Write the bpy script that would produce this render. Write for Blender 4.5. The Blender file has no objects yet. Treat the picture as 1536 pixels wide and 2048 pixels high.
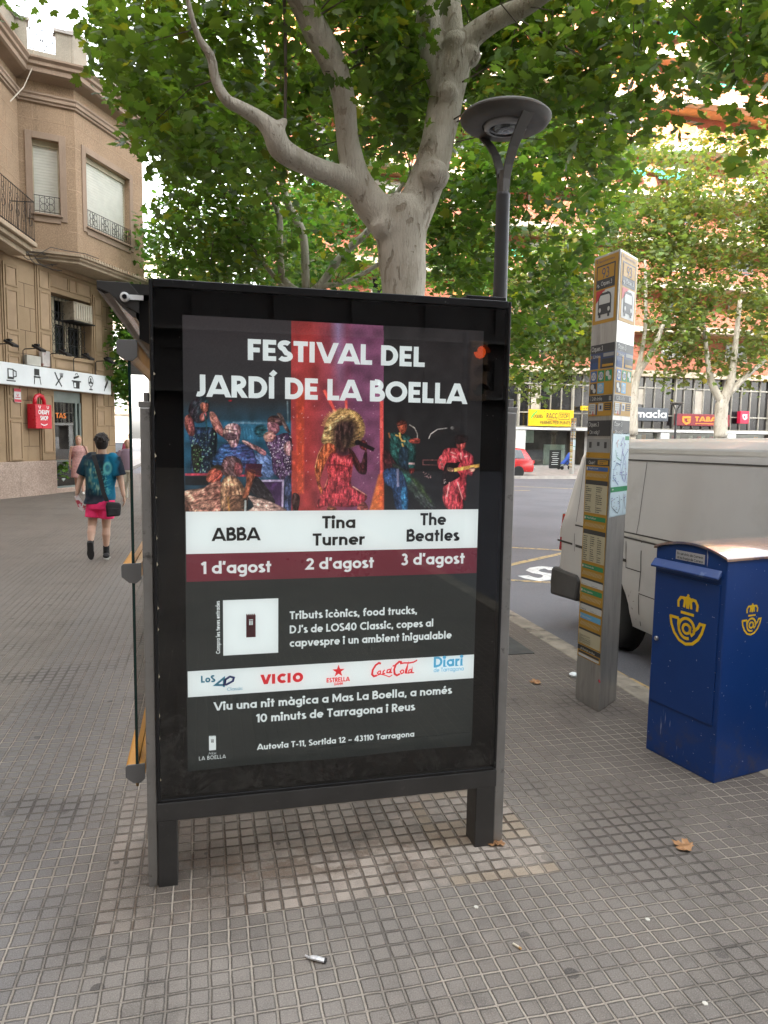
import bpy, bmesh, math, random
import numpy as np
from mathutils import Vector, Matrix, noise as mnoise

R = math.radians
random.seed(7); RNG = np.random.default_rng(7)
scene = bpy.context.scene
COL = scene.collection

# ------------------------------------------------------------------ camera
CAM_H = 1.75; F_PX = 1450.0; PITCH = math.atan(149 / 1450.0); ROLL = 0.016
_F = np.array([0, math.cos(PITCH), -math.sin(PITCH)]); _R0 = np.array([1.0, 0, 0]); _U0 = np.array([0, math.sin(PITCH), math.cos(PITCH)])
_R = _R0 * math.cos(ROLL) + _U0 * math.sin(ROLL); _U = _U0 * math.cos(ROLL) - _R0 * math.sin(ROLL)
cd = bpy.data.cameras.new("camera"); cam = bpy.data.objects.new("camera", cd); COL.objects.link(cam)
cd.sensor_fit = 'VERTICAL'; cd.sensor_height = 36.0; cd.lens = 36.0 * F_PX / 2048.0
cd.clip_start = 0.05; cd.clip_end = 2000
cam.matrix_world = Matrix(((_R[0], _U[0], -_F[0], 0), (_R[1], _U[1], -_F[1], 0), (_R[2], _U[2], -_F[2], CAM_H), (0, 0, 0, 1)))
scene.camera = cam

# ------------------------------------------------------------------ light
A = R(13.9)                                     # the street grid is turned 13.9 degrees from the camera's axis
SUN_EL, SUN_AZ = R(19), R(192)                  # azimuth the sun stands at, clockwise from +Y: behind the camera and to the left
world = bpy.data.worlds.new("World"); scene.world = world; world.use_nodes = True
wt = world.node_tree; bg = wt.nodes['Background']
sky = wt.nodes.new('ShaderNodeTexSky'); sky.sky_type = 'NISHITA'; sky.sun_disc = False
sky.sun_elevation = SUN_EL; sky.sun_rotation = SUN_AZ; sky.dust_density = 4.0; sky.air_density = 1.3; sky.ozone_density = 1.0
hs = wt.nodes.new('ShaderNodeHueSaturation'); hs.inputs['Saturation'].default_value = 0.22
wt.links.new(sky.outputs[0], hs.inputs['Color']); wt.links.new(hs.outputs[0], bg.inputs[0])
bg.inputs[1].default_value = 0.15
sd = bpy.data.lights.new("sun", 'SUN'); sun = bpy.data.objects.new("sun", sd); COL.objects.link(sun)
sd.energy = 2.0; sd.angle = R(0.5); sd.color = (1.0, 0.93, 0.82)
_sv = Vector((math.sin(SUN_AZ) * math.cos(SUN_EL), math.cos(SUN_AZ) * math.cos(SUN_EL), math.sin(SUN_EL)))
sun.rotation_euler = _sv.to_track_quat('Z', 'Y').to_euler()
sun.location = _sv * 60
vs = scene.view_settings
vs.view_transform = 'Standard'; vs.look = 'None'; vs.gamma = 1.0; vs.use_curve_mapping = False
vs.exposure = 3.72
scene.cycles.max_bounces = 8; scene.cycles.transparent_max_bounces = 16
scene.cycles.use_denoising = True
scene.cycles.sample_clamp_indirect = 6.0

# ------------------------------------------------------------------ measuring helpers
CAMP = np.array([0, 0, CAM_H])
E1 = np.array([math.cos(A), math.sin(A), 0]); E2 = np.array([-math.sin(A), math.cos(A), 0])   # across / along the street
def ray(x, y): return _F + _R * (x - 768) / F_PX - _U * (y - 1024) / F_PX
def G(x, y, z=0.0):
    d = ray(x, y); return CAMP + d * ((z - CAM_H) / d[2])
def at(x, y, Y):
    d = ray(x, y); return CAMP + d * (Y / d[1])
def plane(x, y, p0, n):
    d = ray(x, y); return CAMP + d * (((np.array(p0) - CAMP) @ n) / (d @ n))
def proj(P):
    v = np.asarray(P) - CAMP; k = v @ _F
    return 768 + F_PX * (v @ _R) / k, 1024 - F_PX * (v @ _U) / k
def W(u, v, z=0.0): return E1 * u + E2 * v + np.array([0, 0, z])        # street coordinates to world
def uv(p): p = np.asarray(p); return float(p @ E1), float(p @ E2), float(p[2])

# ------------------------------------------------------------------ mesh builder
class MB:
    def __init__(s): s.v = []; s.f = []; s.m = []
    def add(s, vs, fs, m=0):
        o = len(s.v); s.v.extend([tuple(map(float, q)) for q in vs]); s.f.extend([tuple(i + o for i in f) for f in fs]); s.m.extend([m] * len(fs)); return s
    def quad(s, a, b, c, d, m=0): return s.add([a, b, c, d], [(0, 1, 2, 3)], m)
    def box(s, c, size, X=(1, 0, 0), Y=(0, 1, 0), Z=(0, 0, 1), m=0):
        c = np.array(c, float); X = np.array(X, float) * size[0] / 2; Y = np.array(Y, float) * size[1] / 2; Z = np.array(Z, float) * size[2] / 2
        vs = [c + X * i + Y * j + Z * k for k in (-1, 1) for j in (-1, 1) for i in (-1, 1)]
        return s.add(vs, [(0, 2, 3, 1), (4, 5, 7, 6), (0, 1, 5, 4), (2, 6, 7, 3), (0, 4, 6, 2), (1, 3, 7, 5)], m)
    def bx(s, u0, u1, v0, v1, z0, z1, m=0):       # box aligned with the street
        return s.box(W((u0 + u1) / 2, (v0 + v1) / 2, (z0 + z1) / 2), (abs(u1 - u0), abs(v1 - v0), abs(z1 - z0)), E1, E2, m=m)
    def prism(s, pts, d, m=0, caps=True):         # polygon (3-D points) swept by vector d
        n = len(pts); P = [np.array(p, float) for p in pts]; d = np.array(d, float)
        fs = [(i, (i + 1) % n, n + (i + 1) % n, n + i) for i in range(n)]
        if caps: fs += [tuple(range(n))[::-1], tuple(range(n, 2 * n))]
        return s.add(P + [p + d for p in P], fs, m)
    def tube(s, pts, rad, n=8, m=0, caps=True, sq=None, up=(0, 0, 1)):
        pts = [np.array(p, float) for p in pts]; k = len(pts)
        rad = [rad] * k if np.isscalar(rad) else rad
        vs = []; prev = None
        for i, p in enumerate(pts):
            t = pts[min(i + 1, k - 1)] - pts[max(i - 1, 0)]; t /= (np.linalg.norm(t) + 1e-12)
            if prev is None:
                a = np.cross(t, up)
                if np.linalg.norm(a) < 1e-3: a = np.cross(t, (1, 0, 0))
            else: a = prev - t * (prev @ t)
            a /= np.linalg.norm(a); b = np.cross(t, a); prev = a
            for j in range(n):
                w = 2 * math.pi * (j + .5) / n
                q = (1, 1) if sq is None else sq
                vs.append(p + rad[i] * (a * math.cos(w) * q[0] + b * math.sin(w) * q[1]))
        fs = [(i * n + j, i * n + (j + 1) % n, (i + 1) * n + (j + 1) % n, (i + 1) * n + j) for i in range(k - 1) for j in range(n)]
        if caps: fs += [tuple(range(n))[::-1], tuple(range((k - 1) * n, k * n))]
        return s.add(vs, fs, m)
    def lathe(s, c, prof, n=24, X=(1, 0, 0), Y=(0, 1, 0), Z=(0, 0, 1), m=0, closed=False):
        c = np.array(c, float); X, Y, Z = [np.array(q, float) for q in (X, Y, Z)]; vs = []
        for r, z in prof:
            for j in range(n):
                w = 2 * math.pi * j / n; vs.append(c + X * r * math.cos(w) + Y * r * math.sin(w) + Z * z)
        k = len(prof)
        fs = [(i * n + j, i * n + (j + 1) % n, (i + 1) * n + (j + 1) % n, (i + 1) * n + j) for i in range(k - 1) for j in range(n)]
        fs += [tuple(range(n))[::-1], tuple(range((k - 1) * n, k * n))]
        return s.add(vs, fs, m)
    def capsule(s, p0, r0, p1, r1, n=10, m=0, sx=1.0, sy=1.0, X=None):
        p0 = np.array(p0, float); p1 = np.array(p1, float); t = p1 - p0; L = np.linalg.norm(t); t = t / (L + 1e-9)
        a = np.array(X if X is not None else (1, 0, 0), float); a = a - t * (a @ t)
        if np.linalg.norm(a) < 1e-3: a = np.cross(t, (0, 1, 0))
        a /= np.linalg.norm(a); b = np.cross(t, a); vs = []
        rings = [(-r0 * math.cos(w), r0 * math.sin(w), 0) for w in (0.12, .5, .9, 1.3)] + [(r1 * math.cos(w), r1 * math.sin(w), 1) for w in (1.3, .9, .5, .12)]
        for d, r, e in rings:
            c = (p1 if e else p0) + t * d
            for j in range(n):
                w = 2 * math.pi * j / n; vs.append(c + r * (a * sx * math.cos(w) + b * sy * math.sin(w)))
        k = len(rings); fs = [(i * n + j, i * n + (j + 1) % n, (i + 1) * n + (j + 1) % n, (i + 1) * n + j) for i in range(k - 1) for j in range(n)]
        fs += [tuple(range(n))[::-1], tuple(range((k - 1) * n, k * n))]
        return s.add(vs, fs, m)
    def loft(s, rings, n=16, m=0):               # rings of (centre, rx, ry, xdir, ydir)
        vs = []
        for c, rx, ry, X, Y in rings:
            c, X, Y = [np.array(q, float) for q in (c, X, Y)]
            for j in range(n):
                w = 2 * math.pi * j / n; vs.append(c + X * rx * math.cos(w) + Y * ry * math.sin(w))
        k = len(rings); fs = [(i * n + j, i * n + (j + 1) % n, (i + 1) * n + (j + 1) % n, (i + 1) * n + j) for i in range(k - 1) for j in range(n)]
        fs += [tuple(range(n))[::-1], tuple(range((k - 1) * n, k * n))]
        return s.add(vs, fs, m)
    def build(s, name, mat, parent=None, smooth=False, bevel=0, remesh=0, loc=None, rot=None, normals=True, relax=0, sharp=None):
        me = bpy.data.meshes.new(name); o = bpy.data.objects.new(name, me); COL.objects.link(o)
        if parent is not None:
            o.parent = parent; Mw = WM[parent.name]
        else:
            Mw = Matrix.Translation(Vector(loc if loc is not None else (0, 0, 0))) @ Matrix.Rotation(rot or 0, 4, 'Z')
            o.matrix_world = Mw
        WM[o.name] = Mw; inv = np.array(Mw.inverted())
        P = np.array(s.v) @ inv[:3, :3].T + inv[:3, 3]
        me.from_pydata(P.tolist(), [], s.f)
        for mm in (mat if isinstance(mat, (list, tuple)) else [mat]): me.materials.append(mm)
        if isinstance(mat, (list, tuple)) and len(mat) > 1: me.polygons.foreach_set('material_index', s.m)
        if normals:
            b = bmesh.new(); b.from_mesh(me); bmesh.ops.recalc_face_normals(b, faces=b.faces); b.to_mesh(me); b.free()
        if remesh:
            md = o.modifiers.new('r', 'REMESH'); md.mode = 'VOXEL'; md.voxel_size = remesh; md.use_smooth_shade = True
            if relax:
                ms = o.modifiers.new('s', 'SMOOTH'); ms.iterations = relax; ms.factor = .5
            freeze(o)
            o.data.materials.clear()
            for mm in (mat if isinstance(mat, (list, tuple)) else [mat]): o.data.materials.append(mm)
            smooth = True
        if bevel:
            md = o.modifiers.new('b', 'BEVEL'); md.width = bevel; md.segments = 2; md.limit_method = 'ANGLE'; md.angle_limit = R(40)
            freeze(o)
        if smooth:
            o.data.polygons.foreach_set('use_smooth', [True] * len(o.data.polygons))
            if sharp: o.data.set_sharp_from_angle(angle=R(sharp))
        return o
WM = {}
def freeze(o):
    dg = bpy.context.evaluated_depsgraph_get()
    me = bpy.data.meshes.new_from_object(o.evaluated_get(dg)); old = o.data; nm = old.name
    o.modifiers.clear(); o.data = me; bpy.data.meshes.remove(old); me.name = nm

def tag(o, label=None, cat=None, group=None, kind=None):
    if label: o['label'] = label
    if cat: o['category'] = cat
    if group: o['group'] = group
    if kind: o['kind'] = kind
    return o
def thing(name, loc, label, cat, group=None, rot=None):
    o = bpy.data.objects.new(name, None); COL.objects.link(o); o.empty_display_size = .2
    Mw = Matrix.Translation(Vector([float(q) for q in loc])) @ Matrix.Rotation(A if rot is None else rot, 4, 'Z')
    o.matrix_world = Mw; WM[o.name] = Mw
    return tag(o, label, cat, group)
def kids(o): return [c for c in o.children]
def copy_tree(o, parent=None):
    c = o.copy(); COL.objects.link(c)
    if parent is not None: c.parent = parent
    for ch in kids(o): copy_tree(ch, c)
    return c
def struct(o): o['kind'] = 'structure'; return o

# ------------------------------------------------------------------ materials
class NT:
    def __init__(s, name):
        s.mat = bpy.data.materials.new(name); s.mat.use_nodes = True; s.t = s.mat.node_tree; s.n = s.t.nodes; s.b = s.n['Principled BSDF']; s.out = s.n['Material Output']
    def new(s, typ, **kw):
        n = s.n.new(typ)
        for k, v in kw.items(): setattr(n, k, v)
        return n
    def L(s, a, b): s.t.links.new(a, b); return s
    def put(s, sock, x):
        if hasattr(x, 'is_output'): s.t.links.new(x, sock)
        else: sock.default_value = x
    def math(s, op, a, b=None, c=None, clamp=False):
        n = s.new('ShaderNodeMath', operation=op); n.use_clamp = clamp
        for i, x in enumerate((a, b, c)):
            if x is not None: s.put(n.inputs[i], x)
        return n.outputs[0]
    def mix(s, f, a, b, blend='MIX'):
        n = s.new('ShaderNodeMix', data_type='RGBA', blend_type=blend)
        s.put(n.inputs[0], f); s.put(n.inputs[6], a if hasattr(a, 'is_output') else (*a, 1)[:4]); s.put(n.inputs[7], b if hasattr(b, 'is_output') else (*b, 1)[:4])
        return n.outputs[2]
    def obj(s): return s.new('ShaderNodeTexCoord').outputs['Object']
    def noise(s, vec, scale, detail=4, rough=.55, dist=0, sc=None):
        if sc is not None:
            mp = s.new('ShaderNodeMapping'); s.L(vec, mp.inputs[0]); mp.inputs['Scale'].default_value = sc; vec = mp.outputs[0]
        n = s.new('ShaderNodeTexNoise'); s.L(vec, n.inputs['Vector']); n.inputs['Scale'].default_value = scale; n.inputs['Detail'].default_value = detail; n.inputs['Roughness'].default_value = rough; n.inputs['Distortion'].default_value = dist
        return n.outputs['Fac']
    def ramp(s, f, lo, hi): # smoothstep
        n = s.new('ShaderNodeMapRange', interpolation_type='SMOOTHSTEP'); s.put(n.inputs[0], f); n.inputs[1].default_value = lo; n.inputs[2].default_value = hi; return n.outputs[0]
    def bump(s, h, strength=.3, dist=.01):
        n = s.new('ShaderNodeBump'); s.put(n.inputs['Strength'], strength); n.inputs['Distance'].default_value = dist; s.L(h, n.inputs['Height']); s.L(n.outputs[0], s.b.inputs['Normal']); return n.outputs[0]
    def sep(s, v):
        n = s.new('ShaderNodeSeparateXYZ'); s.L(v, n.inputs[0]); return n.outputs

def mk(name, col, rough=.6, metal=0.0, var=.12, scale=3.0, bump=.0, bscale=60, bdist=.004, spec=None, dirt=None, dscale=5, dlo=.52, dhi=.68, sc=None, coat=0):
    t = NT(name); o = t.obj(); c = np.array(col, float)
    n1 = t.noise(o, scale, 5, sc=sc)
    colr = t.mix(t.ramp(n1, .3, .7), tuple(np.clip(c * (1 - var), 0, 1)), tuple(np.clip(c * (1 + var), 0, 1)))
    if dirt is not None:
        n2 = t.noise(o, dscale, 6, .65, sc=sc); colr = t.mix(t.ramp(n2, dlo, dhi), colr, dirt)
    t.put(t.b.inputs['Base Color'], colr)
    n3 = t.noise(o, scale * 2.7, 4)
    t.put(t.b.inputs['Roughness'], t.math('MULTIPLY_ADD', n3, .2, max(0.02, rough - .1)))
    t.b.inputs['Metallic'].default_value = metal
    if spec is not None: t.b.inputs['Specular IOR Level'].default_value = spec
    if coat: t.b.inputs['Coat Weight'].default_value = coat; t.b.inputs['Coat Roughness'].default_value = .08
    if bump: t.bump(t.noise(o, bscale, 4), bump, bdist)
    return t.mat
def mk_glass(name, tint=(1, 1, 1), ior=1.5, rough=0.0, refl=1.0):      # thin pane: clear sheet with Fresnel reflection
    t = NT(name); t.n.remove(t.b)
    tr = t.new('ShaderNodeBsdfTransparent'); tr.inputs[0].default_value = (*tint, 1)
    gl = t.new('ShaderNodeBsdfGlossy'); gl.inputs['Roughness'].default_value = rough
    fr = t.new('ShaderNodeFresnel'); fr.inputs[0].default_value = ior
    mx = t.new('ShaderNodeMixShader')
    f = t.math('MULTIPLY', fr.outputs[0], 1.8 * refl, clamp=True)
    t.L(f, mx.inputs[0]); t.L(tr.outputs[0], mx.inputs[1]); t.L(gl.outputs[0], mx.inputs[2]); t.L(mx.outputs[0], t.out.inputs[0])
    return t.mat
def mk_vcol(name, rough=.5, bump=0, bscale=200, spec=.3, var=0.0):
    t = NT(name); a = t.new('ShaderNodeVertexColor'); a.layer_name = 'Col'; c = a.outputs[0]
    if var:
        n = t.noise(t.obj(), 40, 4); c = t.mix(t.math('MULTIPLY', t.ramp(n, .3, .7), var), c, (0, 0, 0))
    t.L(c, t.b.inputs['Base Color']); t.b.inputs['Roughness'].default_value = rough; t.b.inputs['Specular IOR Level'].default_value = spec
    if bump: t.bump(t.noise(t.obj(), bscale, 3), bump, .002)
    return t.mat
def backlit(m, k):
    b = m.node_tree.nodes['Principled BSDF']; ln = [l for l in m.node_tree.links if l.to_socket == b.inputs['Base Color']]
    if ln: m.node_tree.links.new(ln[0].from_socket, b.inputs['Emission Color'])
    else: b.inputs['Emission Color'].default_value = b.inputs['Base Color'].default_value
    b.inputs['Emission Strength'].default_value = k; return m
def emit(name, col, strength):
    t = NT(name); t.b.inputs['Base Color'].default_value = (*col, 1); t.b.inputs['Emission Color'].default_value = (*col, 1); t.b.inputs['Emission Strength'].default_value = strength
    return t.mat
# ------------------------------------------------------------------ geometric stroke lettering
def arc(cx, cy, rx, ry, a0, a1, n=18): return [(cx + rx * math.cos(R(a0 + (a1 - a0) * i / n)), cy + ry * math.sin(R(a0 + (a1 - a0) * i / n))) for i in range(n + 1)]
def glyph(ch, w):
    """advance, strokes [(points, clip)] in cap-height units, drawn with pen width w"""
    h = w / 2; xh = .70; r = (xh) / 2 - h; T = 1 - h; asc = 1.04
    L = lambda *p: (list(p), None)
    D = lambda *p: (list(p), (0, 1))
    DX = lambda *p: (list(p), (0, xh))
    def bowl(cx): return [(arc(cx, xh / 2, r, r, 0, 360, 28), 'closed')]
    acc = None
    comb = {'Í': ('I', '´'), 'à': ('a', '`'), 'è': ('e', '`'), 'ò': ('o', '`'), 'é': ('e', '´'), 'í': ('i', '´'), 'À': ('A', '`')}
    if ch in comb: base, acc = comb[ch]; adv, st = glyph(base, w); top = (1.06 if base.isupper() else .80); cx = adv / 2 - .02
    if acc == '´': return adv, st + [([(cx - .05, top), (cx + .13, top + .2)], None)]
    if acc == '`': return adv, st + [([(cx + .05, top), (cx - .13, top + .2)], None)]
    if ch == ' ': return .30, []
    if ch == 'A': return .94, [D((.45 - .45 - .045 + h * .55, -.1), (.45, 1.0 + w * .2), (.945 - h * .55, -.1)), L((.2, .25), (.7, .25))]
    if ch == 'V': return .90, [D((-.045 + h * .55, 1.1), (.43, -w * .2), (.905 - h * .55, 1.1))]
    if ch == 'B': return .68, [L((h, 0), (h, 1)), L((h, T), (.33, T), *arc(.33, .735 + h * .25, .2 - h * .3, .265 - h * .75, 90, -90, 12), (h, .5)), L((h, .5), (.36, .5), *arc(.36, .25 + h * .5, .27 - h * .5, .25 - h * .5, 90, -90, 12), (h, h))]
    if ch == 'C': return .86, [L(*arc(.5, .5, .5 - h, .5 - h, 48, 312, 26))]
    if ch == 'D': return .82, [L((h, 0), (h, 1)), L((h, T), (.32, T), *arc(.32, .5, .46 - h, .5 - h, 90, -90, 20), (h, h))]
    if ch == 'E': return .62, [L((h, 0), (h, 1)), L((h, T), (.56, T)), L((h, .5), (.52, .5)), L((h, h), (.56, h))]
    if ch == 'F': return .60, [L((h, 0), (h, 1)), L((h, T), (.55, T)), L((h, .49), (.50, .49))]
    if ch == 'G': return .94, [L(*arc(.5, .5, .5 - h, .5 - h, 45, 330, 26)), L((.52, .47), (.97 - h, .47)), L((.97 - h, .47 + h), (.97 - h, .2))]
    if ch == 'H': return .82, [L((h, 0), (h, 1)), L((.76 - h, 0), (.76 - h, 1)), L((h, .5), (.76 - h, .5))]
    if ch == 'I': return w + .10, [L((h, 0), (h, 1))]
    if ch == 'J': return .52, [L((.46 - h, 1), (.46 - h, .28), *arc(.18, .26, .28 - h, .26 - h, 0, -115, 10))]
    if ch == 'K': return .74, [L((h, 0), (h, 1)), D((h, .3), (.75 - h, 1.08)), D((.28, .5), (.75 - h * .6, -.08))]
    if ch == 'L': return .56, [L((h, 0), (h, 1)), L((h, h), (.52, h))]
    if ch == 'M': return 1.02, [D((h, -.02), (h + .01, 1.0 - w * .1), (.48, .25), (.95 - h, 1.0 - w * .1), (.96 - h, -.02))]
    if ch == 'N': return .86, [L((h, 0), (h, 1)), L((.80 - h, 0), (.80 - h, 1)), D((h * .6, 1.04), (.80 - h * .6, -.04))]
    if ch == 'O': return 1.02, [(arc(.49, .5, .5 - h, .5 - h, 0, 360, 36), 'closed')]
    if ch == 'Q': return 1.02, [(arc(.49, .5, .5 - h, .5 - h, 0, 360, 36), 'closed'), L((.55, .35), (.95, -.02))]
    if ch == 'P': return .64, [L((h, 0), (h, 1)), L((h, T), (.33, T), *arc(.33, .70, .28 - h, .30 - h, 90, -90, 12), (h, .4 + h * 0))]
    if ch == 'R': return .68, [L((h, 0), (h, 1)), L((h, T), (.33, T), *arc(.33, .70, .28 - h, .30 - h, 90, -90, 12), (h, .4)), D((.28, .44), (.66 - h * .6, -.06))]
    if ch == 'S': return .62, [L(*arc(.29, .745 + h * .0, .26 - h * .5, .255 - h * .9 + h * 0, 35, 270 - 20, 14), *arc(.28, .255, .29 - h * .5, .255 - h * .9, 75, -150, 16))]
    if ch == 'T': return .66, [L((.31, 0), (.31, 1)), L((0, T), (.62, T))]
    if ch == 'U': return .80, [L((h, 1), (h, .36), *arc(.37, .36, .37 - h, .36 - h, 180, 360, 16), (.74 - h, 1))]
    if ch == 'W': return 1.2, [D((-.03 + h * .5, 1.1), (.31, -w * .1), (.57, .9), (.83, -w * .1), (1.17 - h * .5, 1.1))]
    if ch == 'X': return .8, [D((.02, -.08), (.74, 1.08)), D((.02, 1.08), (.74, -.08))]
    if ch == 'Y': return .80, [D((-.03 + h * .5, 1.1), (.38, .42), (.79 - h * .5, 1.1)), L((.38, .46), (.38, 0))]
    if ch == 'Z': return .68, [L((.02, T), (.60 - h * .3, T), (h * .6, h), (.62, h))]
    if ch == 'a': return .74, bowl(.34) + [L((.68 - h, 0), (.68 - h, xh))]
    if ch == 'b': return .74, bowl(.34) + [L((h, 0), (h, asc))]
    if ch == 'c': return .60, [L(*arc(.34, xh / 2, r, r, 50, 310, 20))]
    if ch == 'd': return .74, bowl(.34) + [L((.68 - h, 0), (.68 - h, asc))]
    if ch == 'e': return .72, [L((.34 - r, xh / 2 - .01), (.34 + r + h * .6, xh / 2 - .01)), L(*arc(.34, xh / 2, r, r, 0, 315, 24))]
    if ch == 'f': return .44, [L((.17, 0), (.17, .78), *arc(.17 + .2, .80, .2, .24 - h, 180, 75, 8)), L((0, xh - h), (.38, xh - h))]
    if ch == 'g': return .74, bowl(.34) + [L((.68 - h, xh), (.68 - h, -.02), *arc(.36, -.03, .32 - h, .28 - h, 0, -150, 12))]
    if ch == 'h': return .66, [L((h, 0), (h, asc)), L((h, .38), *arc(.30, .40, .30 - h, .30 - h, 180, 0, 12), (.60 - h, 0))]
    if ch == 'i': return w + .09, [L((h, 0), (h, xh)), (arc(h, .90, h * .55, h * .55, 0, 360, 12), 'closed')]
    if ch == 'j': return w + .09, [L((h, xh), (h, -.15), *arc(h - .16, -.14, .16, .14, 0, -80, 6)), (arc(h, .90, h * .55, h * .55, 0, 360, 12), 'closed')]
    if ch == 'k': return .62, [L((h, 0), (h, asc)), DX((h, .2), (.62 - h, .78)), DX((.25, .36), (.64 - h * .7, -.06))]
    if ch == 'l': return w + .09, [L((h, 0), (h, asc))]
    if ch == 'm': return .98, [L((h, 0), (h, xh)), L((h, .40), *arc(.27, .43, .27 - h, .27 - h, 180, 0, 12), (.54 - h, 0)), L((.54 - h, .40), *arc(.73 - h, .43, .19, .27 - h, 180, 0, 12), (.92 - h, 0))]
    if ch == 'n': return .66, [L((h, 0), (h, xh)), L((h, .38), *arc(.30, .40, .30 - h, .30 - h, 180, 0, 12), (.60 - h, 0))]
    if ch == 'o': return .73, bowl(.34)
    if ch == 'p': return .74, bowl(.34) + [L((h, -.30), (h, xh))]
    if ch == 'q': return .74, bowl(.34) + [L((.68 - h, -.30), (.68 - h, xh))]
    if ch == 'r': return .44, [L((h, 0), (h, xh)), L((h, .36), *arc(.33, .38, .33 - h, .32 - h, 180, 75, 9))]
    if ch == 's': return .50, [L(*arc(.23, .515, .19 - h * .4, .185 - h * .9, 35, 250, 12), *arc(.22, .185, .22 - h * .4, .185 - h * .9, 75, -150, 14))]
    if ch == 't': return .46, [L((.19, 0), (.19, .93)), L((0, xh - h), (.40, xh - h))]
    if ch == 'u': return .66, [L((h, xh), (h, .30), *arc(.30, .30, .30 - h, .30 - h, 180, 360, 12), (.60 - h, xh)), L((.60 - h, 0), (.60 - h, .4))]
    if ch == 'v': return .66, [DX((-.02 + h * .5, .78), (.31, -w * .15), (.64 - h * .5, .78))]
    if ch == 'x': return .6, [DX((.02, -.06), (.54, .78)), DX((.02, .78), (.54, -.06))]
    if ch == 'y': return .66, [(([(-.02 + h * .5, .78), (.32, .02)]), (-.3, xh)), (([(.66 - h * .5, .78), (.16, -.40)]), (-.3, xh))]
    if ch == 'z': return .56, [L((.02, xh - h), (.48, xh - h), (h * .6, h), (.5, h))]
    if ch == '0': return .76, [(arc(.35, .5, .35 - h, .5 - h, 0, 360, 30), 'closed')]
    if ch == '1': return .40, [L((.28 - h * .2, 0), (.28 - h * .2, 1)), D((.30, .97), (.02, .76))]
    if ch == '2': return .68, [L(*arc(.31, .69, .30 - h, .31 - h, 165, -35, 14), (.06 + h * .5, h), (.63, h))]
    if ch == '3': return .66, [L(*arc(.28, .75 - h * .2, .26 - h, .27 - h * .8, 150, -90, 14)), L(*arc(.28, .27 + h * .2, .31 - h, .29 - h * .8, 90, -150, 14))]
    if ch == '4': return .72, [L((.50, 0), (.50, 1)), D((.5, 1.02), (.06, .30)), L((.02, .26), (.68, .26))]
    if ch == '5': return .66, [L((.56, T), (.14, T), (.11, .56)), L((.11, .54), *arc(.28, .33, .32 - h, .33 - h, 110, -150, 14))]
    if ch == '6': return .70, [(arc(.33, .32, .32 - h, .32 - h, 0, 360, 24), 'closed'), D((.06, .42), (.42, 1.05))]
    if ch == '8': return .68, [(arc(.32, .74, .24 - h * .6, .26 - h, 0, 360, 22), 'closed'), (arc(.32, .27, .31 - h, .28 - h, 0, 360, 24), 'closed')]
    if ch == '9': return .70, [(arc(.33, .68, .32 - h, .32 - h, 0, 360, 24), 'closed'), D((.60, .58), (.24, -.05))]
    if ch == '7': return .62, [L((.02, T), (.55, T), (.2, 0))]
    if ch == '.': return w + .08, [L((h, 0), (h, w))]
    if ch == ',': return w + .08, [L((h * 1.1, w), (h * .7, -.13))]
    if ch in "'’´": return w + .06, [L((h * 1.2, 1.02), (h * .7, .72))]
    if ch == '-': return .44, [L((.04, .35), (.38, .35))]
    if ch == '–': return .62, [L((.04, .35), (.55, .35))]
    if ch == '?': return .55, [L(*arc(.25, .74, .24 - h, .26 - h, 160, -60, 12), (.26, .28)), L((.26, 0), (.26, w))]
    if ch == '!': return .3, [L((h, .3), (h, 1)), L((h, 0), (h, w))]
    if ch == ':': return .3, [L((h, 0), (h, w)), L((h, .5), (h, .5 + w))]
    return .5, [L((.05, .2), (.4, .2), (.4, .7), (.05, .7))]
def ribbon(pts, w, closed=False):
    P = np.array(pts, float); keep = [0]
    for i in range(1, len(P)):
        if np.linalg.norm(P[i] - P[keep[-1]]) > 1e-6: keep.append(i)
    P = P[keep]
    if closed and np.linalg.norm(P[0] - P[-1]) < 1e-6: P = P[:-1]
    n = len(P); a = []; b = []
    for i in range(n):
        d0 = P[i] - P[i - 1] if (closed or i > 0) else None
        d1 = P[(i + 1) % n] - P[i] if (closed or i < n - 1) else None
        if d0 is None: d0 = d1
        if d1 is None: d1 = d0
        d0 = d0 / np.linalg.norm(d0); d1 = d1 / np.linalg.norm(d1)
        n0 = np.array([-d0[1], d0[0]]); n1 = np.array([-d1[1], d1[0]]); m = n0 + n1; l = np.linalg.norm(m)
        if l < 1e-3: m = n0; k = 1
        else: m /= l; k = min(1 / max(.2, m @ n0), 4.5)
        a.append(P[i] + m * k * w / 2); b.append(P[i] - m * k * w / 2)
    quads = []
    for i in range(n if closed else n - 1):
        j = (i + 1) % n; quads.append([a[i], a[j], b[j], b[i]])
    return quads
def clip_y(poly, lo, hi):
    for lim, sg in ((lo, 1), (hi, -1)):
        out = []
        for i in range(len(poly)):
            p, q = poly[i], poly[(i + 1) % len(poly)]; pi = sg * (p[1] - lim) >= 0; qi = sg * (q[1] - lim) >= 0
            if pi: out.append(p)
            if pi != qi: out.append(p + (q - p) * (lim - p[1]) / (q[1] - p[1]))
        poly = out
        if len(poly) < 3: return []
    return poly
def text_polys(txt, w=.19, track=.03, slant=0.0):
    x = 0; out = []; k = 0; x1 = 0
    for ch in txt:
        adv, st = glyph(ch, w)
        for pts, cl in st:
            for q in ribbon(pts, w, cl == 'closed'):
                if isinstance(cl, tuple): q = clip_y(q, *cl)
                if len(q) >= 3:
                    Q = np.array(q); Q[:, 0] += x + slant * Q[:, 1]; out.append((Q, k % 5))
            k += 1
        x += adv + track
        if ch != ' ': x1 = x - track
    allx = np.concatenate([q[:, 0] for q, _ in out])
    return out, float(allx.min()), float(allx.max())
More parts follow.
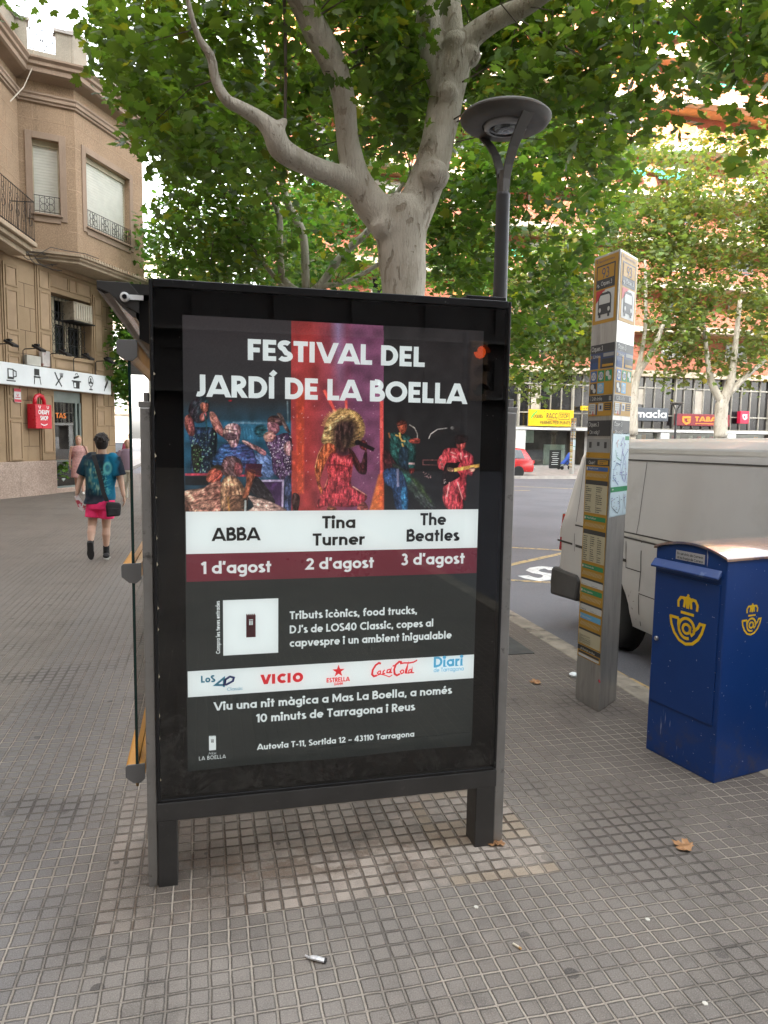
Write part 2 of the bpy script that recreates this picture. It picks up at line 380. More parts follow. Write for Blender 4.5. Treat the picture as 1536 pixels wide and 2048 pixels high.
def letter(mb, txt, o, X, Z, width, cap, N, w=.19, m=0, track=.03, slant=0.0, lift=.0, align='fit'):
    """flat printed lettering: o = baseline left, X/Z = unit directions, N = outward normal; width None keeps the natural width"""
    polys, x0, x1 = text_polys(txt, w, track, slant); o, X, Z, N = [np.array(q, float) for q in (o, X, Z, N)]
    sx = cap if width is None else width / (x1 - x0)
    if align == 'c': o = o - X * sx * (x1 - x0) / 2
    if align == 'r': o = o - X * sx * (x1 - x0)
    for Q, k in polys:
        mb.add([o + X * (q[0] - x0) * sx + Z * q[1] * cap + N * (lift + k * .00012) for q in Q], [tuple(range(len(Q)))], m)
    return sx * (x1 - x0)
def strokes(mb, lines, w, f, N, m=0, lift=0.0, closed=False):
    """lines of 2-D points mapped to 3-D by f, drawn with a pen of width w"""
    for k, pts in enumerate(lines):
        for q in ribbon(pts, w, closed): mb.add([np.array(f(*p)) + np.array(N) * (lift + (k % 5) * .00012) for p in q], [tuple(range(len(q)))], m)
def poly2(mb, pts, f, N, m=0, lift=0.0):
    P = [np.array(f(*p)) + np.array(N) * lift for p in pts]; mb.add(P, [tuple(range(len(P)))], m)
def disc2(mb, cx, cy, r, f, N, m=0, lift=0.0, n=20, ry=None): poly2(mb, [(cx + r * math.cos(2 * math.pi * i / n), cy + (ry or r) * math.sin(2 * math.pi * i / n)) for i in range(n)], f, N, m, lift)
def rect2(mb, x0, y0, x1, y1, f, N, m=0, lift=0.0): poly2(mb, [(x0, y0), (x1, y0), (x1, y1), (x0, y1)], f, N, m, lift)
# ------------------------------------------------------------------ setting materials
def mat_pavement():
    t = NT('panot paving'); o = t.obj(); x, y, z = t.sep(o)[:3]
    wob = t.noise(o, 9, 3); wb = t.math('MULTIPLY_ADD', wob, .010, -.005)
    S = 0.0667
    def cell(q, s): return t.math('FLOOR', t.math('DIVIDE', q, s))
    def edge(q, s, w=None):
        f = t.math('FRACT', t.math('DIVIDE', t.math('ADD', q, wb) if w is None else q, s))
        return t.math('MULTIPLY', t.math('MINIMUM', f, t.math('SUBTRACT', 1.0, f)), s)
    d = t.math('MINIMUM', edge(x, S), edge(y, S))
    dj = t.math('MINIMUM', edge(x, .2001), edge(y, .2001))
    fine = t.noise(o, 55, 5, .7)
    dd = t.math('SUBTRACT', d, t.math('MULTIPLY_ADD', fine, .004, -.002))
    groove = t.math('SUBTRACT', 1.0, t.ramp(dd, .0022, .0060))
    joint = t.math('SUBTRACT', 1.0, t.ramp(dj, .0012, .0026))
    cb = t.new('ShaderNodeCombineXYZ'); t.L(cell(x, .2001), cb.inputs[0]); t.L(cell(y, .2001), cb.inputs[1])
    wn = t.new('ShaderNodeTexWhiteNoise'); t.L(cb.outputs[0], wn.inputs['Vector'])
    cb2 = t.new('ShaderNodeCombineXYZ'); t.L(cell(x, S), cb2.inputs[0]); t.L(cell(y, S), cb2.inputs[1])
    wn2 = t.new('ShaderNodeTexWhiteNoise'); t.L(cb2.outputs[0], wn2.inputs['Vector'])
    big = t.noise(o, .7, 5, .6); mid = t.noise(o, 3.2, 6, .7); grain = t.noise(o, 210, 4, .85)
    # old grey tile
    base = t.mix(t.ramp(big, .35, .65), (.168, .153, .139), (.226, .208, .190))
    base = t.mix(t.ramp(wn.outputs[0], 0, 1), base, (.225, .215, .205)) if False else t.mix(t.math('MULTIPLY', wn.outputs[0], .35), base, (.25, .235, .22))
    base = t.mix(t.math('MULTIPLY', wn2.outputs[0], .28), base, (.135, .13, .13))
    base = t.mix(t.math('MULTIPLY', t.ramp(mid, .48, .70), .5), base, (.085, .078, .072))
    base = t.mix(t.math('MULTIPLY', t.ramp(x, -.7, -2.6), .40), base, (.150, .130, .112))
    sp = t.noise(o, 17, 5, .75); base = t.mix(t.math('MULTIPLY', t.ramp(sp, .60, .70), .45), base, (.07, .062, .055)); base = t.mix(t.math('MULTIPLY', t.ramp(sp, .38, .28), .35), base, (.36, .335, .305))
    wv = t.noise(o, 1.1, 6, .7, sc=(3.0, .45, 1)); base = t.mix(t.math('MULTIPLY', t.ramp(wv, .50, .66), .38), base, (.085, .075, .068)); base = t.mix(t.math('MULTIPLY', t.ramp(wv, .44, .32), .28), base, (.30, .285, .265))
    # strips of other batches: bluish band on the building side, brownish on the kerb side
    bl = t.math('MULTIPLY', t.ramp(t.math('ADD', x, t.math('MULTIPLY', big, .25)), -1.15, -1.0), t.math('SUBTRACT', 1.0, t.ramp(t.math('ADD', x, t.math('MULTIPLY', mid, .2)), -.55, -.2)))
    base = t.mix(t.math('MULTIPLY', bl, .55), base, (.150, .150, .158))
    br = t.ramp(t.math('ADD', x, t.math('MULTIPLY', big, .5)), 1.5, 2.6)
    base = t.mix(t.math('MULTIPLY', br, .8), base, (.115, .100, .092))
    fv = t.ramp(y, 3.2, 8.0); base = t.mix(t.math('MULTIPLY', fv, .35), base, (.150, .134, .120))
    # newer pale tiles laid round the panel's feet
    def inside(q, a, b): return t.math('MULTIPLY', t.math('GREATER_THAN', q, a), t.math('LESS_THAN', q, b))
    patch = t.math('MULTIPLY', t.math('MULTIPLY', inside(x, -.40, 1.40), inside(y, 2.535, 3.60)), t.math('SUBTRACT', 1.0, t.math('MULTIPLY', t.ramp(y, 3.0, 3.6), .7)))
    pn = t.ramp(t.noise(o, 2.2, 4), .25, .6)
    pc = t.mix(wn2.outputs[0], (.33, .29, .255), (.45, .405, .36))
    base = t.mix(t.math('MULTIPLY', patch, t.math('MULTIPLY_ADD', t.ramp(t.noise(o, 4.5, 6, .7), .34, .58), .62, .18)), base, pc)
    yel = t.math('MULTIPLY', patch, t.math('MULTIPLY', t.math('GREATER_THAN', x, .93), t.math('GREATER_THAN', t.noise(cb.outputs[0], .9, 1), .47)))
    base = t.mix(t.math('MULTIPLY', yel, .38), base, (.33, .25, .15))
    # worn whitish scuffs, stains at the feet doubling as painted contact shade, chewing gum
    base = t.mix(t.math('MULTIPLY', t.ramp(t.noise(o, 5.5, 7, .75), .62, .8), .45), base, (.40, .38, .35))
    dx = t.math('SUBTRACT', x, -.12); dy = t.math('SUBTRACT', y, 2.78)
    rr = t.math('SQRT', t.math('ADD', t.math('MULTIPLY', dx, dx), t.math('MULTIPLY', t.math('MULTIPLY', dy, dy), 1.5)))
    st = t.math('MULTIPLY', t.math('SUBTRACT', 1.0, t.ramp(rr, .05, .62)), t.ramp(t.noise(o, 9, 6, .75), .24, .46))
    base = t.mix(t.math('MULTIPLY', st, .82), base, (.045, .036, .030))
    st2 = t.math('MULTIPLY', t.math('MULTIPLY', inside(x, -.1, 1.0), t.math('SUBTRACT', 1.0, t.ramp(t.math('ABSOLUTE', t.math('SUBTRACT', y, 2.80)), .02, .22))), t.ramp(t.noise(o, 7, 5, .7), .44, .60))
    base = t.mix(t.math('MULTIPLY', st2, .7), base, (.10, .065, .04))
    vo = t.new('ShaderNodeTexVoronoi'); vo.feature = 'F1'; vo.voronoi_dimensions = '2D'; t.L(o, vo.inputs['Vector']); vo.inputs['Scale'].default_value = 3.4
    vsep = t.new('ShaderNodeSeparateColor'); t.L(vo.outputs['Color'], vsep.inputs[0])
    rad = t.math('MULTIPLY_ADD', vsep.outputs[1], .065, .03)
    gum = t.math('MULTIPLY', t.math('LESS_THAN', t.math('ADD', vo.outputs['Distance'], t.math('MULTIPLY_ADD', wob, .03, -.015)), rad), t.math('GREATER_THAN', vsep.outputs[0], .66))
    base = t.mix(t.math('MULTIPLY', gum, t.math('MULTIPLY_ADD', vsep.outputs[2], .5, .25)), base, (.035, .033, .032))
    # grooves: sandy mortar in places, black grime elsewhere; groove edges carry painted shade
    gm = t.ramp(t.noise(o, 1.3, 4, .6), .34, .52)
    gc = t.mix(gm, (.075, .065, .056), (.36, .328, .285))
    gc = t.mix(t.math('MULTIPLY', fv, .55), gc, (.07, .062, .055)); gc = t.mix(t.math('MULTIPLY', patch, t.ramp(mid, .35, .55)), gc, (.10, .075, .055))
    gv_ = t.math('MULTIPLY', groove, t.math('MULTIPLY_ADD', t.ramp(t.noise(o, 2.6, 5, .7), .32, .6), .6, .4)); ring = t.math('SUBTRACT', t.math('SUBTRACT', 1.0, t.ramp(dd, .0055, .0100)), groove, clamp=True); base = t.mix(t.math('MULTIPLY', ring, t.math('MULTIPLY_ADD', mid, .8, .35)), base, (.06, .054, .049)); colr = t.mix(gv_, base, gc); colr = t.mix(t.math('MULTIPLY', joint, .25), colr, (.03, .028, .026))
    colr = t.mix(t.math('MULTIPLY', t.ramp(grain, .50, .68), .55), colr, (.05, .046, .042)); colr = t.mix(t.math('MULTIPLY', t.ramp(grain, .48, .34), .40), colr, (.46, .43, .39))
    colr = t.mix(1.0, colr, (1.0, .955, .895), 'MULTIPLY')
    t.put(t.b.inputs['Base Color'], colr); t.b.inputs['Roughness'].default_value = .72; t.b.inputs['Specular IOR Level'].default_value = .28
    h = t.math('SUBTRACT', t.math('MULTIPLY', grain, .10), groove); h = t.math('ADD', h, t.math('MULTIPLY', wn2.outputs[0], .25))
    t.bump(h, 1.0, .007)
    return t.mat
def mat_asphalt(name='asphalt', c=(.105, .105, .115)):
    t = NT(name); o = t.obj(); c = np.array(c)
    b = t.mix(t.ramp(t.noise(o, .5, 5), .3, .7), tuple(c * .85), tuple(c * 1.15))
    s = t.noise(o, 150, 4, .8); b = t.mix(t.math('MULTIPLY', t.ramp(s, .5, .68), .5), b, (.28, .27, .28)); b = t.mix(t.math('MULTIPLY', t.ramp(s, .45, .3), .5), b, (.035, .035, .04))
    b = t.mix(t.math('MULTIPLY', t.ramp(t.noise(o, 1.6, 6, .7), .6, .75), .5), b, (.05, .05, .055))
    t.put(t.b.inputs['Base Color'], b); t.b.inputs['Roughness'].default_value = .8; t.bump(s, .5, .006); return t.mat
M_PAVE = mat_pavement(); M_ASPH = mat_asphalt()
M_FARPAVE = mk('far paving', (.27, .25, .23), .8, var=.15, scale=2, bump=.3, bscale=20)
M_KERB = mk('kerb granite', (.27, .235, .185), .75, var=.25, scale=7, bump=.6, bscale=55, dirt=(.09, .08, .065), dscale=4)
M_YLINE = mk('worn yellow paint', (.42, .30, .13), .8, var=.2, scale=6, dirt=(.12, .115, .11), dscale=14, dlo=.5, dhi=.62)
M_WLINE = mk('worn white paint', (.60, .60, .58), .8, var=.12, scale=6, dirt=(.14, .14, .14), dscale=18, dlo=.56, dhi=.66)

# ------------------------------------------------------------------ ground
g = MB(); g.quad(W(-300, -300, -.30), W(300, -300, -.30), W(300, 300, -.30), W(-300, 300, -.30)); struct(g.build('ground', mat_asphalt('distant ground', (.13, .125, .12)), rot=A))
g = MB(); g.quad(W(3.05, -60, -.13), W(60, -60, -.13), W(60, 33.5, -.13), W(3.05, 33.5, -.13)); g.quad(W(-60, 33.9, -.126), W(3.05, 33.9, -.126), W(3.05, 60, -.126), W(-60, 60, -.126)); struct(g.build('road', M_ASPH, rot=A))
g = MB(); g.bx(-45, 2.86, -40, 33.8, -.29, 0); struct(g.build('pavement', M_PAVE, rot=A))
g = MB()
k = -12.0
while k < 33:                                              # kerb stones about a metre long
    L = 1.0; g.bx(2.862, 3.05, k, k + L - .012, -.25, .004); k += L
struct(g.build('kerb', M_KERB, rot=A, bevel=.012))
g = MB(); g.bx(3.2, 90, 32.55, 75, -.29, .0); struct(g.build('far_pavement', M_FARPAVE, rot=A))
g = MB(); g.bx(3.0, 90, 32.36, 32.54, -.28, .006); struct(g.build('far_kerb', mk('pale kerb', (.42, .39, .35), .8), rot=A))
# pavers and plates in the pavement by the kerb
g = MB(); rows = 0
for i in range(6):
    for j in range(14):
        u0 = 1.70 + i * .185; v0 = 6.35 + j * .105 + (.05 if i % 2 else 0)
        if u0 + .18 < 2.6: g.bx(u0, u0 + .178, v0, v0 + .099, -.02, .005)
struct(g.build('brick_paving', mk('red brick pavers', (.13, .075, .065), .8, var=.3, scale=6, bump=.4, bscale=60, dirt=(.06, .05, .045)), rot=A))
g = MB(); g.bx(2.02, 2.62, 5.35, 5.95, -.02, .006); struct(tag(g.build('utility_cover', mk('dark slate plate', (.055, .058, .056), .7, var=.2, scale=5, bump=.3), rot=A)))
def strip(u0, u1, v0, v1, name='road_marking', m=None, z=-.126):
    g = MB(); g.quad(W(u0, v0, z), W(u1, v0, z), W(u1, v1, z), W(u0, v1, z)); return struct(g.build(name, m or M_YLINE, rot=A))
def gstroke(lines, w, m, name='road_marking'):
    g = MB(); strokes(g, lines, w, lambda x, y: np.array([x, y, -.126]), (0, 0, 1)); return struct(g.build(name, m))
def gp(x, y): q = G(x, y, -.126); return (q[0], q[1])
gstroke([[gp(1000, 1159), gp(1125, 1166)]], .10, M_YLINE)
gstroke([[gp(1000, 1093.5), gp(1135, 1101)]], .11, M_YLINE)
gstroke([[gp(1000, 1134), gp(1140, 1103)]], .12, M_YLINE)
gstroke([[gp(985, 1232), gp(1034, 1252), ], [gp(1030, 1250), gp(1170, 1316), gp(1330, 1400)]], .14, M_YLINE)
gstroke([[gp(900, 967), gp(1200, 980)], [gp(880, 979), gp(1060, 981)]], .16, M_YLINE)
sx = [(1108, 1140), (1100, 1136), (1085, 1134.5), (1070, 1137), (1064, 1141), (1074, 1145), (1092, 1148), (1100, 1152), (1094, 1157), (1078, 1159), (1060, 1156), (1046, 1151)]
gstroke([[gp(*p) for p in sx]], .17, M_WLINE)

# ------------------------------------------------------------------ corner building on the left
DB = R(76.5); BP0 = np.array([-9.901, 19.105, 0]); BD = np.array([math.cos(DB), math.sin(DB), 0]); BN = np.array([BD[1], -BD[0], 0]); ZZ = np.array([0, 0, 1.0])
def BP(s, off, z): return BP0 + BD * s + BN * off + ZZ * z
def wallrect(mb, P, s0, s1, z0, z1, holes, depth, m=0, joints=None):
    """wall face with openings and their reveals; P(s, off, z)"""
    ss = sorted({s0, s1, *[h[0] for h in holes], *[h[1] for h in holes]}); zs = sorted({z0, z1, *[h[2] for h in holes], *[h[3] for h in holes]})
    for a, b in zip(ss, ss[1:]):
        for c, d in zip(zs, zs[1:]):
            sm, zm = (a + b) / 2, (c + d) / 2
            if any(h[0] < sm < h[1] and h[2] < zm < h[3] for h in holes): continue
            mb.quad(P(a, 0, c), P(b, 0, c), P(b, 0, d), P(a, 0, d), m)
    for a, b, c, d in holes:
        mb.quad(P(a, 0, c), P(a, 0, d), P(a, -depth, d), P(a, -depth, c), m); mb.quad(P(b, 0, c), P(b, 0, d), P(b, -depth, d), P(b, -depth, c), m)
        mb.quad(P(a, 0, c), P(b, 0, c), P(b, -depth, c), P(a, -depth, c), m); mb.quad(P(a, 0, d), P(b, 0, d), P(b, -depth, d), P(a, -depth, d), m)
def lbox(mb, P, s0, s1, o0, o1, z0, z1, m=0):
    vs = [P(s, o, z) for z in (z0, z1) for o in (o0, o1) for s in (s0, s1)]
    mb.add(vs, [(0, 2, 3, 1), (4, 5, 7, 6), (0, 1, 5, 4), (2, 6, 7, 3), (0, 4, 6, 2), (1, 3, 7, 5)], m)

def mat_render(name, c1, c2, speck):
    t = NT(name); o = t.obj(); n = t.noise(o, 1.1, 5, .6); b = t.mix(t.ramp(n, .3, .7), c1, c2)
    s = t.noise(o, 34, 3, .7); b = t.mix(t.math('MULTIPLY', t.ramp(s, .5, .7), speck), b, tuple(np.array(c2) * 1.5)); b = t.mix(t.math('MULTIPLY', t.ramp(s, .48, .32), speck), b, tuple(np.array(c1) * .55))
    st = t.noise(o, 2.0, 5, .7, sc=(2.2, 2.2, .25)); b = t.mix(t.math('MULTIPLY', t.ramp(st, .58, .75), .45), b, tuple(np.array(c1) * .5))
    t.put(t.b.inputs['Base Color'], b); t.b.inputs['Roughness'].default_value = .85; t.bump(s, .5, .012); return t.mat
M_ROUGH = mat_render('roughcast render', (.265, .178, .108), (.325, .222, .138), .5)
M_SAND = mat_render('smooth sandstone', (.29, .20, .115), (.36, .25, .148), .08)
M_TRIM = mat_render('brown stone trim', (.255, .18, .125), (.31, .222, .158), .1)
M_PLINTH = mat_render('granite plinth', (.33, .24, .19), (.42, .32, .26), .7)
M_OLD = mat_render('weathered cement', (.26, .23, .18), (.36, .32, .25), .2)
M_CORN = mat_render('weathered cornice', (.30, .225, .15), (.42, .33, .23), .25)
M_GROOVE = mk('mortar groove', (.13, .08, .05), .9)
M_SHUT = mk('cream roller shutter', (.66, .65, .58), .5, var=.05, scale=4)
M_IRON = mk('black wrought iron', (.022, .020, .020), .5, .4, var=.2)
M_DARKGLASS = mk('dark window glass', (.02, .025, .028), .08, var=.3, spec=.8)
M_PANE = mk_glass('clear pane', (.93, .97, .95), 1.5)
M_FRAMEW = mk('yellowed window frame', (.42, .36, .25), .6)
bl = thing('corner_building', BP(0, 0, 0), 'brown rendered corner building with shuttered bay upstairs and shops below', 'building', rot=DB)
# ground floor
gw = MB(); wallrect(gw, BP, -6.0, 4.75, .95, 6.42, [(1.8, 3.62, 3.96, 5.68), (1.8, 3.62, .95, 2.93)], .55)
gw.quad(BP(4.75, 0, 0), BP(4.75, -14, 0), BP(4.75, -14, 11.2), BP(4.75, 0, 11.2))
gw.quad(BP(-6, 0, 0), BP(-6, -14, 0), BP(-6, -14, 11.2), BP(-6, 0, 11.2)); gw.quad(BP(-6, -14, 0), BP(4.75, -14, 0), BP(4.75, -14, 11.2), BP(-6, -14, 11.2))
gw.build('ground_floor_wall', M_SAND, bl)
M_FIELD = mk('sunk stone field', (.36, .25, .155), .9, var=.1, bump=.3)  # field stone, a little lighter than the sandstone wall
pw = MB(); lbox(pw, BP, -6, 1.8, -.3, .07, -.02, .95); lbox(pw, BP, 3.62, 4.78, -.3, .06, -.02, .95); lbox(pw, BP, 1.8, 3.62, -.3, .02, -.02, .13)
pw.build('plinth', M_PLINTH, bl, bevel=.02)
def pilaster(s0, s1, z0, z1):
    pil = MB(); fr = MB()
    lbox(pil, BP, s0, s1, 0.002, .06, z0, z1); lbox(pil, BP, s0 - .05, s0 - .004, .002, .03, z0, z1); lbox(pil, BP, s1 + .004, s1 + .05, .002, .03, z0, z1)
    z = z1 - .12; w = s1 - s0; tall = [.42, .95, .40, .95, .42, .95, .40, .95]; i = 0
    while z - tall[i % 8] > z0 + .05:
        h = tall[i % 8]; a, b = s0 + .22 * w, s1 - .16 * w        # raised frame round each sunk field
        lbox(fr, BP, a, b, .061, .063, z - h, z); lbox(pil, BP, a - .05, a, .06, .082, z - h - .05, z + .05); lbox(pil, BP, b, b + .05, .06, .082, z - h - .05, z + .05)
        lbox(pil, BP, a, b, .06, .082, z, z + .05); lbox(pil, BP, a, b, .06, .082, z - h - .05, z - h)
        z -= h + .17; i += 1
    p_ = pil.build('pilaster', M_SAND, bl, bevel=.006); fr.build('sunk_field', M_FIELD, p_)
pilaster(-.02, .50, .97, 6.10); pilaster(1.24, 1.76, .97, 6.28); pilaster(3.68, 4.16, .97, 5.95); pilaster(-2.2, -1.6, .97, 6.1)
# frieze fields over the upstairs window, sill band under it
pil = MB(); fr = MB()
for a, b in ((1.86, 2.56), (2.68, 2.94), (3.04, 3.60)):
    ff_ = MB(); lbox(ff_, BP, a, b, .004, .008, 5.86, 6.18); ff_.build('frieze_field', M_FIELD, bl); lbox(pil, BP, a - .05, b + .05, .004, .03, 6.18, 6.22); lbox(pil, BP, a - .05, b + .05, .004, .03, 5.82, 5.86); lbox(pil, BP, a - .05, a, .004, .03, 5.86, 6.18); lbox(pil, BP, b, b + .05, .004, .03, 5.86, 6.18)
lbox(pil, BP, 1.80, 3.64, .004, .05, 3.86, 3.96); lbox(pil, BP, 1.95, 3.45, .004, .02, 3.58, 3.80); lbox(fr, BP, 2.0, 3.4, .021, .024, 3.62, 3.76)
lbox(pil, BP, -6, 4.6, .0, .11, 6.18 + .1, 6.40)
p_ = pil.build('frieze', M_SAND, bl, bevel=.006); fr.build('frieze_field', M_FIELD, p_)
jt = MB()
for z in np.arange(1.35, 6.2, .62):
    lbox(jt, BP, .56, 1.18, .001, .004, z, z + .014); lbox(jt, BP, 4.24, 4.75, .001, .004, z, z + .014)
for i, z in enumerate(np.arange(1.35, 5.6, .62)):
    s = .78 + .2 * (i % 2); lbox(jt, BP, s, s + .012, .001, .004, z, z + .62); s = 4.42 + .16 * (i % 2); lbox(jt, BP, s, s + .012, .001, .004, z, z + .62)
jt.build('stone_joint', M_GROOVE, bl)
# upstairs barred window
wf = MB()
for a, b in ((1.80, 1.90), (2.30, 2.40), (2.85, 2.99), (3.52, 3.62)): lbox(wf, BP, a, b, -.42, -.34, 3.96, 5.66)
for z in (3.96, 4.9, 5.58): lbox(wf, BP, 1.80, 3.62, -.415, -.345, z, z + .09)
w_ = MB(); lbox(w_, BP, 1.80, 3.62, -.50, -.46, 3.96, 5.68)
win = w_.build('window', M_DARKGLASS, bl); wf.build('frame', M_FRAMEW, win)
gr = MB()
for s in np.linspace(1.86, 3.52, 11): gr.tube([BP(s, -.16, 3.99), BP(s, -.16, 5.62)], .010, 5)
for z in (4.02, 4.32, 4.8, 5.2, 5.6): gr.tube([BP(1.82, -.165, z), BP(3.58, -.165, z)], .010, 5)
for i in range(10):
    s = 1.943 + i * .166
    for z0, z1 in ((4.35, 4.78), (4.82, 5.18)):
        for sg in (1, -1): gr.tube([BP(s + sg * .06 * math.sin(q * math.pi * 2), -.155, z0 + (z1 - z0) * q) for q in np.linspace(0, 1, 9)], .006, 4)
    gr.tube([BP(s + .07 * math.cos(q), -.155, 4.17 + .12 * math.sin(q)) for q in np.linspace(0, 6.28, 10)], .006, 4)
gr.build('window_grille', M_IRON, win)
# shop window
sw = MB(); lbox(sw, BP, 1.80, 3.10, -.13, -.07, 2.62, 2.93)
for a, b in ((1.80, 1.88), (2.86, 2.94), (3.04, 3.12)): lbox(sw, BP, a, b, -.14, -.06, .13, 2.64)
lbox(sw, BP, 1.80, 3.12, -.14, -.05, .13, .18); lbox(sw, BP, 1.86, 3.06, -.135, -.065, .90, .94)
shop = sw.build('shop_window', mk('grey green aluminium', (.20, .235, .22), .4, .3), bl)
pn = MB(); lbox(pn, BP, 1.87, 3.05, -.105, -.098, .15, 2.63); pn.build('pane', mk_glass('shop glass', (.75, .85, .82), 1.6, refl=1.2), shop)
sb = MB(); lbox(sb, BP, 3.12, 3.62, -.54, -.02, .13, 2.93); sb.build('window_jamb', M_SAND, bl)
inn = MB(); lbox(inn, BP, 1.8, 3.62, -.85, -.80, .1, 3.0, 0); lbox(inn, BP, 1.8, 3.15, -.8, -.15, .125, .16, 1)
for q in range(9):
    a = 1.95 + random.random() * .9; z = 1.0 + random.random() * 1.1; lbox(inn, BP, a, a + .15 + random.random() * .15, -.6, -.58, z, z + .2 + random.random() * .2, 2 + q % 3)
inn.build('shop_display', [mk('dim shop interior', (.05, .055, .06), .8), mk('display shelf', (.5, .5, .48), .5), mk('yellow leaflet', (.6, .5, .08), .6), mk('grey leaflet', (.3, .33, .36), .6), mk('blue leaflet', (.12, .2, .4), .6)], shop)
ot = MB()
letter(ot, 'TAS', BP(2.02, -.09, 2.16), BD, ZZ, .45, .15, BN, w=.2)
ot.build('window_lettering', mk('orange vinyl', (.75, .20, .02), .5), shop)
# bay and upper storeys
BAY = [(.94, -.15), (1.85, .90), (5.16, .90), (5.16, -8.0)]
F0 = np.array([-.36, -0.0]); f0d = np.array([-.941, .338])             # facade to the left of the bay, coming towards the viewer
FAR0 = (BAY[0][0] + f0d[0] * 7, BAY[0][1] + f0d[1] * 7)
def seg(p, q):
    p = np.array(p); q = np.array(q); d = (q - p) / np.linalg.norm(q - p); nn = np.array([-d[1], d[0]]) 
    return lambda s, off, z: BP(p[0] + d[0] * s + nn[0] * off, p[1] + d[1] * s + nn[1] * off, z), float(np.linalg.norm(q - p))
P1, L1 = seg(BAY[0], BAY[1]); P2, L2 = seg(BAY[1], BAY[2]); P3, L3 = seg(BAY[2], BAY[3]); PF, LF = seg(FAR0, BAY[0])
zb, zt = 6.55, 11.25
bw = MB()
W1 = (.32, .98, 7.62, 9.55); W2 = (.42, 2.55, 7.52, 9.50)
wallrect(bw, P1, 0, L1, zb, zt, [W1], .28); wallrect(bw, P2, 0, L2, zb, zt, [W2], .28); wallrect(bw, P3, 0, L3, zb, zt, [], .3)
wallrect(bw, PF, 0, LF, 6.35, zt, [(LF - 2.55, LF - 1.35, 6.9, 9.5)], .3); 
bw.build('upper_wall', M_ROUGH, bl)
jj = MB()
for Pq, Lq, hole in ((P1, L1, W1), (P2, L2, W2), (PF, LF, None)):
    for i, z in enumerate(np.arange(zb + .12, zt - .7, .56)):
        if hole is None or z > hole[3] + .25: spans = [(0.01, Lq - .01)]
        else: spans = [(0.01, hole[0] - .2), (hole[1] + .2, Lq - .01)]
        for a, b in spans:
            if b - a > .03: lbox(jj, Pq, a, b, .002, .006, z, z + .016)
            for s in np.arange(.35 + .38 * (i % 2), Lq, .78):
                if a < s < b - .02: lbox(jj, Pq, s, s + .014, .002, .0055, z + .016, z + .56)
jj.build('render_joint', mk('pale joint', (.42, .29, .19), .9), bl)
def along(mb, prof, closed_path, m=0):
    """moulding: profile of (out, z) swept along the plan path with mitred corners"""
    P = [np.array(p) for p in closed_path]; n = len(P); rings = []
    for i in range(n):
        d0 = P[i] - P[i - 1] if i else P[1] - P[0]; d1 = P[i + 1] - P[i] if i < n - 1 else P[i] - P[i - 1]
        d0 = d0 / np.linalg.norm(d0); d1 = d1 / np.linalg.norm(d1); n0 = np.array([-d0[1], d0[0]]); n1 = np.array([-d1[1], d1[0]]); mm = n0 + n1; mm /= np.linalg.norm(mm); k = 1 / (mm @ n0)
        rings.append([BP(*(P[i] + mm * k * o), z) for o, z in prof])
    q = len(prof); vs = [p for r in rings for p in r]
    fs = [(i * q + j, (i + 1) * q + j, (i + 1) * q + j + 1, i * q + j + 1) for i in range(n - 1) for j in range(q - 1)]
    mb.add(vs, fs, m)
PATH = [FAR0, *BAY]
ml = MB(); along(ml, [(.0, 10.42), (.06, 10.45), (.06, 10.50), (.10, 10.52), (.10, 10.60), (.13, 10.64), (.13, 10.68), (0, 10.72)], PATH)
along(ml, [(-.02, 10.98), (.04, 11.0), (.30, 11.06), (.36, 11.10), (.36, 11.22), (.42, 11.26), (.42, 11.34), (.48, 11.40), (.48, 11.45), (-.02, 11.50)], PATH)
ml.build('roof_cornice', M_TRIM, bl)
lg = MB(); along(lg, [(-1.3, 6.42), (-.05, 6.38), (.03, 6.40), (.03, 6.46), (.10, 6.50), (.10, 6.55), (.16, 6.57), (.16, 6.64), (.0, 6.66)], PATH)
for Pq, Lq in ((P2, L2),):
    for s in np.arange(.05, Lq, .13): lbox(lg, Pq, s, s + .07, .06, .175, 6.575, 6.66)
lg.build('bay_ledge', M_CORN, bl)
so = MB(); so.add([BP(*FAR0, 6.43), BP(*BAY[0], 6.43), BP(*BAY[1], 6.43), BP(*BAY[2], 6.43), BP(5.16, -.9, 6.43), BP(-6, -.9, 6.43)], [(0, 1, 2, 3, 4, 5)])
t_ = NT('boarded soffit'); o_ = t_.obj(); x_, y_, z_ = t_.sep(o_)[:3]; fr_ = t_.math('FRACT', t_.math('DIVIDE', t_.math('ADD', x_, t_.math('MULTIPLY', y_, .6)), .12))
t_.put(t_.b.inputs['Base Color'], t_.mix(t_.math('LESS_THAN', fr_, .12), t_.mix(t_.noise(o_, 3), (.20, .14, .10), (.27, .19, .14)), (.07, .05, .035)))
so.build('soffit', t_.mat, bl, normals=False)
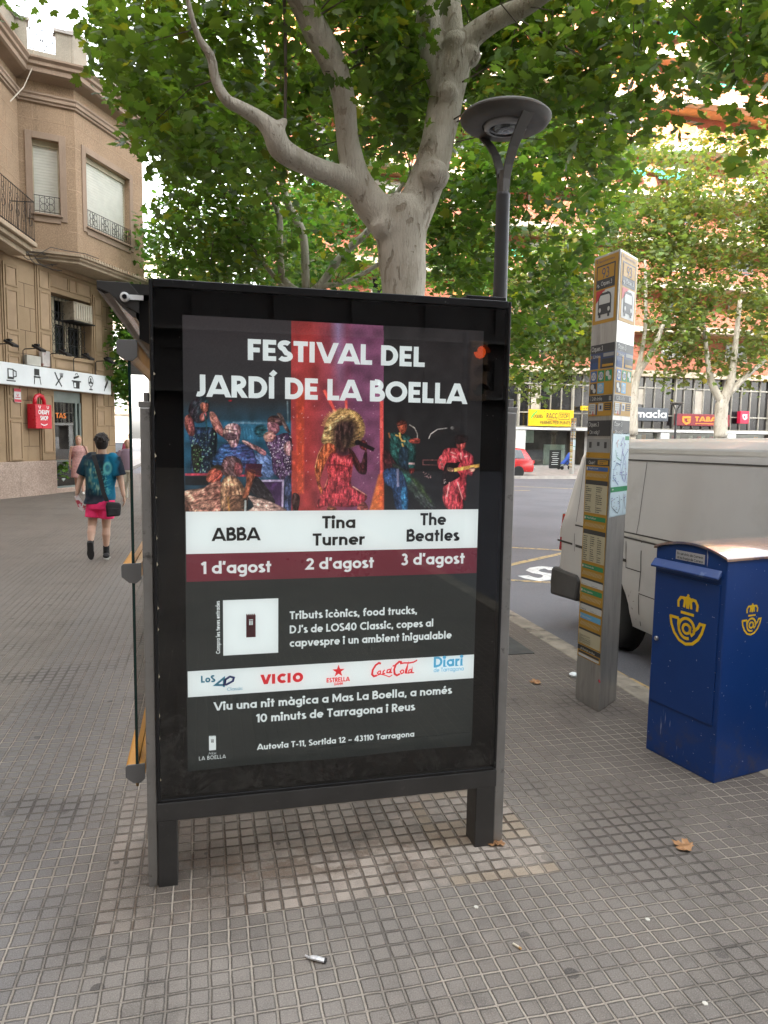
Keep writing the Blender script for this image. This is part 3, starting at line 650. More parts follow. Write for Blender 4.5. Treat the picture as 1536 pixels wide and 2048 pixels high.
# parapet with piers and iron infill
pp = MB()
along(pp, [(.0, 11.48), (.0, 11.78), (-.25, 11.80), (-.25, 11.48)], PATH)
for Pq, a, b in ((PF, LF - 6, LF - .0), (P1, -.16, .30), (P2, -.02, .62), (P2, 1.9, 3.3)):
    lbox(pp, Pq, a, b, -.26, .004, 11.5, 12.46)
lbox(pp, P1, .98, L1 + .02, -.26, .002, 11.5, 12.36)
pp.build('parapet', M_OLD, bl)
cp = MB()
for Pq, a, b, z in ((PF, LF - 6, LF + .02, 12.46), (P1, -.20, .34, 12.461), (P1, .94, L1 + .03, 12.36), (P2, .05, .66, 12.461), (P2, 1.86, 3.3, 12.46)): lbox(cp, Pq, a, b, -.3, .05, z, z + .08)
cp.build('coping', mk('grey coping', (.40, .37, .34), .9, dirt=(.2, .19, .17)), bl)
ri = MB()
for z in (11.86, 12.36): ri.tube([P1(.30, -.1, z), P1(.98, -.1, z)], .012, 5)
for s in (.36, .92): ri.tube([P1(s, -.1, 11.8), P1(s, -.1, 12.36)], .012, 5)
for cx, cz in ((.64, 12.23), (.50, 12.1), (.78, 12.1), (.64, 11.97)): ri.tube([P1(cx + .12 * math.cos(q), -.1, cz + .12 * math.sin(q)) for q in np.linspace(0, 6.3, 16)], .009, 5, caps=False)
for cx, cz in ((.5, 12.26), (.78, 12.26), (.5, 11.95), (.78, 11.95), (.64, 12.1)): ri.tube([P1(cx + .04 * math.cos(q), -.1, cz + .04 * math.sin(q)) for q in np.linspace(0, 6.3, 10)], .007, 5, caps=False)
ri.build('roof_railing', M_IRON, bl)
rf = MB(); rf.add([BP(*FAR0, 11.45), BP(*BAY[0], 11.45), BP(*BAY[1], 11.45), BP(*BAY[2], 11.45), BP(5.1, -8, 11.45), BP(-6, -8, 11.45)], [(0, 1, 2, 3, 4, 5)]); rf.build('roof', M_OLD, bl)
# a rooftop stair head in orange render and the neighbour's wall above
rs = MB(); lbox(rs, BP, .2, 1.3, -3.4, -2.0, 11.45, 13.6); rs.build('roof_shed', mk('orange render', (.55, .22, .09), .85, bump=.3), bl)
def shutter_window(Pq, h, cols):
    s0, s1, z0, z1 = h; f = MB()
    for a, b, c, d in ((s0 - .17, s0, z0 - .16, z1 + .17), (s1, s1 + .17, z0 - .16, z1 + .17), (s0, s1, z1, z1 + .17), (s0, s1, z0 - .22, z0 - .05)): lbox(f, Pq, a, b, -.02, .035, c, d)
    lbox(f, Pq, s0 - .05, s1 + .05, -.02, .10, z0 - .05, z0)
    w = f.build('window', M_TRIM, bl, bevel=.006)
    sh = MB(); n = 24; dz = (z1 - .1 - z0) / n
    for i in range(n):
        z = z0 + i * dz; a = [Pq(s0 + .03, -.20, z), Pq(s1 - .03, -.20, z), Pq(s1 - .03, -.185, z + dz * .75), Pq(s0 + .03, -.185, z + dz * .75)]; sh.quad(*a); sh.quad(Pq(s0 + .03, -.185, z + dz * .75), Pq(s1 - .03, -.185, z + dz * .75), Pq(s1 - .03, -.215, z + dz * .86), Pq(s0 + .03, -.215, z + dz * .86)); sh.quad(Pq(s0 + .03, -.215, z + dz * .86), Pq(s1 - .03, -.215, z + dz * .86), Pq(s1 - .03, -.20, z + dz), Pq(s0 + .03, -.20, z + dz))
    sh.build('shutter', M_SHUT, w, normals=False)
    gd = MB(); lbox(gd, Pq, s0, s0 + .035, -.21, -.16, z0, z1); lbox(gd, Pq, s1 - .035, s1, -.21, -.16, z0, z1); lbox(gd, Pq, s0, s1, -.24, -.14, z1 - .14, z1); gd.build('shutter_guide', M_FRAMEW, w)
    rl = MB(); zr = z0 + .46; ob = .035
    for z in (z0 + .05, zr): rl.tube([Pq(s0 + .01, ob, z), Pq(s1 - .01, ob, z)], .010, 5)
    for s in np.linspace(s0 + .02, s1 - .02, 5 * cols + 1): rl.tube([Pq(s, ob, z0), Pq(s, ob, zr)], .006, 4)
    for k in range(cols):
        c = s0 + (s1 - s0) * (k + .5) / cols; rr = min(.085, (s1 - s0) / cols * .2)
        for dx, dz_ in ((rr, rr), (-rr, rr), (rr, -rr), (-rr, -rr)): rl.tube([Pq(c + dx + rr * math.cos(q), ob + .005, (z0 + zr + .05) / 2 + dz_ + rr * math.sin(q)) for q in np.linspace(0, 6.3, 12)], .007, 4, caps=False)
    rl.build('window_railing', M_IRON, w)
shutter_window(P1, W1, 1); shutter_window(P2, W2, 4)
# balcony on the left facade
bf = MB(); lbox(bf, PF, LF - 4.2, LF - .62, -.02, .62, 6.52, 6.64); lbox(bf, PF, LF - 4.1, LF - .72, -.02, .52, 6.40, 6.52); lbox(bf, PF, LF - 4.0, LF - .82, -.02, .40, 6.26, 6.40)
bal = bf.build('balcony', M_CORN, bl, bevel=.02)
br = MB()
for z in (6.70, 7.66): br.tube([PF(LF - 4.15, .57, z), PF(LF - .67, .57, z), PF(LF - .67, .0, z)], .014, 5)
for s in np.arange(LF - 4.15, LF - .66, .105): br.tube([PF(s, .57, 6.64), PF(s, .57, 7.66)], .007, 4)
for o in np.arange(.06, .56, .10): br.tube([PF(LF - .67, o, 6.64), PF(LF - .67, o, 7.66)], .007, 4)
for k in range(7):
    c = LF - .95 - k * .42
    for cz, rr in ((7.45, .07), (7.28, .07), (7.08, .10)): br.tube([PF(c + rr * math.cos(q), .575, cz + rr * math.sin(q)) for q in np.linspace(0, 6.3, 12)], .007, 4, caps=False)
br.build('balcony_railing', M_IRON, bal)
bdoor = MB(); lbox(bdoor, PF, LF - 2.55, LF - 1.35, -.26, -.22, 6.9, 9.5); bdoor.build('balcony_door', M_SHUT, bl)
cb = MB()
for q in range(4): cb.tube([BP(.3 + .25 * i, .30 + .12 * math.sin(i * 1.3 + q) - .02 * q, 6.30 + .05 * q + .10 * math.sin(i * .9 + q * 1.7)) for i in range(7)], .012, 4)
cb.tube([BP(1.0, .25, 6.45), BP(1.25, .5, 6.72), BP(1.6, .75, 6.70), BP(1.9, 1.1, 6.68), BP(2.5, 1.1, 6.69)], .012, 4)
cb.build('cable', mk('black cable', (.03, .028, .027), .6), bl)
ropem = MB(); ropem.tube([PF(LF - .4, .5, 12.3), PF(LF - .3, .55, 11.7), PF(LF - .15, .52, 11.3), PF(LF - .35, .3, 10.6), PF(LF - .9, .16, 10.0)], .014, 5); ropem.build('hanging_cable', mk('pale cable', (.55, .48, .38), .7), bl)
# neighbour above, pale block down the side street
M_PALE = mat_render('pale limewash', (.38, .33, .26), (.46, .41, .34), .1)
nb = MB(); nb.box((-21.5, 30, 9.2), (9, 8, 18.4)); nbo = thing('stair_tower_house', (-21.5, 30, 0), 'cream house wall with red coping rising above the corner building roof', 'building', rot=0); nb.build('wall', M_PALE, nbo)
nb = MB(); nb.box((-21.5, 30, 18.5), (9.3, 8.3, .25)); nb.build('coping', mk('red coping', (.5, .06, .05), .7), nbo)
pbk = thing('pale_building', W(-3.2, 66, 0), 'sunlit cream building at the end of the side street', 'building')
q = MB(); PB = lambda s, off, z: W(-16 + s, 64 - off, z)
PBH = [(a, a + 1.3, z, z + 2.2) for a in (2.0, 5.2, 8.4, 11.6, 14.8) for z in (4.0, 8.0, 12.0)]
wallrect(q, PB, 0, 18, -.1, 16, PBH, .3); lbox(q, PB, 0, 18, -9, -.31, -.1, 16); q.build('wall', M_PALE, pbk)
for h in PBH:
    q = MB(); lbox(q, PB, h[0], h[1], -.28, -.22, h[2], h[3]); q.build('window', mk('pale blind', (.55, .58, .60), .5) if h is PBH[0] else bpy.data.materials['pale blind'], pbk)
q = MB(); lbox(q, PB, -.1, 18.1, -.05, .18, 3.3, 3.55); lbox(q, PB, -.1, 18.1, -.05, .25, 7.3, 7.5); lbox(q, PB, -.1, 18.1, -.05, .5, 15.7, 16.2); q.build('cornice', M_PALE, pbk)
# ------------------------------------------------------------------ bus shelter with its advertising panel
PV = 2.774                                           # the panel's front stands on this line across the street
NF = -E2                                             # towards the viewer
def PU(x, y, v=PV): q = plane(x, y, E2 * v, E2); return float(q @ E1), float(q[2])
def srgb(c): c = np.asarray(c, float); return np.where(c <= .04045, c / 12.92, ((c + .055) / 1.055) ** 2.4)
M_FRAME = mk('dark grey frame metal', (.062, .060, .058), .42, .5, var=.15, scale=6, dirt=(.12, .115, .11), dscale=22, dlo=.62, dhi=.75)
M_FRAMEB = mk('black frame edge', (.012, .012, .013), .35, .3, dirt=(.10, .10, .09), dscale=30, dlo=.62, dhi=.72)
M_POST = mk('grey anodised post', (.27, .262, .248), .42, .55, var=.10, scale=9, dirt=(.10, .095, .09), dscale=18, dlo=.58, dhi=.75)
M_ORANGE = mk('orange rail paint', (.62, .27, .025), .38, var=.08, scale=6, dirt=(.35, .16, .03), dscale=12, dlo=.58, dhi=.75)
M_CAP = mk('grey cap', (.19, .19, .19), .5, .2)
M_LETW = mk('white print', (.80, .84, .83), .45, var=.02); M_LETK = mk('black print', (.018, .018, .02), .45, var=.05); M_LETR = mk('red print', (.62, .02, .03), .45, var=.04)
sh = thing('bus_shelter', W(.5, 2.86, 0), 'dark framed bus shelter whose end panel shows a festival poster', 'bus shelter')
f = MB()
f.bx(-.190, -.178, PV, PV + .15, .345, 2.300); f.bx(1.189, 1.201, PV, PV + .15, .345, 2.300)
f.bx(-.177, 1.188, PV + .001, PV + .15, 2.274, 2.302); f.bx(-.178, 1.189, PV - .001, PV + .15, .342, .352)
fo = f.build('panel_frame', M_FRAMEB, sh, bevel=.003)
f = MB(); f.bx(-.192, 1.203, PV - .002, PV + .10, .265, .340); f.build('bottom_rail', M_FRAME, sh, bevel=.004)
f = MB(); f.bx(-.170, 1.180, PV + .148, PV + .156, .345, 2.29); f.build('panel_back', M_FRAMEB, sh)
for a, b in ((-.190, -.118), (1.112, 1.199)):
    f = MB(); f.bx(a, b, PV - .001, PV + .11, -.01, .268); f.build('leg', M_FRAME, sh, bevel=.004)
for a, b, h in ((-.228, -.1915, 1.845), (1.2025, 1.245, 1.86)):
    f = MB(); f.bx(a, b, PV + .012, PV + .105, -.01, h); p = f.build('side_post', M_POST, sh, bevel=.004)
    f = MB(); f.bx(a - .006, b + .006, PV + .02, PV + .10, h + .001, h + .022); f.bx(a + .012, b - .008, PV + .03, PV + .09, h + .022, h + .055); f.build('post_cap', M_POST, p, bevel=.002)
# black screen printed backing with glue and grime
t_ = NT('black panel backing'); o_ = t_.obj(); x_, y_, z_ = t_.sep(o_)[:3]
n_ = t_.noise(o_, 5, 6, .72, .6); low = t_.math('SUBTRACT', 1.0, t_.ramp(z_, .37, .50)); left = t_.math('MULTIPLY', t_.math('SUBTRACT', 1.0, t_.ramp(x_, -.60, -.54)), t_.math('SUBTRACT', 1.0, t_.ramp(z_, .5, .8)))
msk = t_.math('MULTIPLY', t_.math('MAXIMUM', low, left), t_.ramp(n_, .47, .56)); fl = t_.ramp(t_.noise(o_, 60, 3, .8), .66, .74)
b_ = t_.mix(msk, (.003, .003, .0035), t_.mix(t_.ramp(t_.noise(o_, 25, 4), .3, .7), (.05, .052, .052), (.13, .13, .125))); b_ = t_.mix(t_.math('MULTIPLY', fl, t_.ramp(t_.noise(o_, 3, 3), .5, .7)), b_, (.18, .18, .17))
t_.put(t_.b.inputs['Base Color'], b_); t_.b.inputs['Roughness'].default_value = .7; t_.b.inputs['Specular IOR Level'].default_value = .1
f = MB(); f.quad(W(-.178, PV + .030, .35), W(1.189, PV + .030, .35), W(1.189, PV + .030, 2.275), W(-.178, PV + .030, 2.275)); f.build('panel_backing', t_.mat, sh)
# sealant drips on the frame's inner edge
f = MB(); rg = random.Random(3)
for k in range(12):
    z = .45 + k * .135 + rg.uniform(-.04, .04); L = rg.uniform(.008, .02); f.prism([W(-.1775, PV - .0015, z), W(-.1765 + rg.uniform(.002, .006), PV - .0015, z + L * .4), W(-.1775, PV - .0015, z + L)], NF * .001)
f.build('sealant', mk('cream sealant', (.45, .40, .30), .8), fo)

# ---- the poster, lit from behind by the panel's light box
LIT = .052
PZ = PV + .018
pos = MB(); u0, u1, z0, z1 = -.076, 1.092, .452, 2.182
rows = 40; wob = lambda u, z: W(u, PZ + .0015 * math.sin(u * 9) * math.sin(z * 5) + (.010 * max(0, (.50 - z) / .05) ** 2 if z < .5 else 0), z)
us = np.linspace(u0, u1, 24); zs = np.concatenate([np.linspace(z0 - .03, .52, 14), np.linspace(.56, z1, 26)])
gv = [wob(u, z + (.018 * (u - u0) / (u1 - u0) if z < .5 else 0)) for z in zs for u in us]; n = len(us)
pos.add(gv, [(j * n + i, j * n + i + 1, (j + 1) * n + i + 1, (j + 1) * n + i) for j in range(len(zs) - 1) for i in range(n - 1)])
t_ = NT('printed charcoal poster paper'); o_ = t_.obj(); t_.put(t_.b.inputs['Base Color'], t_.mix(t_.noise(o_, 2), (.015, .019, .0185), (.021, .026, .025))); t_.b.inputs['Roughness'].default_value = .28; t_.b.inputs['Specular IOR Level'].default_value = .45
poster = pos.build('poster', backlit(t_.mat, LIT), sh, smooth=True)
FP = lambda dv: (lambda u, z: W(u, PZ - dv, z))
# printed picture: colours painted over a fine grid
NU, NZ = 560, 350
gu = np.linspace(u0 + .001, u1 - .003, NU); gz = np.linspace(1.455, 2.181, NZ); UU_, ZZ_ = np.meshgrid(gu, gz)
PTS = (UU_[..., None] * E1 + (PZ - .0025) * E2 + ZZ_[..., None] * np.array([0, 0, 1])).reshape(-1, 3)
PXc, PYc = proj(PTS); CV = np.zeros((NU * NZ, 3))
def lerp(a, b, t): t = np.clip(t, 0, 1)[:, None]; return np.array(a) * (1 - t) + np.array(b) * t
def vnoise(x, y, s, seed=0):
    r = np.random.default_rng(seed); g = r.random((97, 97)); X = x / s; Y = y / s; i = np.floor(X).astype(int); j = np.floor(Y).astype(int); fx = X - i; fy = Y - j
    fx = fx * fx * (3 - 2 * fx); fy = fy * fy * (3 - 2 * fy); i0, i1, j0, j1 = i % 97, (i + 1) % 97, j % 97, (j + 1) % 97
    return (g[j0, i0] * (1 - fx) + g[j0, i1] * fx) * (1 - fy) + (g[j1, i0] * (1 - fx) + g[j1, i1] * fx) * fy
def sdist(poly, x, y):
    P = np.array(poly, float); d = np.full(x.shape, 1e9); ins = np.zeros(x.shape, bool)
    for i in range(len(P)):
        a = P[i]; b = P[(i + 1) % len(P)]; e = b - a; t = np.clip(((x - a[0]) * e[0] + (y - a[1]) * e[1]) / (e @ e + 1e-9), 0, 1)
        d = np.minimum(d, np.hypot(x - a[0] - e[0] * t, y - a[1] - e[1] * t))
        c = ((a[1] > y) != (b[1] > y)) & (x < (b[0] - a[0]) * (y - a[1]) / (b[1] - a[1] + 1e-12) + a[0]); ins ^= c
    return np.where(ins, -d, d)
def rgb(h): return np.array([int(h[i:i + 2], 16) for i in (0, 2, 4)]) / 255
def smooth_poly(p, n=4):
    P = np.array(p, float); k = len(P); out = []
    for i in range(k):
        a, b, c, d = P[i - 1], P[i], P[(i + 1) % k], P[(i + 2) % k]
        for t in np.arange(n) / n: out.append(.5 * (2 * b + (c - a) * t + (2 * a - 5 * b + 4 * c - d) * t * t + (3 * b - 3 * c + d - a) * t ** 3))
    return np.array(out)
def seed_ang(P): q = P - P.mean(0); w, v = np.linalg.eigh(q.T @ q); return math.atan2(v[1, 1], v[0, 1]) + math.pi / 2
def blend(idx, al, c): CV[idx] = CV[idx] * (1 - al[:, None]) + c * al[:, None]
def fill(poly, c, c2=None, soft=1.0, alpha=1.0, vol=9.0, tex=.35, ts=3.0, curve=True, seed=1, dirv=(1, 0)):
    P = smooth_poly(poly) if curve else np.array(poly, float)
    lo = P.min(0) - 3; hi = P.max(0) + 3; idx = np.where((PXc > lo[0]) & (PXc < hi[0]) & (PYc > lo[1]) & (PYc < hi[1]))[0]
    if not len(idx): return
    x, y = PXc[idx], PYc[idx]; d = sdist(P, x, y); al = np.clip(.5 - d / soft, 0, 1) * alpha
    c = rgb(c); c2 = rgb(c2) if c2 else c * .6
    t = ((x - lo[0]) / (hi[0] - lo[0]) * dirv[0] + (y - lo[1]) / (hi[1] - lo[1]) * dirv[1]); nz = vnoise(x, y, ts, seed) * .6 + vnoise(x, y, ts * 2.3, seed + 5) * .4
    t = np.clip(t + (nz - .5) * 2 * tex * 1.1, 0, 1); fine = vnoise(x * 1.3, y * .8, 1.2, seed + 9); sh_ = (.62 + .46 * np.clip(-d / vol, 0, 1) ** .7) * (.82 + .36 * fine) if curve else (.9 + .2 * fine); lit_ = 1 + .35 * np.clip((vnoise(x, y * .7, 6, seed + 3) - .55) * 3, 0, 1); ang_ = seed_ang(P); uu = x * math.cos(ang_) + y * math.sin(ang_); vv_ = y * math.cos(ang_) - x * math.sin(ang_); nf = vnoise(uu + 40, vv_ * .30 + 40, 2.6, seed + 13) * .65 + vnoise(uu + 9, vv_ * .5 + 7, 1.3, seed + 17) * .35
    cc_ = lerp(c, c2, t) * (sh_ * lit_)[:, None]
    if curve and tex < .9: dk = np.clip((.46 - nf) * 6, 0, 1)[:, None]; hl = np.clip((nf - .60) * 6, 0, 1)[:, None]; cc_ = cc_ * (1 - .42 * dk); cc_ = cc_ + (cc_ * .38 + .06) * hl
    blend(idx, al, np.clip(cc_, 0, 1))
def ell(cx, cy, rx, ry, c, c2=None, **k): fill([(cx + rx * math.cos(w), cy + ry * math.sin(w)) for w in np.linspace(0, 6.28, 10)[:-1]], c, c2, **k)
def pline(pts, w, c, c2=None, **k):
    L, Rr = [], []; P = np.array(pts, float)
    for i in range(len(P)):
        t = P[min(i + 1, len(P) - 1)] - P[max(i - 1, 0)]; t /= np.linalg.norm(t) + 1e-9; nn = np.array([-t[1], t[0]]) * w / 2; L.append(P[i] + nn); Rr.append(P[i] - nn)
    fill(L + Rr[::-1], c, c2, curve=False, **k)
def specks(poly, c, n, r=(.4, 1.0), seed=2):
    P = np.array(poly, float); rg = np.random.default_rng(seed); lo, hi = P.min(0), P.max(0); k = 0
    while k < n:
        q = lo + (hi - lo) * rg.random(2)
        if sdist(P, q[:1], q[1:])[0] < 0:
            rr = rg.uniform(*r); idx = np.where((abs(PXc - q[0]) < 3) & (abs(PYc - q[1]) < 3))[0]; d = np.hypot(PXc[idx] - q[0], PYc[idx] - q[1]); blend(idx, np.clip(1 - (d - rr) / .8, 0, 1) * rg.uniform(.4, 1), rgb(c)); k += 1
za = lambda *p: [(370 + x / 6.982, 780 + y / 6.982) for x, y in p]
zb_ = lambda *p: [(575 + x / 7.68, 780 + y / 7.68) for x, y in p]
zc = lambda *p: [(760 + x / 7.493, 780 + y / 7.493) for x, y in p]
# dark sky of the poster, then the three stage photographs
CV[:] = lerp(rgb('332e30'), rgb('2a2a2c'), (PYc - 640) / 180)
s1 = PXc < 582.5; s3 = PXc > 767; s2 = ~s1 & ~s3
k1 = np.clip((PYc - 800) / 60, 0, 1); n1 = vnoise(PXc, PYc * .6, 14, 3)
tl = lerp(rgb('163c4e'), rgb('2a6688'), n1) * .85; tl = tl * (1 - np.clip((PYc - 960) / 60, 0, .55))[:, None]
CV[s1] = (CV * (1 - k1[:, None]) + tl * k1[:, None])[s1]
rd = lerp(rgb('963030'), rgb('6c3a58'), np.clip((PXc - 620) / 90, 0, 1)); rd = rd * (.8 + .4 * vnoise(PXc, PYc, 18, 9))[:, None]; CV[s2] = rd[s2]
bm = np.clip(1 - abs(PXc - 676 - (PYc - 640) * .02) / 18, 0, 1) * np.clip(1 - (PYc - 640) / 190, 0, 1); CV[s2] = (CV * (1 - bm[:, None] * .75) + rgb('8a86b4') * bm[:, None] * .75)[s2]
rl_ = np.clip(1 - abs(PXc - 610) / 40, 0, 1) * np.clip(1 - abs(PYc - 690) / 90, 0, 1) * .5; CV[s2] = (CV * (1 - rl_[:, None]) + rgb('9c2a28') * rl_[:, None])[s2]
CV[s3] = (lerp(rgb('262324'), rgb('1c1b1c'), (PYc - 700) / 200) * (.85 + .3 * vnoise(PXc, PYc, 16, 11))[:, None])[s3]
# left: stage deck and five singers
fill(za((0, 430), (1480, 440), (1480, 700), (0, 720)), '1f5f86', '2a7a9c', alpha=.45, soft=8, curve=False); pline(za((660, 455), (1170, 465)), 4, '6d7f8e', '52707f', alpha=.6)
for x in range(780, 960, 40): pline(za((x, 540), (x + 18, 680)), 1.4, '58a2c0', alpha=.5)
pline(za((1430, 150), (1440, 470)), 3, '8fb0b8', alpha=.5); ell(*za((1060, 570))[0], 13, 12, '12313a', '1b4a52', soft=4)
ell(*za((632, 148))[0], 4, 2, 'c02030', 'c02030')
fill(za((940, 900), (1230, 930), (1250, 1200), (960, 1200)), '6a7aa8', '3a4870', alpha=.8, soft=6)
fill(za((60, 560), (240, 520), (430, 560), (440, 900), (330, 1180), (90, 1160), (90, 850)), '203050', '10181c', tex=.5); specks(za((90, 600), (420, 600), (330, 1160), (100, 1140)), '9fd0b0', 70)
fill(za((90, 800), (230, 800), (200, 1140), (120, 1130)), '2a2c22', '151512'); specks(za((110, 820), (240, 820), (260, 1140), (140, 1130)), '7fc070', 30)
fill(za((0, 380), (100, 350), (140, 600), (70, 640), (0, 520)), 'a8584a', '5a2a30'); fill(za((340, 330), (420, 330), (560, 600), (530, 660), (400, 540)), 'c07a68', '8a4a4c')
fill(za((100, 150), (220, 95), (320, 130), (340, 260), (300, 420), (160, 460), (60, 330), (50, 260)), '2a1a22', '1b3034'); fill(za((225, 180), (320, 190), (320, 280), (260, 320), (220, 260)), 'b8684e', '6d3430')
fill(za((200, 360), (260, 310), (300, 330), (290, 420), (220, 430)), 'c06a58', '6a2a34'); pline(za((270, 330), (300, 480), (300, 560)), 3, '1c4a4c')
fill(za((430, 900), (520, 760), (700, 740), (900, 780), (970, 880), (960, 1080), (420, 1060)), '2c4f7c', '33335f', tex=.5)
fill(za((545, 540), (600, 480), (700, 465), (775, 520), (770, 640), (730, 780), (650, 800), (600, 720), (530, 640)), 'e0b0a0', '8a5a6a'); fill(za((530, 620), (640, 590), (730, 640), (690, 700), (560, 690)), '4a3038', '2a1c26', alpha=.8); pline(za((540, 545), (740, 575)), 1.6, '20151c')
fill(za((1150, 420), (1210, 360), (1340, 370), (1390, 450), (1340, 500), (1180, 470)), '6a4038', '2c2028'); fill(za((1280, 330), (1340, 330), (1420, 480), (1470, 600), (1400, 560), (1330, 400)), '8a6a58', '4a3a40')
fill(za((1155, 450), (1290, 470), (1320, 560), (1260, 620), (1170, 590)), 'c88a8c', '7a3c50'); fill(za((1120, 700), (1260, 640), (1480, 640), (1480, 1240), (1250, 1180), (1200, 900)), '5a3a5c', '2a1c34', tex=.5); specks(za((1140, 680), (1480, 640), (1480, 1230), (1250, 1170)), 'e0d8e0', 130, (.3, .9))
fill(za((1100, 620), (1200, 570), (1270, 640), (1220, 720), (1120, 710)), 'd8a08a', '8a4a50'); fill(za((800, 700), (920, 740), (1120, 850), (1110, 920), (980, 840), (830, 750)), 'd09890', '8c5058'); fill(za((1380, 760), (1480, 720), (1480, 900), (1400, 900)), 'd0a098', '7a4a58')
fill(za((850, 1030), (1080, 1030), (1060, 1200), (830, 1180)), '4a2030', '2c1420', curve=False); pline(za((0, 1180), (340, 1178)), 4.5, 'b83a48', '7a2030'); pline(za((740, 1195), (1060, 1200)), 4, 'a02c3c', '6a1c2a'); 
fill(za((0, 1200), (330, 1200), (330, 1330), (0, 1330)), '141c22', '0c1014', curve=False)
fill(za((1010, 1260), (1380, 1250), (1370, 1660), (1230, 1600), (1020, 1440)), '2e1a3a', '3c2448', curve=False)
for p in (((1020, 1270), (1380, 1265)), ((1025, 1280), (1020, 1450)), ((1370, 1270), (1360, 1640))): pline(za(*p), 4, 'b8a8c0', '8a7a9a')
fill(za((1390, 1250), (1480, 1240), (1480, 1690), (1400, 1690)), '3a4466', '26304c')
fill(za((960, 1200), (1100, 1300), (1260, 1560), (1150, 1560), (900, 1400)), '1c1a20', '2a2428')
fill(za((330, 1140), (440, 1050), (540, 1090), (510, 1240), (430, 1320), (330, 1290), (295, 1240)), 'c05a40', '7a2c28'); fill(za((350, 1100), (440, 1045), (540, 1080), (500, 1120), (400, 1090)), '6a5a3a', '3c2c20')
fill(za((0, 1410), (240, 1370), (350, 1310), (500, 1280), (560, 1500), (520, 1720), (0, 1720), (60, 1600), (0, 1540)), 'b88a72', '6a3c34', tex=.6, ts=5); fill(za((0, 1540), (60, 1590), (110, 1700), (0, 1720)), '7a5040', '503028')
fill(za((540, 960), (640, 920), (760, 960), (810, 1080), (780, 1180), (700, 1220), (560, 1200), (500, 1120)), '4a2c2c', '6a5458', tex=.6); fill(za((700, 1010), (800, 1060), (800, 1150), (740, 1210), (690, 1150)), 'b05a58', '6a2c3c')
fill(za((520, 1260), (700, 1210), (840, 1380), (880, 1480), (830, 1720), (520, 1720)), 'b08460', '5a3a2c', tex=.6, ts=5); fill(za((640, 1480), (860, 1500), (840, 1720), (560, 1720)), '7a5038', '3a2820')
fill(za((860, 1150), (920, 1110), (990, 1150), (940, 1300), (880, 1480), (800, 1500), (850, 1330)), 'c06a44', '7a3424'); pline(za((840, 1110), (1080, 1190)), 4, '5a2226', '2c1216')
fill(za((880, 1480), (1000, 1500), (1200, 1560), (1420, 1700), (880, 1710), (960, 1620)), 'c8a494', '7a5a54', tex=.5, ts=5); pline(za((845, 1540), (840, 1720)), 4, 'a8b0b0', '8a9090'); pline(za((600, 1480), (620, 1720)), 4, 'a8783c', '6a4424', tex=.9)
# middle: singer with a halo of blonde hair, red light
for p, w in ((((560, 0), (740, 340)), 6), (((900, 160), (905, 300)), 5), (((1445, 170), (1450, 1850)), 7)): pline(zb_(*p), w, 'e05040', 'c83c3c', soft=2)
fill(zb_((130, 0), (260, 0), (250, 1590), (140, 1590)), '9c3420', 'c04a28', alpha=.8, soft=5, curve=False, dirv=(0, 1)); fill(zb_((60, 930), (130, 930), (140, 1600), (70, 1600)), 'b84430', '9c3424', alpha=.8, curve=False, soft=3)
fill(zb_((1400, 1300), (1480, 1260), (1480, 1850), (1260, 1850)), 'e07828', 'b84a20', alpha=.85, soft=4, curve=False)
fill(zb_((80, 1600), (150, 1590), (190, 1660), (160, 1850), (80, 1850)), '3a2424', '241414'); specks(zb_((60, 160), (1440, 160), (1440, 1500), (60, 1500)), 'e8c8d0', 55, (.3, .7), 8)
hair = [(840, 285), (980, 300), (1100, 370), (1170, 500), (1180, 640), (1140, 760), (1040, 860), (860, 900), (660, 880), (520, 800), (550, 640), (590, 500), (640, 400), (740, 330)]
fill(zb_(*hair), 'cfa868', '8a6238', soft=3, tex=.5, ts=2, vol=22)
rg = np.random.default_rng(4)
for w_ in np.linspace(-2.9, .3, 46): 
    c = np.array([850, 620]); r0 = 250 + rg.random() * 30; r1 = 318 + rg.random() * 40; pline(zb_(*(c + np.array([math.cos(w_), math.sin(w_)]) * r * np.array([1.02, 1.0]) for r in (r0, r1))), 1.3, 'd8b468', 'b08444', alpha=.8)
fill(zb_((700, 560), (780, 480), (900, 440), (1030, 500), (1060, 620), (1020, 760), (960, 860), (940, 960), (860, 1000), (740, 930), (690, 780)), '38211c', '201312', soft=16); fill(zb_((840, 720), (930, 690), (960, 800), (900, 900), (850, 860)), '4a3428', '2a1a16', soft=5)
fill(zb_((620, 810), (720, 850), (740, 960), (620, 1060), (560, 1200), (500, 1400), (560, 1560), (620, 1620), (560, 1680), (490, 1560), (430, 1330), (420, 1180), (470, 980), (540, 860)), 'c06030', '8a3824', tex=.4)
fill(zb_((930, 900), (1010, 940), (1080, 1060), (1130, 1120), (1180, 960), (1220, 900), (1220, 1240), (1180, 1300), (1090, 1270), (1010, 1130)), '5c2420', '36141a'); fill(zb_((1100, 800), (1180, 770), (1230, 840), (1200, 930), (1120, 890)), '8a2f2c', '4a181c')
fill(zb_((690, 960), (860, 1010), (960, 990), (1010, 1100), (990, 1280), (990, 1480), (1220, 1620), (1150, 1740), (980, 1800), (620, 1780), (440, 1800), (560, 1500), (620, 1340), (600, 1120)), 'b8383a', '842430', tex=.5, ts=4, dirv=(.6, .4)); pline(zb_((620, 1150), (800, 1150), (990, 1200)), 4, '5a1a20', '5a1a20', alpha=.7)
pline(zb_((1000, 1480), (1220, 1620)), 1.6, 'f0a080'); pline(zb_((620, 1360), (570, 1500)), 1.6, 'f09070')
for x in (700, 800, 900): pline(zb_((x, 1400), (x - 60 + (x - 700) * .5, 1780)), 4, '8a2832', alpha=.6, soft=3)
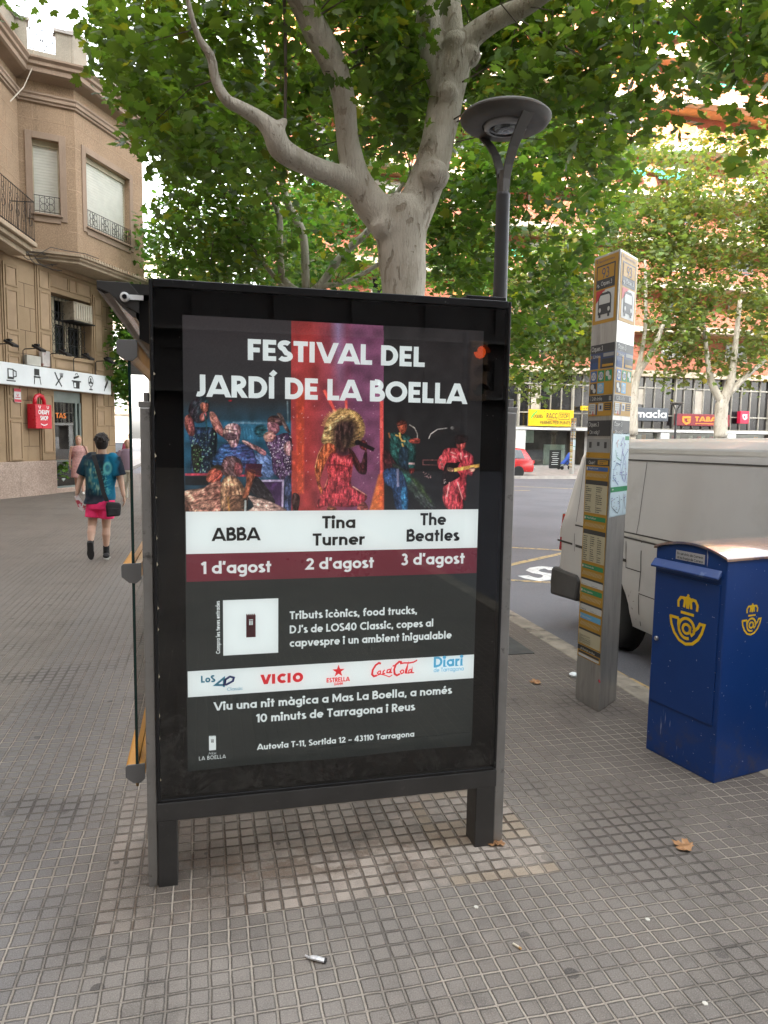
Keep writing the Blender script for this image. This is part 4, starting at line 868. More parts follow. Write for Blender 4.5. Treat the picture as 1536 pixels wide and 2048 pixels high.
fill(zb_((620, 1790), (740, 1800), (740, 1850), (620, 1850)), 'c06848', '7a3424'); fill(zb_((1090, 1760), (1190, 1720), (1240, 1850), (1080, 1850)), 'a85040', '6a2c2c'); pline(zb_((1080, 800), (1330, 920)), 8, '241418', '120a0c'); ell(*zb_((1075, 805))[0], 5.5, 5.5, '1c1416', '0c0809'); pline(zb_((540, 860), (470, 990), (425, 1190)), 1.5, 'f0a070')
# right: two musicians in band tunics
fill(zc((60, 900), (200, 960), (280, 1060), (260, 1180), (60, 1200)), '4a1c20', '2a1214', alpha=.8, soft=5); fill(zc((180, 1110), (330, 1150), (620, 1390), (840, 1770), (650, 1770), (440, 1500), (300, 1300)), '3a4a3a', '2c2c30', alpha=.9, soft=5, tex=.6); fill(zc((280, 1210), (450, 1270), (460, 1400), (350, 1400)), '2c7a66', '245a50', alpha=.8, soft=6); fill(zc((450, 1300), (620, 1420), (800, 1720), (640, 1560)), '3c5a24', '2c3a1c', alpha=.8, soft=6)
fill(zc((60, 1200), (280, 1180), (400, 1400), (410, 1785), (240, 1785), (180, 1480), (70, 1400)), '2c4a78', '1c2c48'); fill(zc((320, 1480), (405, 1480), (405, 1785), (330, 1785)), '2c78a8', '245a88', soft=4); pline(zc((265, 1180), (270, 1450)), 4.5, '8a88a8')
fill(zc((130, 660), (260, 640), (420, 680), (520, 760), (520, 1100), (290, 1130), (160, 960), (150, 760)), '1c4a44', '16302e', tex=.45); fill(zc((300, 870), (430, 880), (430, 1180), (290, 1130)), '1c2c44', '16202e', alpha=.8); fill(zc((430, 820), (520, 820), (520, 1180), (430, 1180)), '1c4a48', '143432')
fill(zc((260, 500), (340, 455), (400, 500), (395, 600), (340, 660), (280, 600)), 'c05a3c', '7a2c1c'); fill(zc((250, 480), (330, 450), (400, 470), (390, 500), (270, 540)), '4a1c14', '2c120c'); fill(zc((440, 740), (540, 720), (600, 740), (580, 800), (450, 790)), 'b84a38', '7a2420')
for p in (((280, 680), (330, 760)), ((320, 760), (380, 770)), ((330, 800), (350, 850)), ((230, 670), (270, 690)), ((290, 640), (310, 700))): pline(zc(*p), 3, 'd8a850', 'b08438')
pline(zc((130, 640), (150, 720)), 3, 'c06a3c'); pline(zc((430, 1100), (520, 1105)), 4, 'c8a0a0'); fill(zc((440, 1180), (520, 1180), (500, 1250), (450, 1250)), '8a2f28', '5a1c1a')
pline(zc((440, 520), (520, 570), (560, 660), (560, 720)), 1.7, 'c8bcb0'); pline(zc((730, 730), (760, 660), (860, 590), (1010, 570)), 2.0, 'c8beb8'); ell(*zc((1085, 570))[0], 4, 3.5, 'a8a4a0', '5a5654')
pline(zc((640, 1050), (860, 1050)), 1.2, 'a05a58'); pline(zc((640, 1120), (860, 1125)), 1.2, 'a05a58'); pline(zc((645, 1050), (645, 1120)), 1.2, 'a05a58'); specks(zc((640, 1230), (770, 1230), (760, 1330), (670, 1330)), 'c8908c', 14)
fill(zc((980, 880), (1150, 870), (1290, 910), (1400, 1000), (1400, 1100), (1380, 1290), (1300, 1280), (1290, 1640), (1240, 1640), (1230, 1785), (1020, 1785), (940, 1620), (960, 1250), (880, 1170), (860, 1050), (930, 960)), 'c03a40', '8a2430', tex=.4, ts=4)
fill(zc((1150, 730), (1270, 720), (1290, 810), (1260, 880), (1160, 880)), 'c84a44', '8a2a2a'); fill(zc((1130, 680), (1300, 680), (1310, 770), (1150, 810)), '2c1a1a', '1a1010')
fill(zc((990, 1100), (1130, 1090), (1200, 1080), (1150, 1200), (1200, 1290), (1060, 1380), (960, 1440), (920, 1400), (940, 1260)), '1c0f10', '120a0a'); pline(zc((1110, 1200), (1500, 1130)), 7, 'd8a850', 'a87a30'); fill(zc((1010, 1160), (1100, 1180), (1090, 1230), (1020, 1210)), 'e0b088', 'b07858'); fill(zc((1340, 1170), (1420, 1160), (1410, 1220), (1350, 1220)), 'e0a890', 'b07060')
for p in (((1060, 930), (1130, 960)), ((1080, 990), (1150, 1020)), ((1260, 1000), (1310, 990)), ((1210, 940), (1220, 1040)), ((1040, 1380), (1000, 1600)), ((1160, 1380), (1240, 1640))): pline(zc(*p), 2.2, 'e8a8a0', 'c87a78')
for y in (1050, 1110, 1150): ell(*zc((910 + (y - 1050) * .3, y))[0], 3, 2.6, 'e0a8a0', 'c03a40')
specks(zc((930, 1330), (1040, 1330), (1000, 1400), (940, 1400)), 'e0d0c8', 6)
CV = CV * (.88 + .24 * vnoise(PXc, PYc, 1.1, 21))[:, None]; gl_ = CV.mean(1, keepdims=True); CV = np.clip((gl_ + (CV - gl_) * .85) * 1.14 + .02, 0, 1)
me = bpy.data.meshes.new('stage_photograph'); i_ = np.arange(NU * NZ).reshape(NZ, NU)
fc = np.stack([i_[:-1, :-1], i_[:-1, 1:], i_[1:, 1:], i_[1:, :-1]], -1).reshape(-1, 4)
inv = np.array(WM[poster.name].inverted()); PL_ = PTS @ inv[:3, :3].T + inv[:3, 3]
me.vertices.add(len(PL_)); me.vertices.foreach_set('co', PL_.ravel()); me.loops.add(fc.size); me.loops.foreach_set('vertex_index', fc.ravel()); me.polygons.add(len(fc)); me.polygons.foreach_set('loop_start', np.arange(len(fc)) * 4); me.update(calc_edges=True)
ca = me.color_attributes.new('Col', 'FLOAT_COLOR', 'POINT'); ca.data.foreach_set('color', np.concatenate([srgb(CV) * .95, np.ones((len(CV), 1))], 1).ravel())
me.materials.append(backlit(mk_vcol('printed stage photograph', .3, spec=.4), LIT)); o = bpy.data.objects.new('stage_photograph', me); COL.objects.link(o); o.parent = poster; WM[o.name] = WM[poster.name]
# bands
def band(name, za_, zb2, m, dv=.0045):
    f = MB(); f.quad(W(u0 + .004, PZ - dv, za_), W(u1 - .003, PZ - dv, za_), W(u1 - .003, PZ - dv, zb2), W(u0 + .004, PZ - dv, zb2)); return f.build(name, m, poster)
band('white_band', 1.303, 1.463, backlit(mk('white poster stripe', (.78, .84, .84), .32, var=.02), LIT)); band('maroon_band', 1.197, 1.3025, backlit(mk('maroon poster stripe', (.16, .020, .036), .3, var=.06), LIT)); band('sponsor_band', .748, .850, bpy.data.materials['white poster stripe'])
def ptext(mb, txt, lx, ly, rx, ry, ty, w=.195, m=0, dv=.0065, track=.03, slant=0, tx=None):
    a = PU(lx, ly); b = PU(rx, ry); c = PU(lx if tx is None else tx, ty); z = (a[1] + b[1]) / 2
    letter(mb, txt, W(a[0], PZ - dv, z), E1, ZZ, b[0] - a[0], c[1] - a[1], NF, w=w, m=m, track=track, slant=slant)
P_W = backlit(mk('white poster ink', (.78, .84, .84), .4, var=.02), LIT); P_R = backlit(mk('red poster ink', (.62, .02, .03), .4), LIT); P_T = backlit(mk('teal poster ink', (.08, .36, .55), .4), LIT)
tt = MB(); ptext(tt, 'FESTIVAL DEL', 496, 721, 851, 732, 678.5, w=.225); ptext(tt, 'JARDÍ DE LA BOELLA', 392, 797, 937, 804, 752.5, w=.225); tt.build('title_lettering', P_W, poster)
tt = MB(); ptext(tt, 'ABBA', 423, 1083.5, 522, 1081, 1057); tt.build('name_lettering', M_LETK, poster); tt = MB(); ptext(tt, 'Tina', 645, 1058, 712, 1056.5, 1033); ptext(tt, 'Turner', 626, 1092.5, 731, 1090, 1068); tt.build('name_lettering', M_LETK, poster); tt = MB(); ptext(tt, 'The', 842, 1052, 894, 1050, 1027.5); ptext(tt, 'Beatles', 814.5, 1084.5, 921, 1082, 1060); tt.build('name_lettering', M_LETK, poster)
tt = MB(); ptext(tt, '1 d’agost', 401.5, 1149.7, 543, 1145, 1125); tt.build('date_lettering', P_W, poster); tt = MB(); ptext(tt, '2 d’agost', 610, 1141, 749, 1136, 1118); tt.build('date_lettering', P_W, poster); tt = MB(); ptext(tt, '3 d’agost', 803.5, 1132.5, 931, 1127, 1109.5); tt.build('date_lettering', P_W, poster)
tt = MB(); ptext(tt, 'Tributs icònics, food trucks,', 580, 1241, 835.5, 1228, 1225); ptext(tt, 'DJ’s de LOS40 Classic, copes al', 580, 1270, 868, 1253, 1254); ptext(tt, 'capvespre i un ambient inigualable', 580, 1297, 905, 1277, 1281)
ptext(tt, 'Viu una nit màgica a Mas La Boella, a només', 427, 1427, 906, 1386, 1410); ptext(tt, '10 minuts de Tarragona i Reus', 512, 1449, 832, 1421, 1432); ptext(tt, 'Autovia T-11, Sortida 12 – 43110 Tarragona', 514, 1503, 830, 1475, 1491)
a = PU(440.5, 1309); b = PU(440.5, 1203); letter(tt, 'Compra les teves entrades', W(a[0], PZ - .0065, a[1]), ZZ, -E1, b[1] - a[1], .016, NF, w=.19)
ptext(tt, 'LA BOELLA', 398, 1523, 452, 1519, 1515.5, w=.13, track=.16); ptext(tt, 'Mas', 417, 1512, 433, 1511, 1507, w=.07, slant=.3); tt.build('text_lettering', P_W, poster)
a = PU(446, 1202); b = PU(557, 1304)
qq = MB(); qq.quad(W(a[0], PZ - .0065, b[1] - .006), W(b[0], PZ - .0065, b[1] - .006), W(b[0], PZ - .0065, a[1]), W(a[0], PZ - .0065, a[1]))
c = ((a[0] + b[0]) / 2, (a[1] + b[1]) / 2); qq.build('code_square', P_W, poster)
def tower(mb, cx, zc_, w, h, m, m2, dv):
    f = FP(dv); rect2(mb, cx - w / 2, zc_ - h / 2, cx + w / 2, zc_ + h / 2, f, NF, m)
    for i in range(5): x = cx - w / 2 + w * i / 5; rect2(mb, x, zc_ + h / 2, x + w / 9, zc_ + h / 2 + h * .05, f, NF, m)
    for i in (-1, 0, 1): rect2(mb, cx + i * w * .14 - w * .045, zc_ + h * .05, cx + i * w * .14 + w * .045, zc_ + h * .24, f, NF, m2, .0004)
    rect2(mb, cx - w * .22, zc_ + h * .27, cx + w * .22, zc_ + h * .30, f, NF, m2, .0004)
em = MB(); tower(em, c[0], c[1], .036, .088, 0, 1, .0072); M_MAR = mk('maroon print', (.17, .022, .038), .4); em.build('tower_emblem', [M_MAR, P_W], poster)
a = PU(425, 1489); em = MB(); tower(em, a[0], a[1], .026, .056, 0, 1, .0066); em.build('tower_emblem', [P_W, M_LETK], poster)
# sponsors
M_TEAL = mk('teal print', (.10, .42, .60), .4, var=.03); M_NAVY = mk('navy print', (.03, .06, .30), .4); M_CYAN = mk('cyan print', (.12, .50, .72), .4)
lg_ = MB(); ptext(lg_, 'LoS', 402, 1368, 431, 1365.5, 1354, w=.22, m=0); ptext(lg_, 'Classic', 454, 1384, 486, 1381, 1378, w=.12, m=0)
f_ = FP(.0068); q = lambda x, y: PU(x, y)
strokes(lg_, [[q(448, 1376), q(448, 1358), q(431, 1372), q(446, 1372)]], .008, f_, NF, 2); strokes(lg_, [[q(446, 1371), q(453, 1371), q(466, 1364), q(468, 1357), q(460, 1355), q(451, 1361), q(450, 1370)]], .008, f_, NF, 1, .0006); lg_.build('radio_logo', [M_TEAL, M_NAVY, M_CYAN], poster)
lg_ = MB(); ptext(lg_, 'VICIO', 521, 1370.5, 607, 1366, 1351, w=.30, track=.10); lg_.build('burger_logo', P_R, poster)
lg_ = MB(); a = PU(678, 1344); poly2(lg_, [(a[0] + r * math.sin(i * math.pi / 5), a[1] + r * math.cos(i * math.pi / 5)) for i, r in zip(range(10), [.0265, .0105] * 5)], f_, NF); ptext(lg_, 'ESTRELLA', 654, 1368, 701, 1363, 1359, w=.22); ptext(lg_, 'DAMM', 669.5, 1373, 687, 1371, 1367.5, w=.2); lg_.build('beer_logo', P_R, poster)
lg_ = MB(); zz = lambda *p: [q(360 + x / 2.56, 1290 + y / 2.56) for x, y in p]
for pts, w in ((((1032, 100), (1022, 96), (1005, 108), (990, 132), (986, 155), (996, 165), (1012, 160)), .008), (((1022, 138), (1014, 148), (1020, 156), (1030, 148), (1030, 138), (1022, 138)), .005), (((1052, 132), (1044, 140), (1042, 152), (1054, 150)), .0055), (((1080, 128), (1066, 132), (1062, 146), (1074, 146), (1084, 128), (1080, 146), (1090, 144)), .005), (((1092, 112), (1102, 110)), .006),
               (((1140, 92), (1126, 90), (1108, 106), (1100, 130), (1102, 152), (1114, 160), (1130, 152)), .008), (((1140, 132), (1132, 140), (1136, 152), (1148, 146), (1148, 134), (1140, 132)), .005), (((1156, 150), (1160, 130), (1172, 98), (1166, 130), (1162, 148), (1170, 148)), .005), (((1186, 128), (1176, 134), (1174, 148), (1184, 146), (1192, 126), (1190, 146), (1202, 146)), .005), (((1130, 100), (1150, 96), (1180, 96), (1200, 92), (1218, 82)), .006), (((1006, 162), (1030, 154), (1056, 160), (1075, 168), (1090, 158)), .004)): strokes(lg_, [zz(*pts)], w, f_, NF)
lg_.build('cola_logo', P_R, poster)
lg_ = MB(); ptext(lg_, 'Diari', 869, 1336.5, 928, 1332, 1316, w=.20); ptext(lg_, 'de Tarragona', 869, 1346.5, 929, 1342, 1338.5, w=.12)
for x in (872, 891, 902, 915, 924): a = PU(x, 1336.5 - (x - 869) * .075); rect2(lg_, a[0] - .006, a[1] - .001, a[0] + .008, a[1] + .003, f_, NF, 0, .0008)
lg_.build('newspaper_logo', P_T, poster)
# clear pane over it all
f = MB(); f.quad(W(-.1775, PV + .004, .3525), W(1.1885, PV + .004, .3525), W(1.1885, PV + .004, 2.2735), W(-.1775, PV + .004, 2.2735)); f.build('panel_glass', mk_glass('poster glass', (.97, .985, .98), 1.5), sh, normals=False)

# ---- shelter behind: glass wall, orange rails, roof
V0, V1 = 2.962, 6.9
f = MB(); f.bx(-.282, -.272, V0 - .004, V1, .33, 2.09); f.build('side_glass', mk_glass('shelter glass', (.82, .90, .87), 1.5, refl=.9), sh)
f = MB(); f.bx(-.2825, -.2715, V0 - .007, V0 - .0045, .40, 2.04); f.build('glass_edge', mk('dark green glass edge', (.006, .03, .025), .2), sh)
for z in (.385, 1.205, 2.065):
    f = MB(); prof = [(-.300, .030), (-.292, .036), (-.264, .038), (-.264, -.02), (-.25, -.02), (-.25, .038), (-.229, .036), (-.229, -.022), (-.247, -.038), (-.272, -.036), (-.300, -.012)]
    f.prism([W(a - .02, V0, z + b) for a, b in prof], E2 * (V1 - V0)); rail = f.build('rail', M_ORANGE, sh)
    f = MB(); cap_ = [(-.302, .030), (-.294, .038), (-.227, .040), (-.227, -.024), (-.246, -.041), (-.274, -.038), (-.302, -.013)]; f.prism([W(a - .02, V0 - .009, z + b) for a, b in cap_], E2 * .008); f.build('end_cap', M_CAP, rail, bevel=.002)
for v in (3.02, 6.85):
    f = MB(); f.bx(-.205, -.15, v, v + .06, -.01, 2.2); f.build('roof_post', M_FRAME, sh, bevel=.004)
rfm = MB(); rfm.prism([W(-.385, V0 - .02, 2.312), W(-.385, V0 - .02, 2.282), W(-.36, V0 - .02, 2.266), W(-.34, V0 - .02, 2.272), W(1.10, V0 - .02, 2.262), W(1.12, V0 - .02, 2.285)], E2 * 3.95)
roof = rfm.build('roof', mk('dark roof metal', (.035, .034, .034), .4, .5), sh)
f = MB(); f.prism([W(-.338, V0 + .01, 2.268), W(-.30, V0 + .01, 2.225), W(-.262, V0 + .01, 2.19), W(-.25, V0 + .01, 2.19), W(-.25, V0 + .01, 2.268)], E2 * 3.9); f.build('roof_lining', mk('brushed steel lining', (.42, .41, .39), .22, .9, var=.2, scale=7), roof)
f = MB(); f.prism([W(-.24, V0 + .01, 2.255), W(-.24, V0 + .01, 2.11), W(-.20, V0 + .01, 2.09), W(-.15, V0 + .01, 2.255)], E2 * 3.9); f.build('roof_beam', M_FRAMEB, roof)
f = MB(); f.prism([W(-.384, V0 - .03, 2.311), W(-.27, V0 - .03, 2.311), W(-.235, V0 - .03, 2.27), W(-.235, V0 - .03, 2.20), W(-.30, V0 - .03, 2.235), W(-.345, V0 - .03, 2.272), W(-.384, V0 - .03, 2.285)], E2 * .009); f.build('roof_end_plate', M_FRAME, roof, bevel=.001)
f = MB(); f.bx(1.02, 1.19, PV + .03, PV + .13, 2.303, 2.322); f.bx(.15, 1.16, PV + .09, PV + .13, 2.303, 2.312); f.build('cable_duct', M_FRAMEB, sh, bevel=.003)
cm = MB(); q_ = W(-.285, V0 - .05, 2.255); cm.tube([q_ + E2 * .035, q_, q_ - E2 * .001], [.017, .017, .015], 14); cm.box(q_ + E1 * .03 + E2 * .02 + ZZ * .002, (.07, .012, .018), E1, E2)
cmo = cm.build('security_camera', mk('white plastic', (.7, .7, .68), .4), sh, smooth=True, sharp=40)
f = MB(); f.tube([q_ - E2 * .0015, q_ - E2 * .004], .009, 12); f.build('camera_lens', mk('black lens', (.01, .01, .012), .1), cmo)
# ------------------------------------------------------------------ apartment block across the square
M_BRICK = NT('red brick'); _o = M_BRICK.obj(); _b = M_BRICK.new('ShaderNodeTexBrick'); _mp = M_BRICK.new('ShaderNodeMapping'); _mp.inputs['Rotation'].default_value = (R(90), 0, 0); M_BRICK.L(_o, _mp.inputs[0]); M_BRICK.L(_mp.outputs[0], _b.inputs[0])
_b.inputs['Color1'].default_value = (.42, .13, .07, 1); _b.inputs['Color2'].default_value = (.34, .10, .055, 1); _b.inputs['Mortar'].default_value = (.42, .30, .22, 1); _b.inputs['Scale'].default_value = 4; _b.inputs['Mortar Size'].default_value = .012
M_BRICK.L(_b.outputs[0], M_BRICK.b.inputs[0]); M_BRICK.b.inputs['Roughness'].default_value = .85; M_BRICK = M_BRICK.mat
M_SLAB = mk('cream concrete', (.42, .35, .26), .8, var=.1, scale=1.5, dirt=(.32, .26, .19), dscale=1.2)
M_OCHRE = mk('ochre soffit', (.42, .26, .12), .85); M_WOOD = mk('orange wood shutter', (.55, .24, .06), .6); M_WHITESH = mk('white blind', (.72, .72, .70), .6)
M_AWN = mk('green awning cloth', (.02, .30, .20), .8); M_MULL = mk('pale mullion', (.32, .30, .255), .5, .1); M_DKGL = mk('dark facade glass', (.018, .018, .020), .12, var=.4, scale=.7, spec=.7)
FV = 46.0
ab = thing('apartment_block', W(24, FV, 0), 'tall red brick apartment block with cream balcony bands behind the far trees', 'building')
FPt = lambda s, off, z: W(s, FV - off, z)
U0, U1 = 4.6, 52.0
q = MB()
fl_z = [6.5 + 3.05 * i for i in range(11)]
lbox(q, FPt, U0, U1, -12, -1.2, 6.5, 41)
q.build('wall', M_BRICK, ab)
rg = random.Random(5)
for i, z in enumerate(fl_z[:-1]):
    s = MB(); lbox(s, FPt, U0, U1, -1.3, .02, z - .15, z + .25); 
    if i: 
        for a, b in ((6, 13), (17.5, 23.5), (31, 41)):         # bowed balconies
            P = [FPt(a + (b - a) * t, .0 + .95 * math.sin(math.pi * t) ** .6, z - .145) for t in np.linspace(0, 1, 15)]; s.prism(P, ZZ * .39)
    s.build('floor_band', M_SLAB, ab)
    s = MB()
    segs = ((U0, 6), (13, 17.5), (23.5, 31), (41, U1)) if i else ((U0, U1),)
    for a, b in segs: s = MB(); lbox(s, FPt, a, b, -.12, .0, z + .25, z + 1.12); s.build('brick_parapet', M_BRICK, ab)
    if i:
        s = MB()
        for a, b in ((6, 13), (17.5, 23.5), (31, 41)):
            s = MB(); P = [(a + (b - a) * t, .95 * math.sin(math.pi * t) ** .6 - .03) for t in np.linspace(0, 1, 15)]
            for (a0, o0), (a1, o1) in zip(P, P[1:]): s.quad(FPt(a0, o0, z + .25), FPt(a1, o1, z + .25), FPt(a1, o1, z + .95), FPt(a0, o0, z + .95))
            s.tube([FPt(a0, o0, z + 1.12) for a0, o0 in P], .03, 5); s.build('balcony_front', M_BRICK, ab)
    s = MB(); lbox(s, FPt, U0, U1, -1.28, .0, z + 2.88, z + 2.897); s.build('soffit', M_OCHRE, ab)
    for k, u in enumerate(np.arange(5.2, 50, 5.4)):
        w = MB(); a, b = u, u + rg.choice((1.8, 2.4)); lbox(w, FPt, a, b, -1.21, -1.14, z + .3, z + 2.5); wn = w.build('window', M_DKGL, ab)
        w = MB()
        for x in (a, (a + b) / 2, b): lbox(w, FPt, x - .05, x + .05, -1.15, -1.08, z + .3, z + 2.55)
        lbox(w, FPt, a, b, -1.15, -1.085, z + 2.45, z + 2.56); w.build('frame', M_MULL, wn)
        if rg.random() < .75:
            w = MB(); h = rg.choice((.7, 1.2, 1.9)); lbox(w, FPt, a + .06, b - .06, -1.13, -1.07, z + 2.44 - h, z + 2.44); w.build('shutter', rg.choice((M_WHITESH, M_WHITESH, M_WOOD)), wn)
for (a, b, z) in ((30.0, 32.6, 20.75), (26.8, 29, 20.75), (18.4, 21.4, 14.6), (6.5, 10, 17.7), (33.5, 36.5, 27.0), (29, 32, 30.0)):
    w = MB(); w.prism([FPt(a, -.9, z), FPt(a, .75, z - 1.0), FPt(a, .72, z - 1.25), FPt(a, .70, z - 1.25), FPt(a, .72, z - 1.02), FPt(a, -.92, z - .03)], E1 * (b - a)); w.build('awning', M_AWN, ab)
# glazed mezzanine and shop fronts
s = MB(); lbox(s, FPt, U0, U1, -.6, -.55, 2.62, 6.35); s.build('mezzanine_glass', M_DKGL, ab)
s = MB()
for k, u in enumerate(np.arange(U0, U1, .81)): lbox(s, FPt, u, u + (.10 if k % 5 == 0 else .045), -.55, -.42 if k % 5 else -.30, 2.7, 6.35)
for z in (2.62, 3.60, 5.55): lbox(s, FPt, U0, U1, -.56, -.44, z, z + .09)
s.build('mullions', M_MULL, ab)
s = MB(); rg2 = random.Random(8)
for u in np.arange(U0 + .2, U1, .81):
    if rg2.random() < .28: s = MB(); lbox(s, FPt, u, u + .68, -.548, -.53, rg2.choice((3.75, 4.4)), 5.5); s.build('mezzanine_blind', mk('beige blind', (.42, .38, .32), .8) if 'beige blind' not in bpy.data.materials else bpy.data.materials['beige blind'], ab)
s = MB()
for u in np.arange(-1.8, 50, 5.6): lbox(s, FPt, u, u + .7, -.9, -.1, -.02, 2.6)
lbox(s, FPt, U0, U1, -.62, -.05, 2.45, 2.62); s.build('shop_pier', mk('white shop cladding', (.62, .62, .60), .6), ab)
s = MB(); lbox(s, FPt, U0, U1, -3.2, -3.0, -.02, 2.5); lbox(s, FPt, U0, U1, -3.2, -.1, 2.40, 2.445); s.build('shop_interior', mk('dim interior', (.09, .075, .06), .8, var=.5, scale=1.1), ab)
s = MB(); lbox(s, FPt, 20.85, 22.05, -.45, -.40, 1.55, 2.42); lbox(s, FPt, 22.85, 24.45, -.5, -.42, .0, 1.45); s.build('shop_shutter', mk('pale green blind', (.55, .62, .56), .6), ab)
s = MB(); lbox(s, FPt, 20.85, 24.5, -.36, -.34, .02, 2.42); lbox(s, FPt, 29, 41, -.6, -.58, .02, 2.42); s.build('shop_glass', M_PANE, ab)
s = MB(); rg3 = random.Random(2)
for k in range(34): a = 29 + k * .36; z = rg3.choice((.9, 1.5, 1.9)); lbox(s, FPt, a, a + .28, -1.5, -1.4, z, z + .35, k % 3)
s.build('shop_stock', [mk('orange stock', (.7, .3, .06), .6), mk('red stock', (.5, .05, .05), .6), mk('white stock', (.7, .68, .6), .6)], ab)
# signs over the shops
def sign(name, u0, u1, z0, z1, m, label, o0=-.25, o1=.0):
    s = MB(); lbox(s, FPt, u0, u1, o0, o1, z0, z1); return tag(s.build(name, m, None, loc=FPt((u0 + u1) / 2, (o0 + o1) / 2, z0), rot=A, bevel=.02), label, 'sign')
def fl(par, name, m, items, off=.012):
    s = MB()
    for txt, u, z, w, cap, wt in items: letter(s, txt, FPt(u, off, z), E1, ZZ, w, cap, NF, w=wt)
    return s.build(name, m, par)
sg = sign('shop_sign', 21.5, 24.8, 2.70, 3.82, mk('yellow sign face', (.80, .52, .01), .4), 'yellow sign of the driving school above the white shop front across the road')
fl(sg, 'sign_lettering', mk('black sign paint', (.03, .03, .03), .5), [('OQUES', 21.75, 3.26, .72, .22, .2), ('RACC', 22.75, 3.24, .82, .36, .16), ('STOP', 23.76, 3.27, .62, .28, .14), ('PERMIS PER PUNTS', 22.28, 2.84, 2.3, .22, .14)])
s = MB(); strokes(s, [[(23.68, 3.18), (24.45, 3.18), (24.45, 3.62), (23.68, 3.62), (23.68, 3.16)]], .03, lambda x, y: FPt(x, .02, y), NF); s.build('lettering_frame', bpy.data.materials['black sign paint'], sg)
s = MB(); strokes(s, [[(21.65, 3.3), (21.78, 3.5), (21.95, 3.62), (22.02, 3.72)], [(21.62, 3.2), (21.7, 3.42)]], .10, lambda x, y: FPt(x, .02, y), NF); s.build('green_swash', mk('green sign paint', (.12, .5, .08), .5), sg)
s = MB(); strokes(s, [[(22.78, 3.12), (23.0, 3.17), (23.3, 3.10), (23.55, 3.14)]], .06, lambda x, y: FPt(x, .02, y), NF); s.build('orange_swash', mk('orange sign paint', (.8, .2, .03), .5), sg)
sg = sign('shop_sign', 28.0, 32.25, 3.22, 4.15, mk('slate sign face', (.075, .085, .10), .4), 'slate grey pharmacy sign with white letters behind the grey van')
fl(sg, 'sign_lettering', mk('white sign paint', (.82, .82, .82), .4), [('farmacia', 28.45, 3.45, 3.65, .55, .17)])
sg = sign('shop_sign', 32.9, 37.4, 2.95, 3.80, mk('dark red sign face', (.20, .012, .02), .4), 'dark red tobacconist sign with an orange emblem behind the pale tree trunk')
so_ = mk('orange sign letters', (.85, .25, .02), .4); fl(sg, 'sign_lettering', so_, [('TABAC', 34.45, 3.28, 2.3, .34, .24)])
s = MB(); f_ = lambda x, y: FPt(x, .02, y); strokes(s, [[(33.4, 3.55), (34.1, 3.55)], [(33.45, 3.52), (33.5, 3.25), (33.75, 3.08), (34.0, 3.2), (34.02, 3.36), (33.8, 3.36)]], .16, f_, NF); strokes(s, [[(34.5, 3.12), (36.9, 3.12)]], .05, f_, NF); s.build('tobacco_emblem', so_, sg)
sg = sign('shop_sign', 38.2, 38.95, 3.2, 4.1, mk('bright red sign face', (.55, .01, .05), .4), 'small bright red box sign right of the dark red tobacconist sign', o1=.1)
s = MB(); f_ = lambda x, y: FPt(x, .12, y); strokes(s, [[(38.38, 3.82), (38.78, 3.82)], [(38.42, 3.8), (38.46, 3.58), (38.6, 3.5), (38.74, 3.58), (38.74, 3.68), (38.62, 3.68)]], .09, f_, NF); s.build('tobacco_emblem', M_LETW, sg)
sg = sign('shop_sign', 25.4, 26.2, 3.85, 4.15, bpy.data.materials['yellow sign face'], 'small yellow strip sign above the bus stop marker across the road')
fl(sg, 'sign_lettering', bpy.data.materials['black sign paint'], [('a 50 m', 25.5, 3.93, .6, .13, .16)])
# block of flats behind the viewer: shades the pavement and shows in the poster glass
rb = thing('rear_building', W(4, -34, 0), 'tall grey block of flats on the street behind the viewer', 'building')
RP = lambda s, off, z: W(s, -34 + off, z)
q = MB(); RH = [(a, a + 1.6, z, z + 1.7) for a in np.arange(-40, 44, 4.2) for z in np.arange(4.5, 45, 3.1)]
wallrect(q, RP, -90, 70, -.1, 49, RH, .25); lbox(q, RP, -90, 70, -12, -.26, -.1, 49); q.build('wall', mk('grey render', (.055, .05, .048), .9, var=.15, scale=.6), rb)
q = MB()
for z in np.arange(4.1, 32, 3.1): lbox(q, RP, -90, 70, .0, .9, z - .15, z)
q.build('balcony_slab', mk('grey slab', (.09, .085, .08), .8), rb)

lbd = thing('side_building', W(-12.5, -6, 0), 'tan block of flats on the left pavement, out of view beside the corner building', 'building')
LP = lambda s, off, z: W(-11.2 + off, 14 - s, z)
q = MB(); LH = [(a, a + 1.4, z, z + 2.0) for a in np.arange(1.5, 36, 3.4) for z in (1.0, 4.6, 8.0, 11.4, 14.8, 18.2, 21.6)]
wallrect(q, LP, 0, 46, -.1, 25, LH, .25); lbox(q, LP, 0, 46, -10, -.26, -.1, 25); q.build('wall', mk('tan render', (.20, .15, .11), .9, var=.15, scale=.6), lbd)
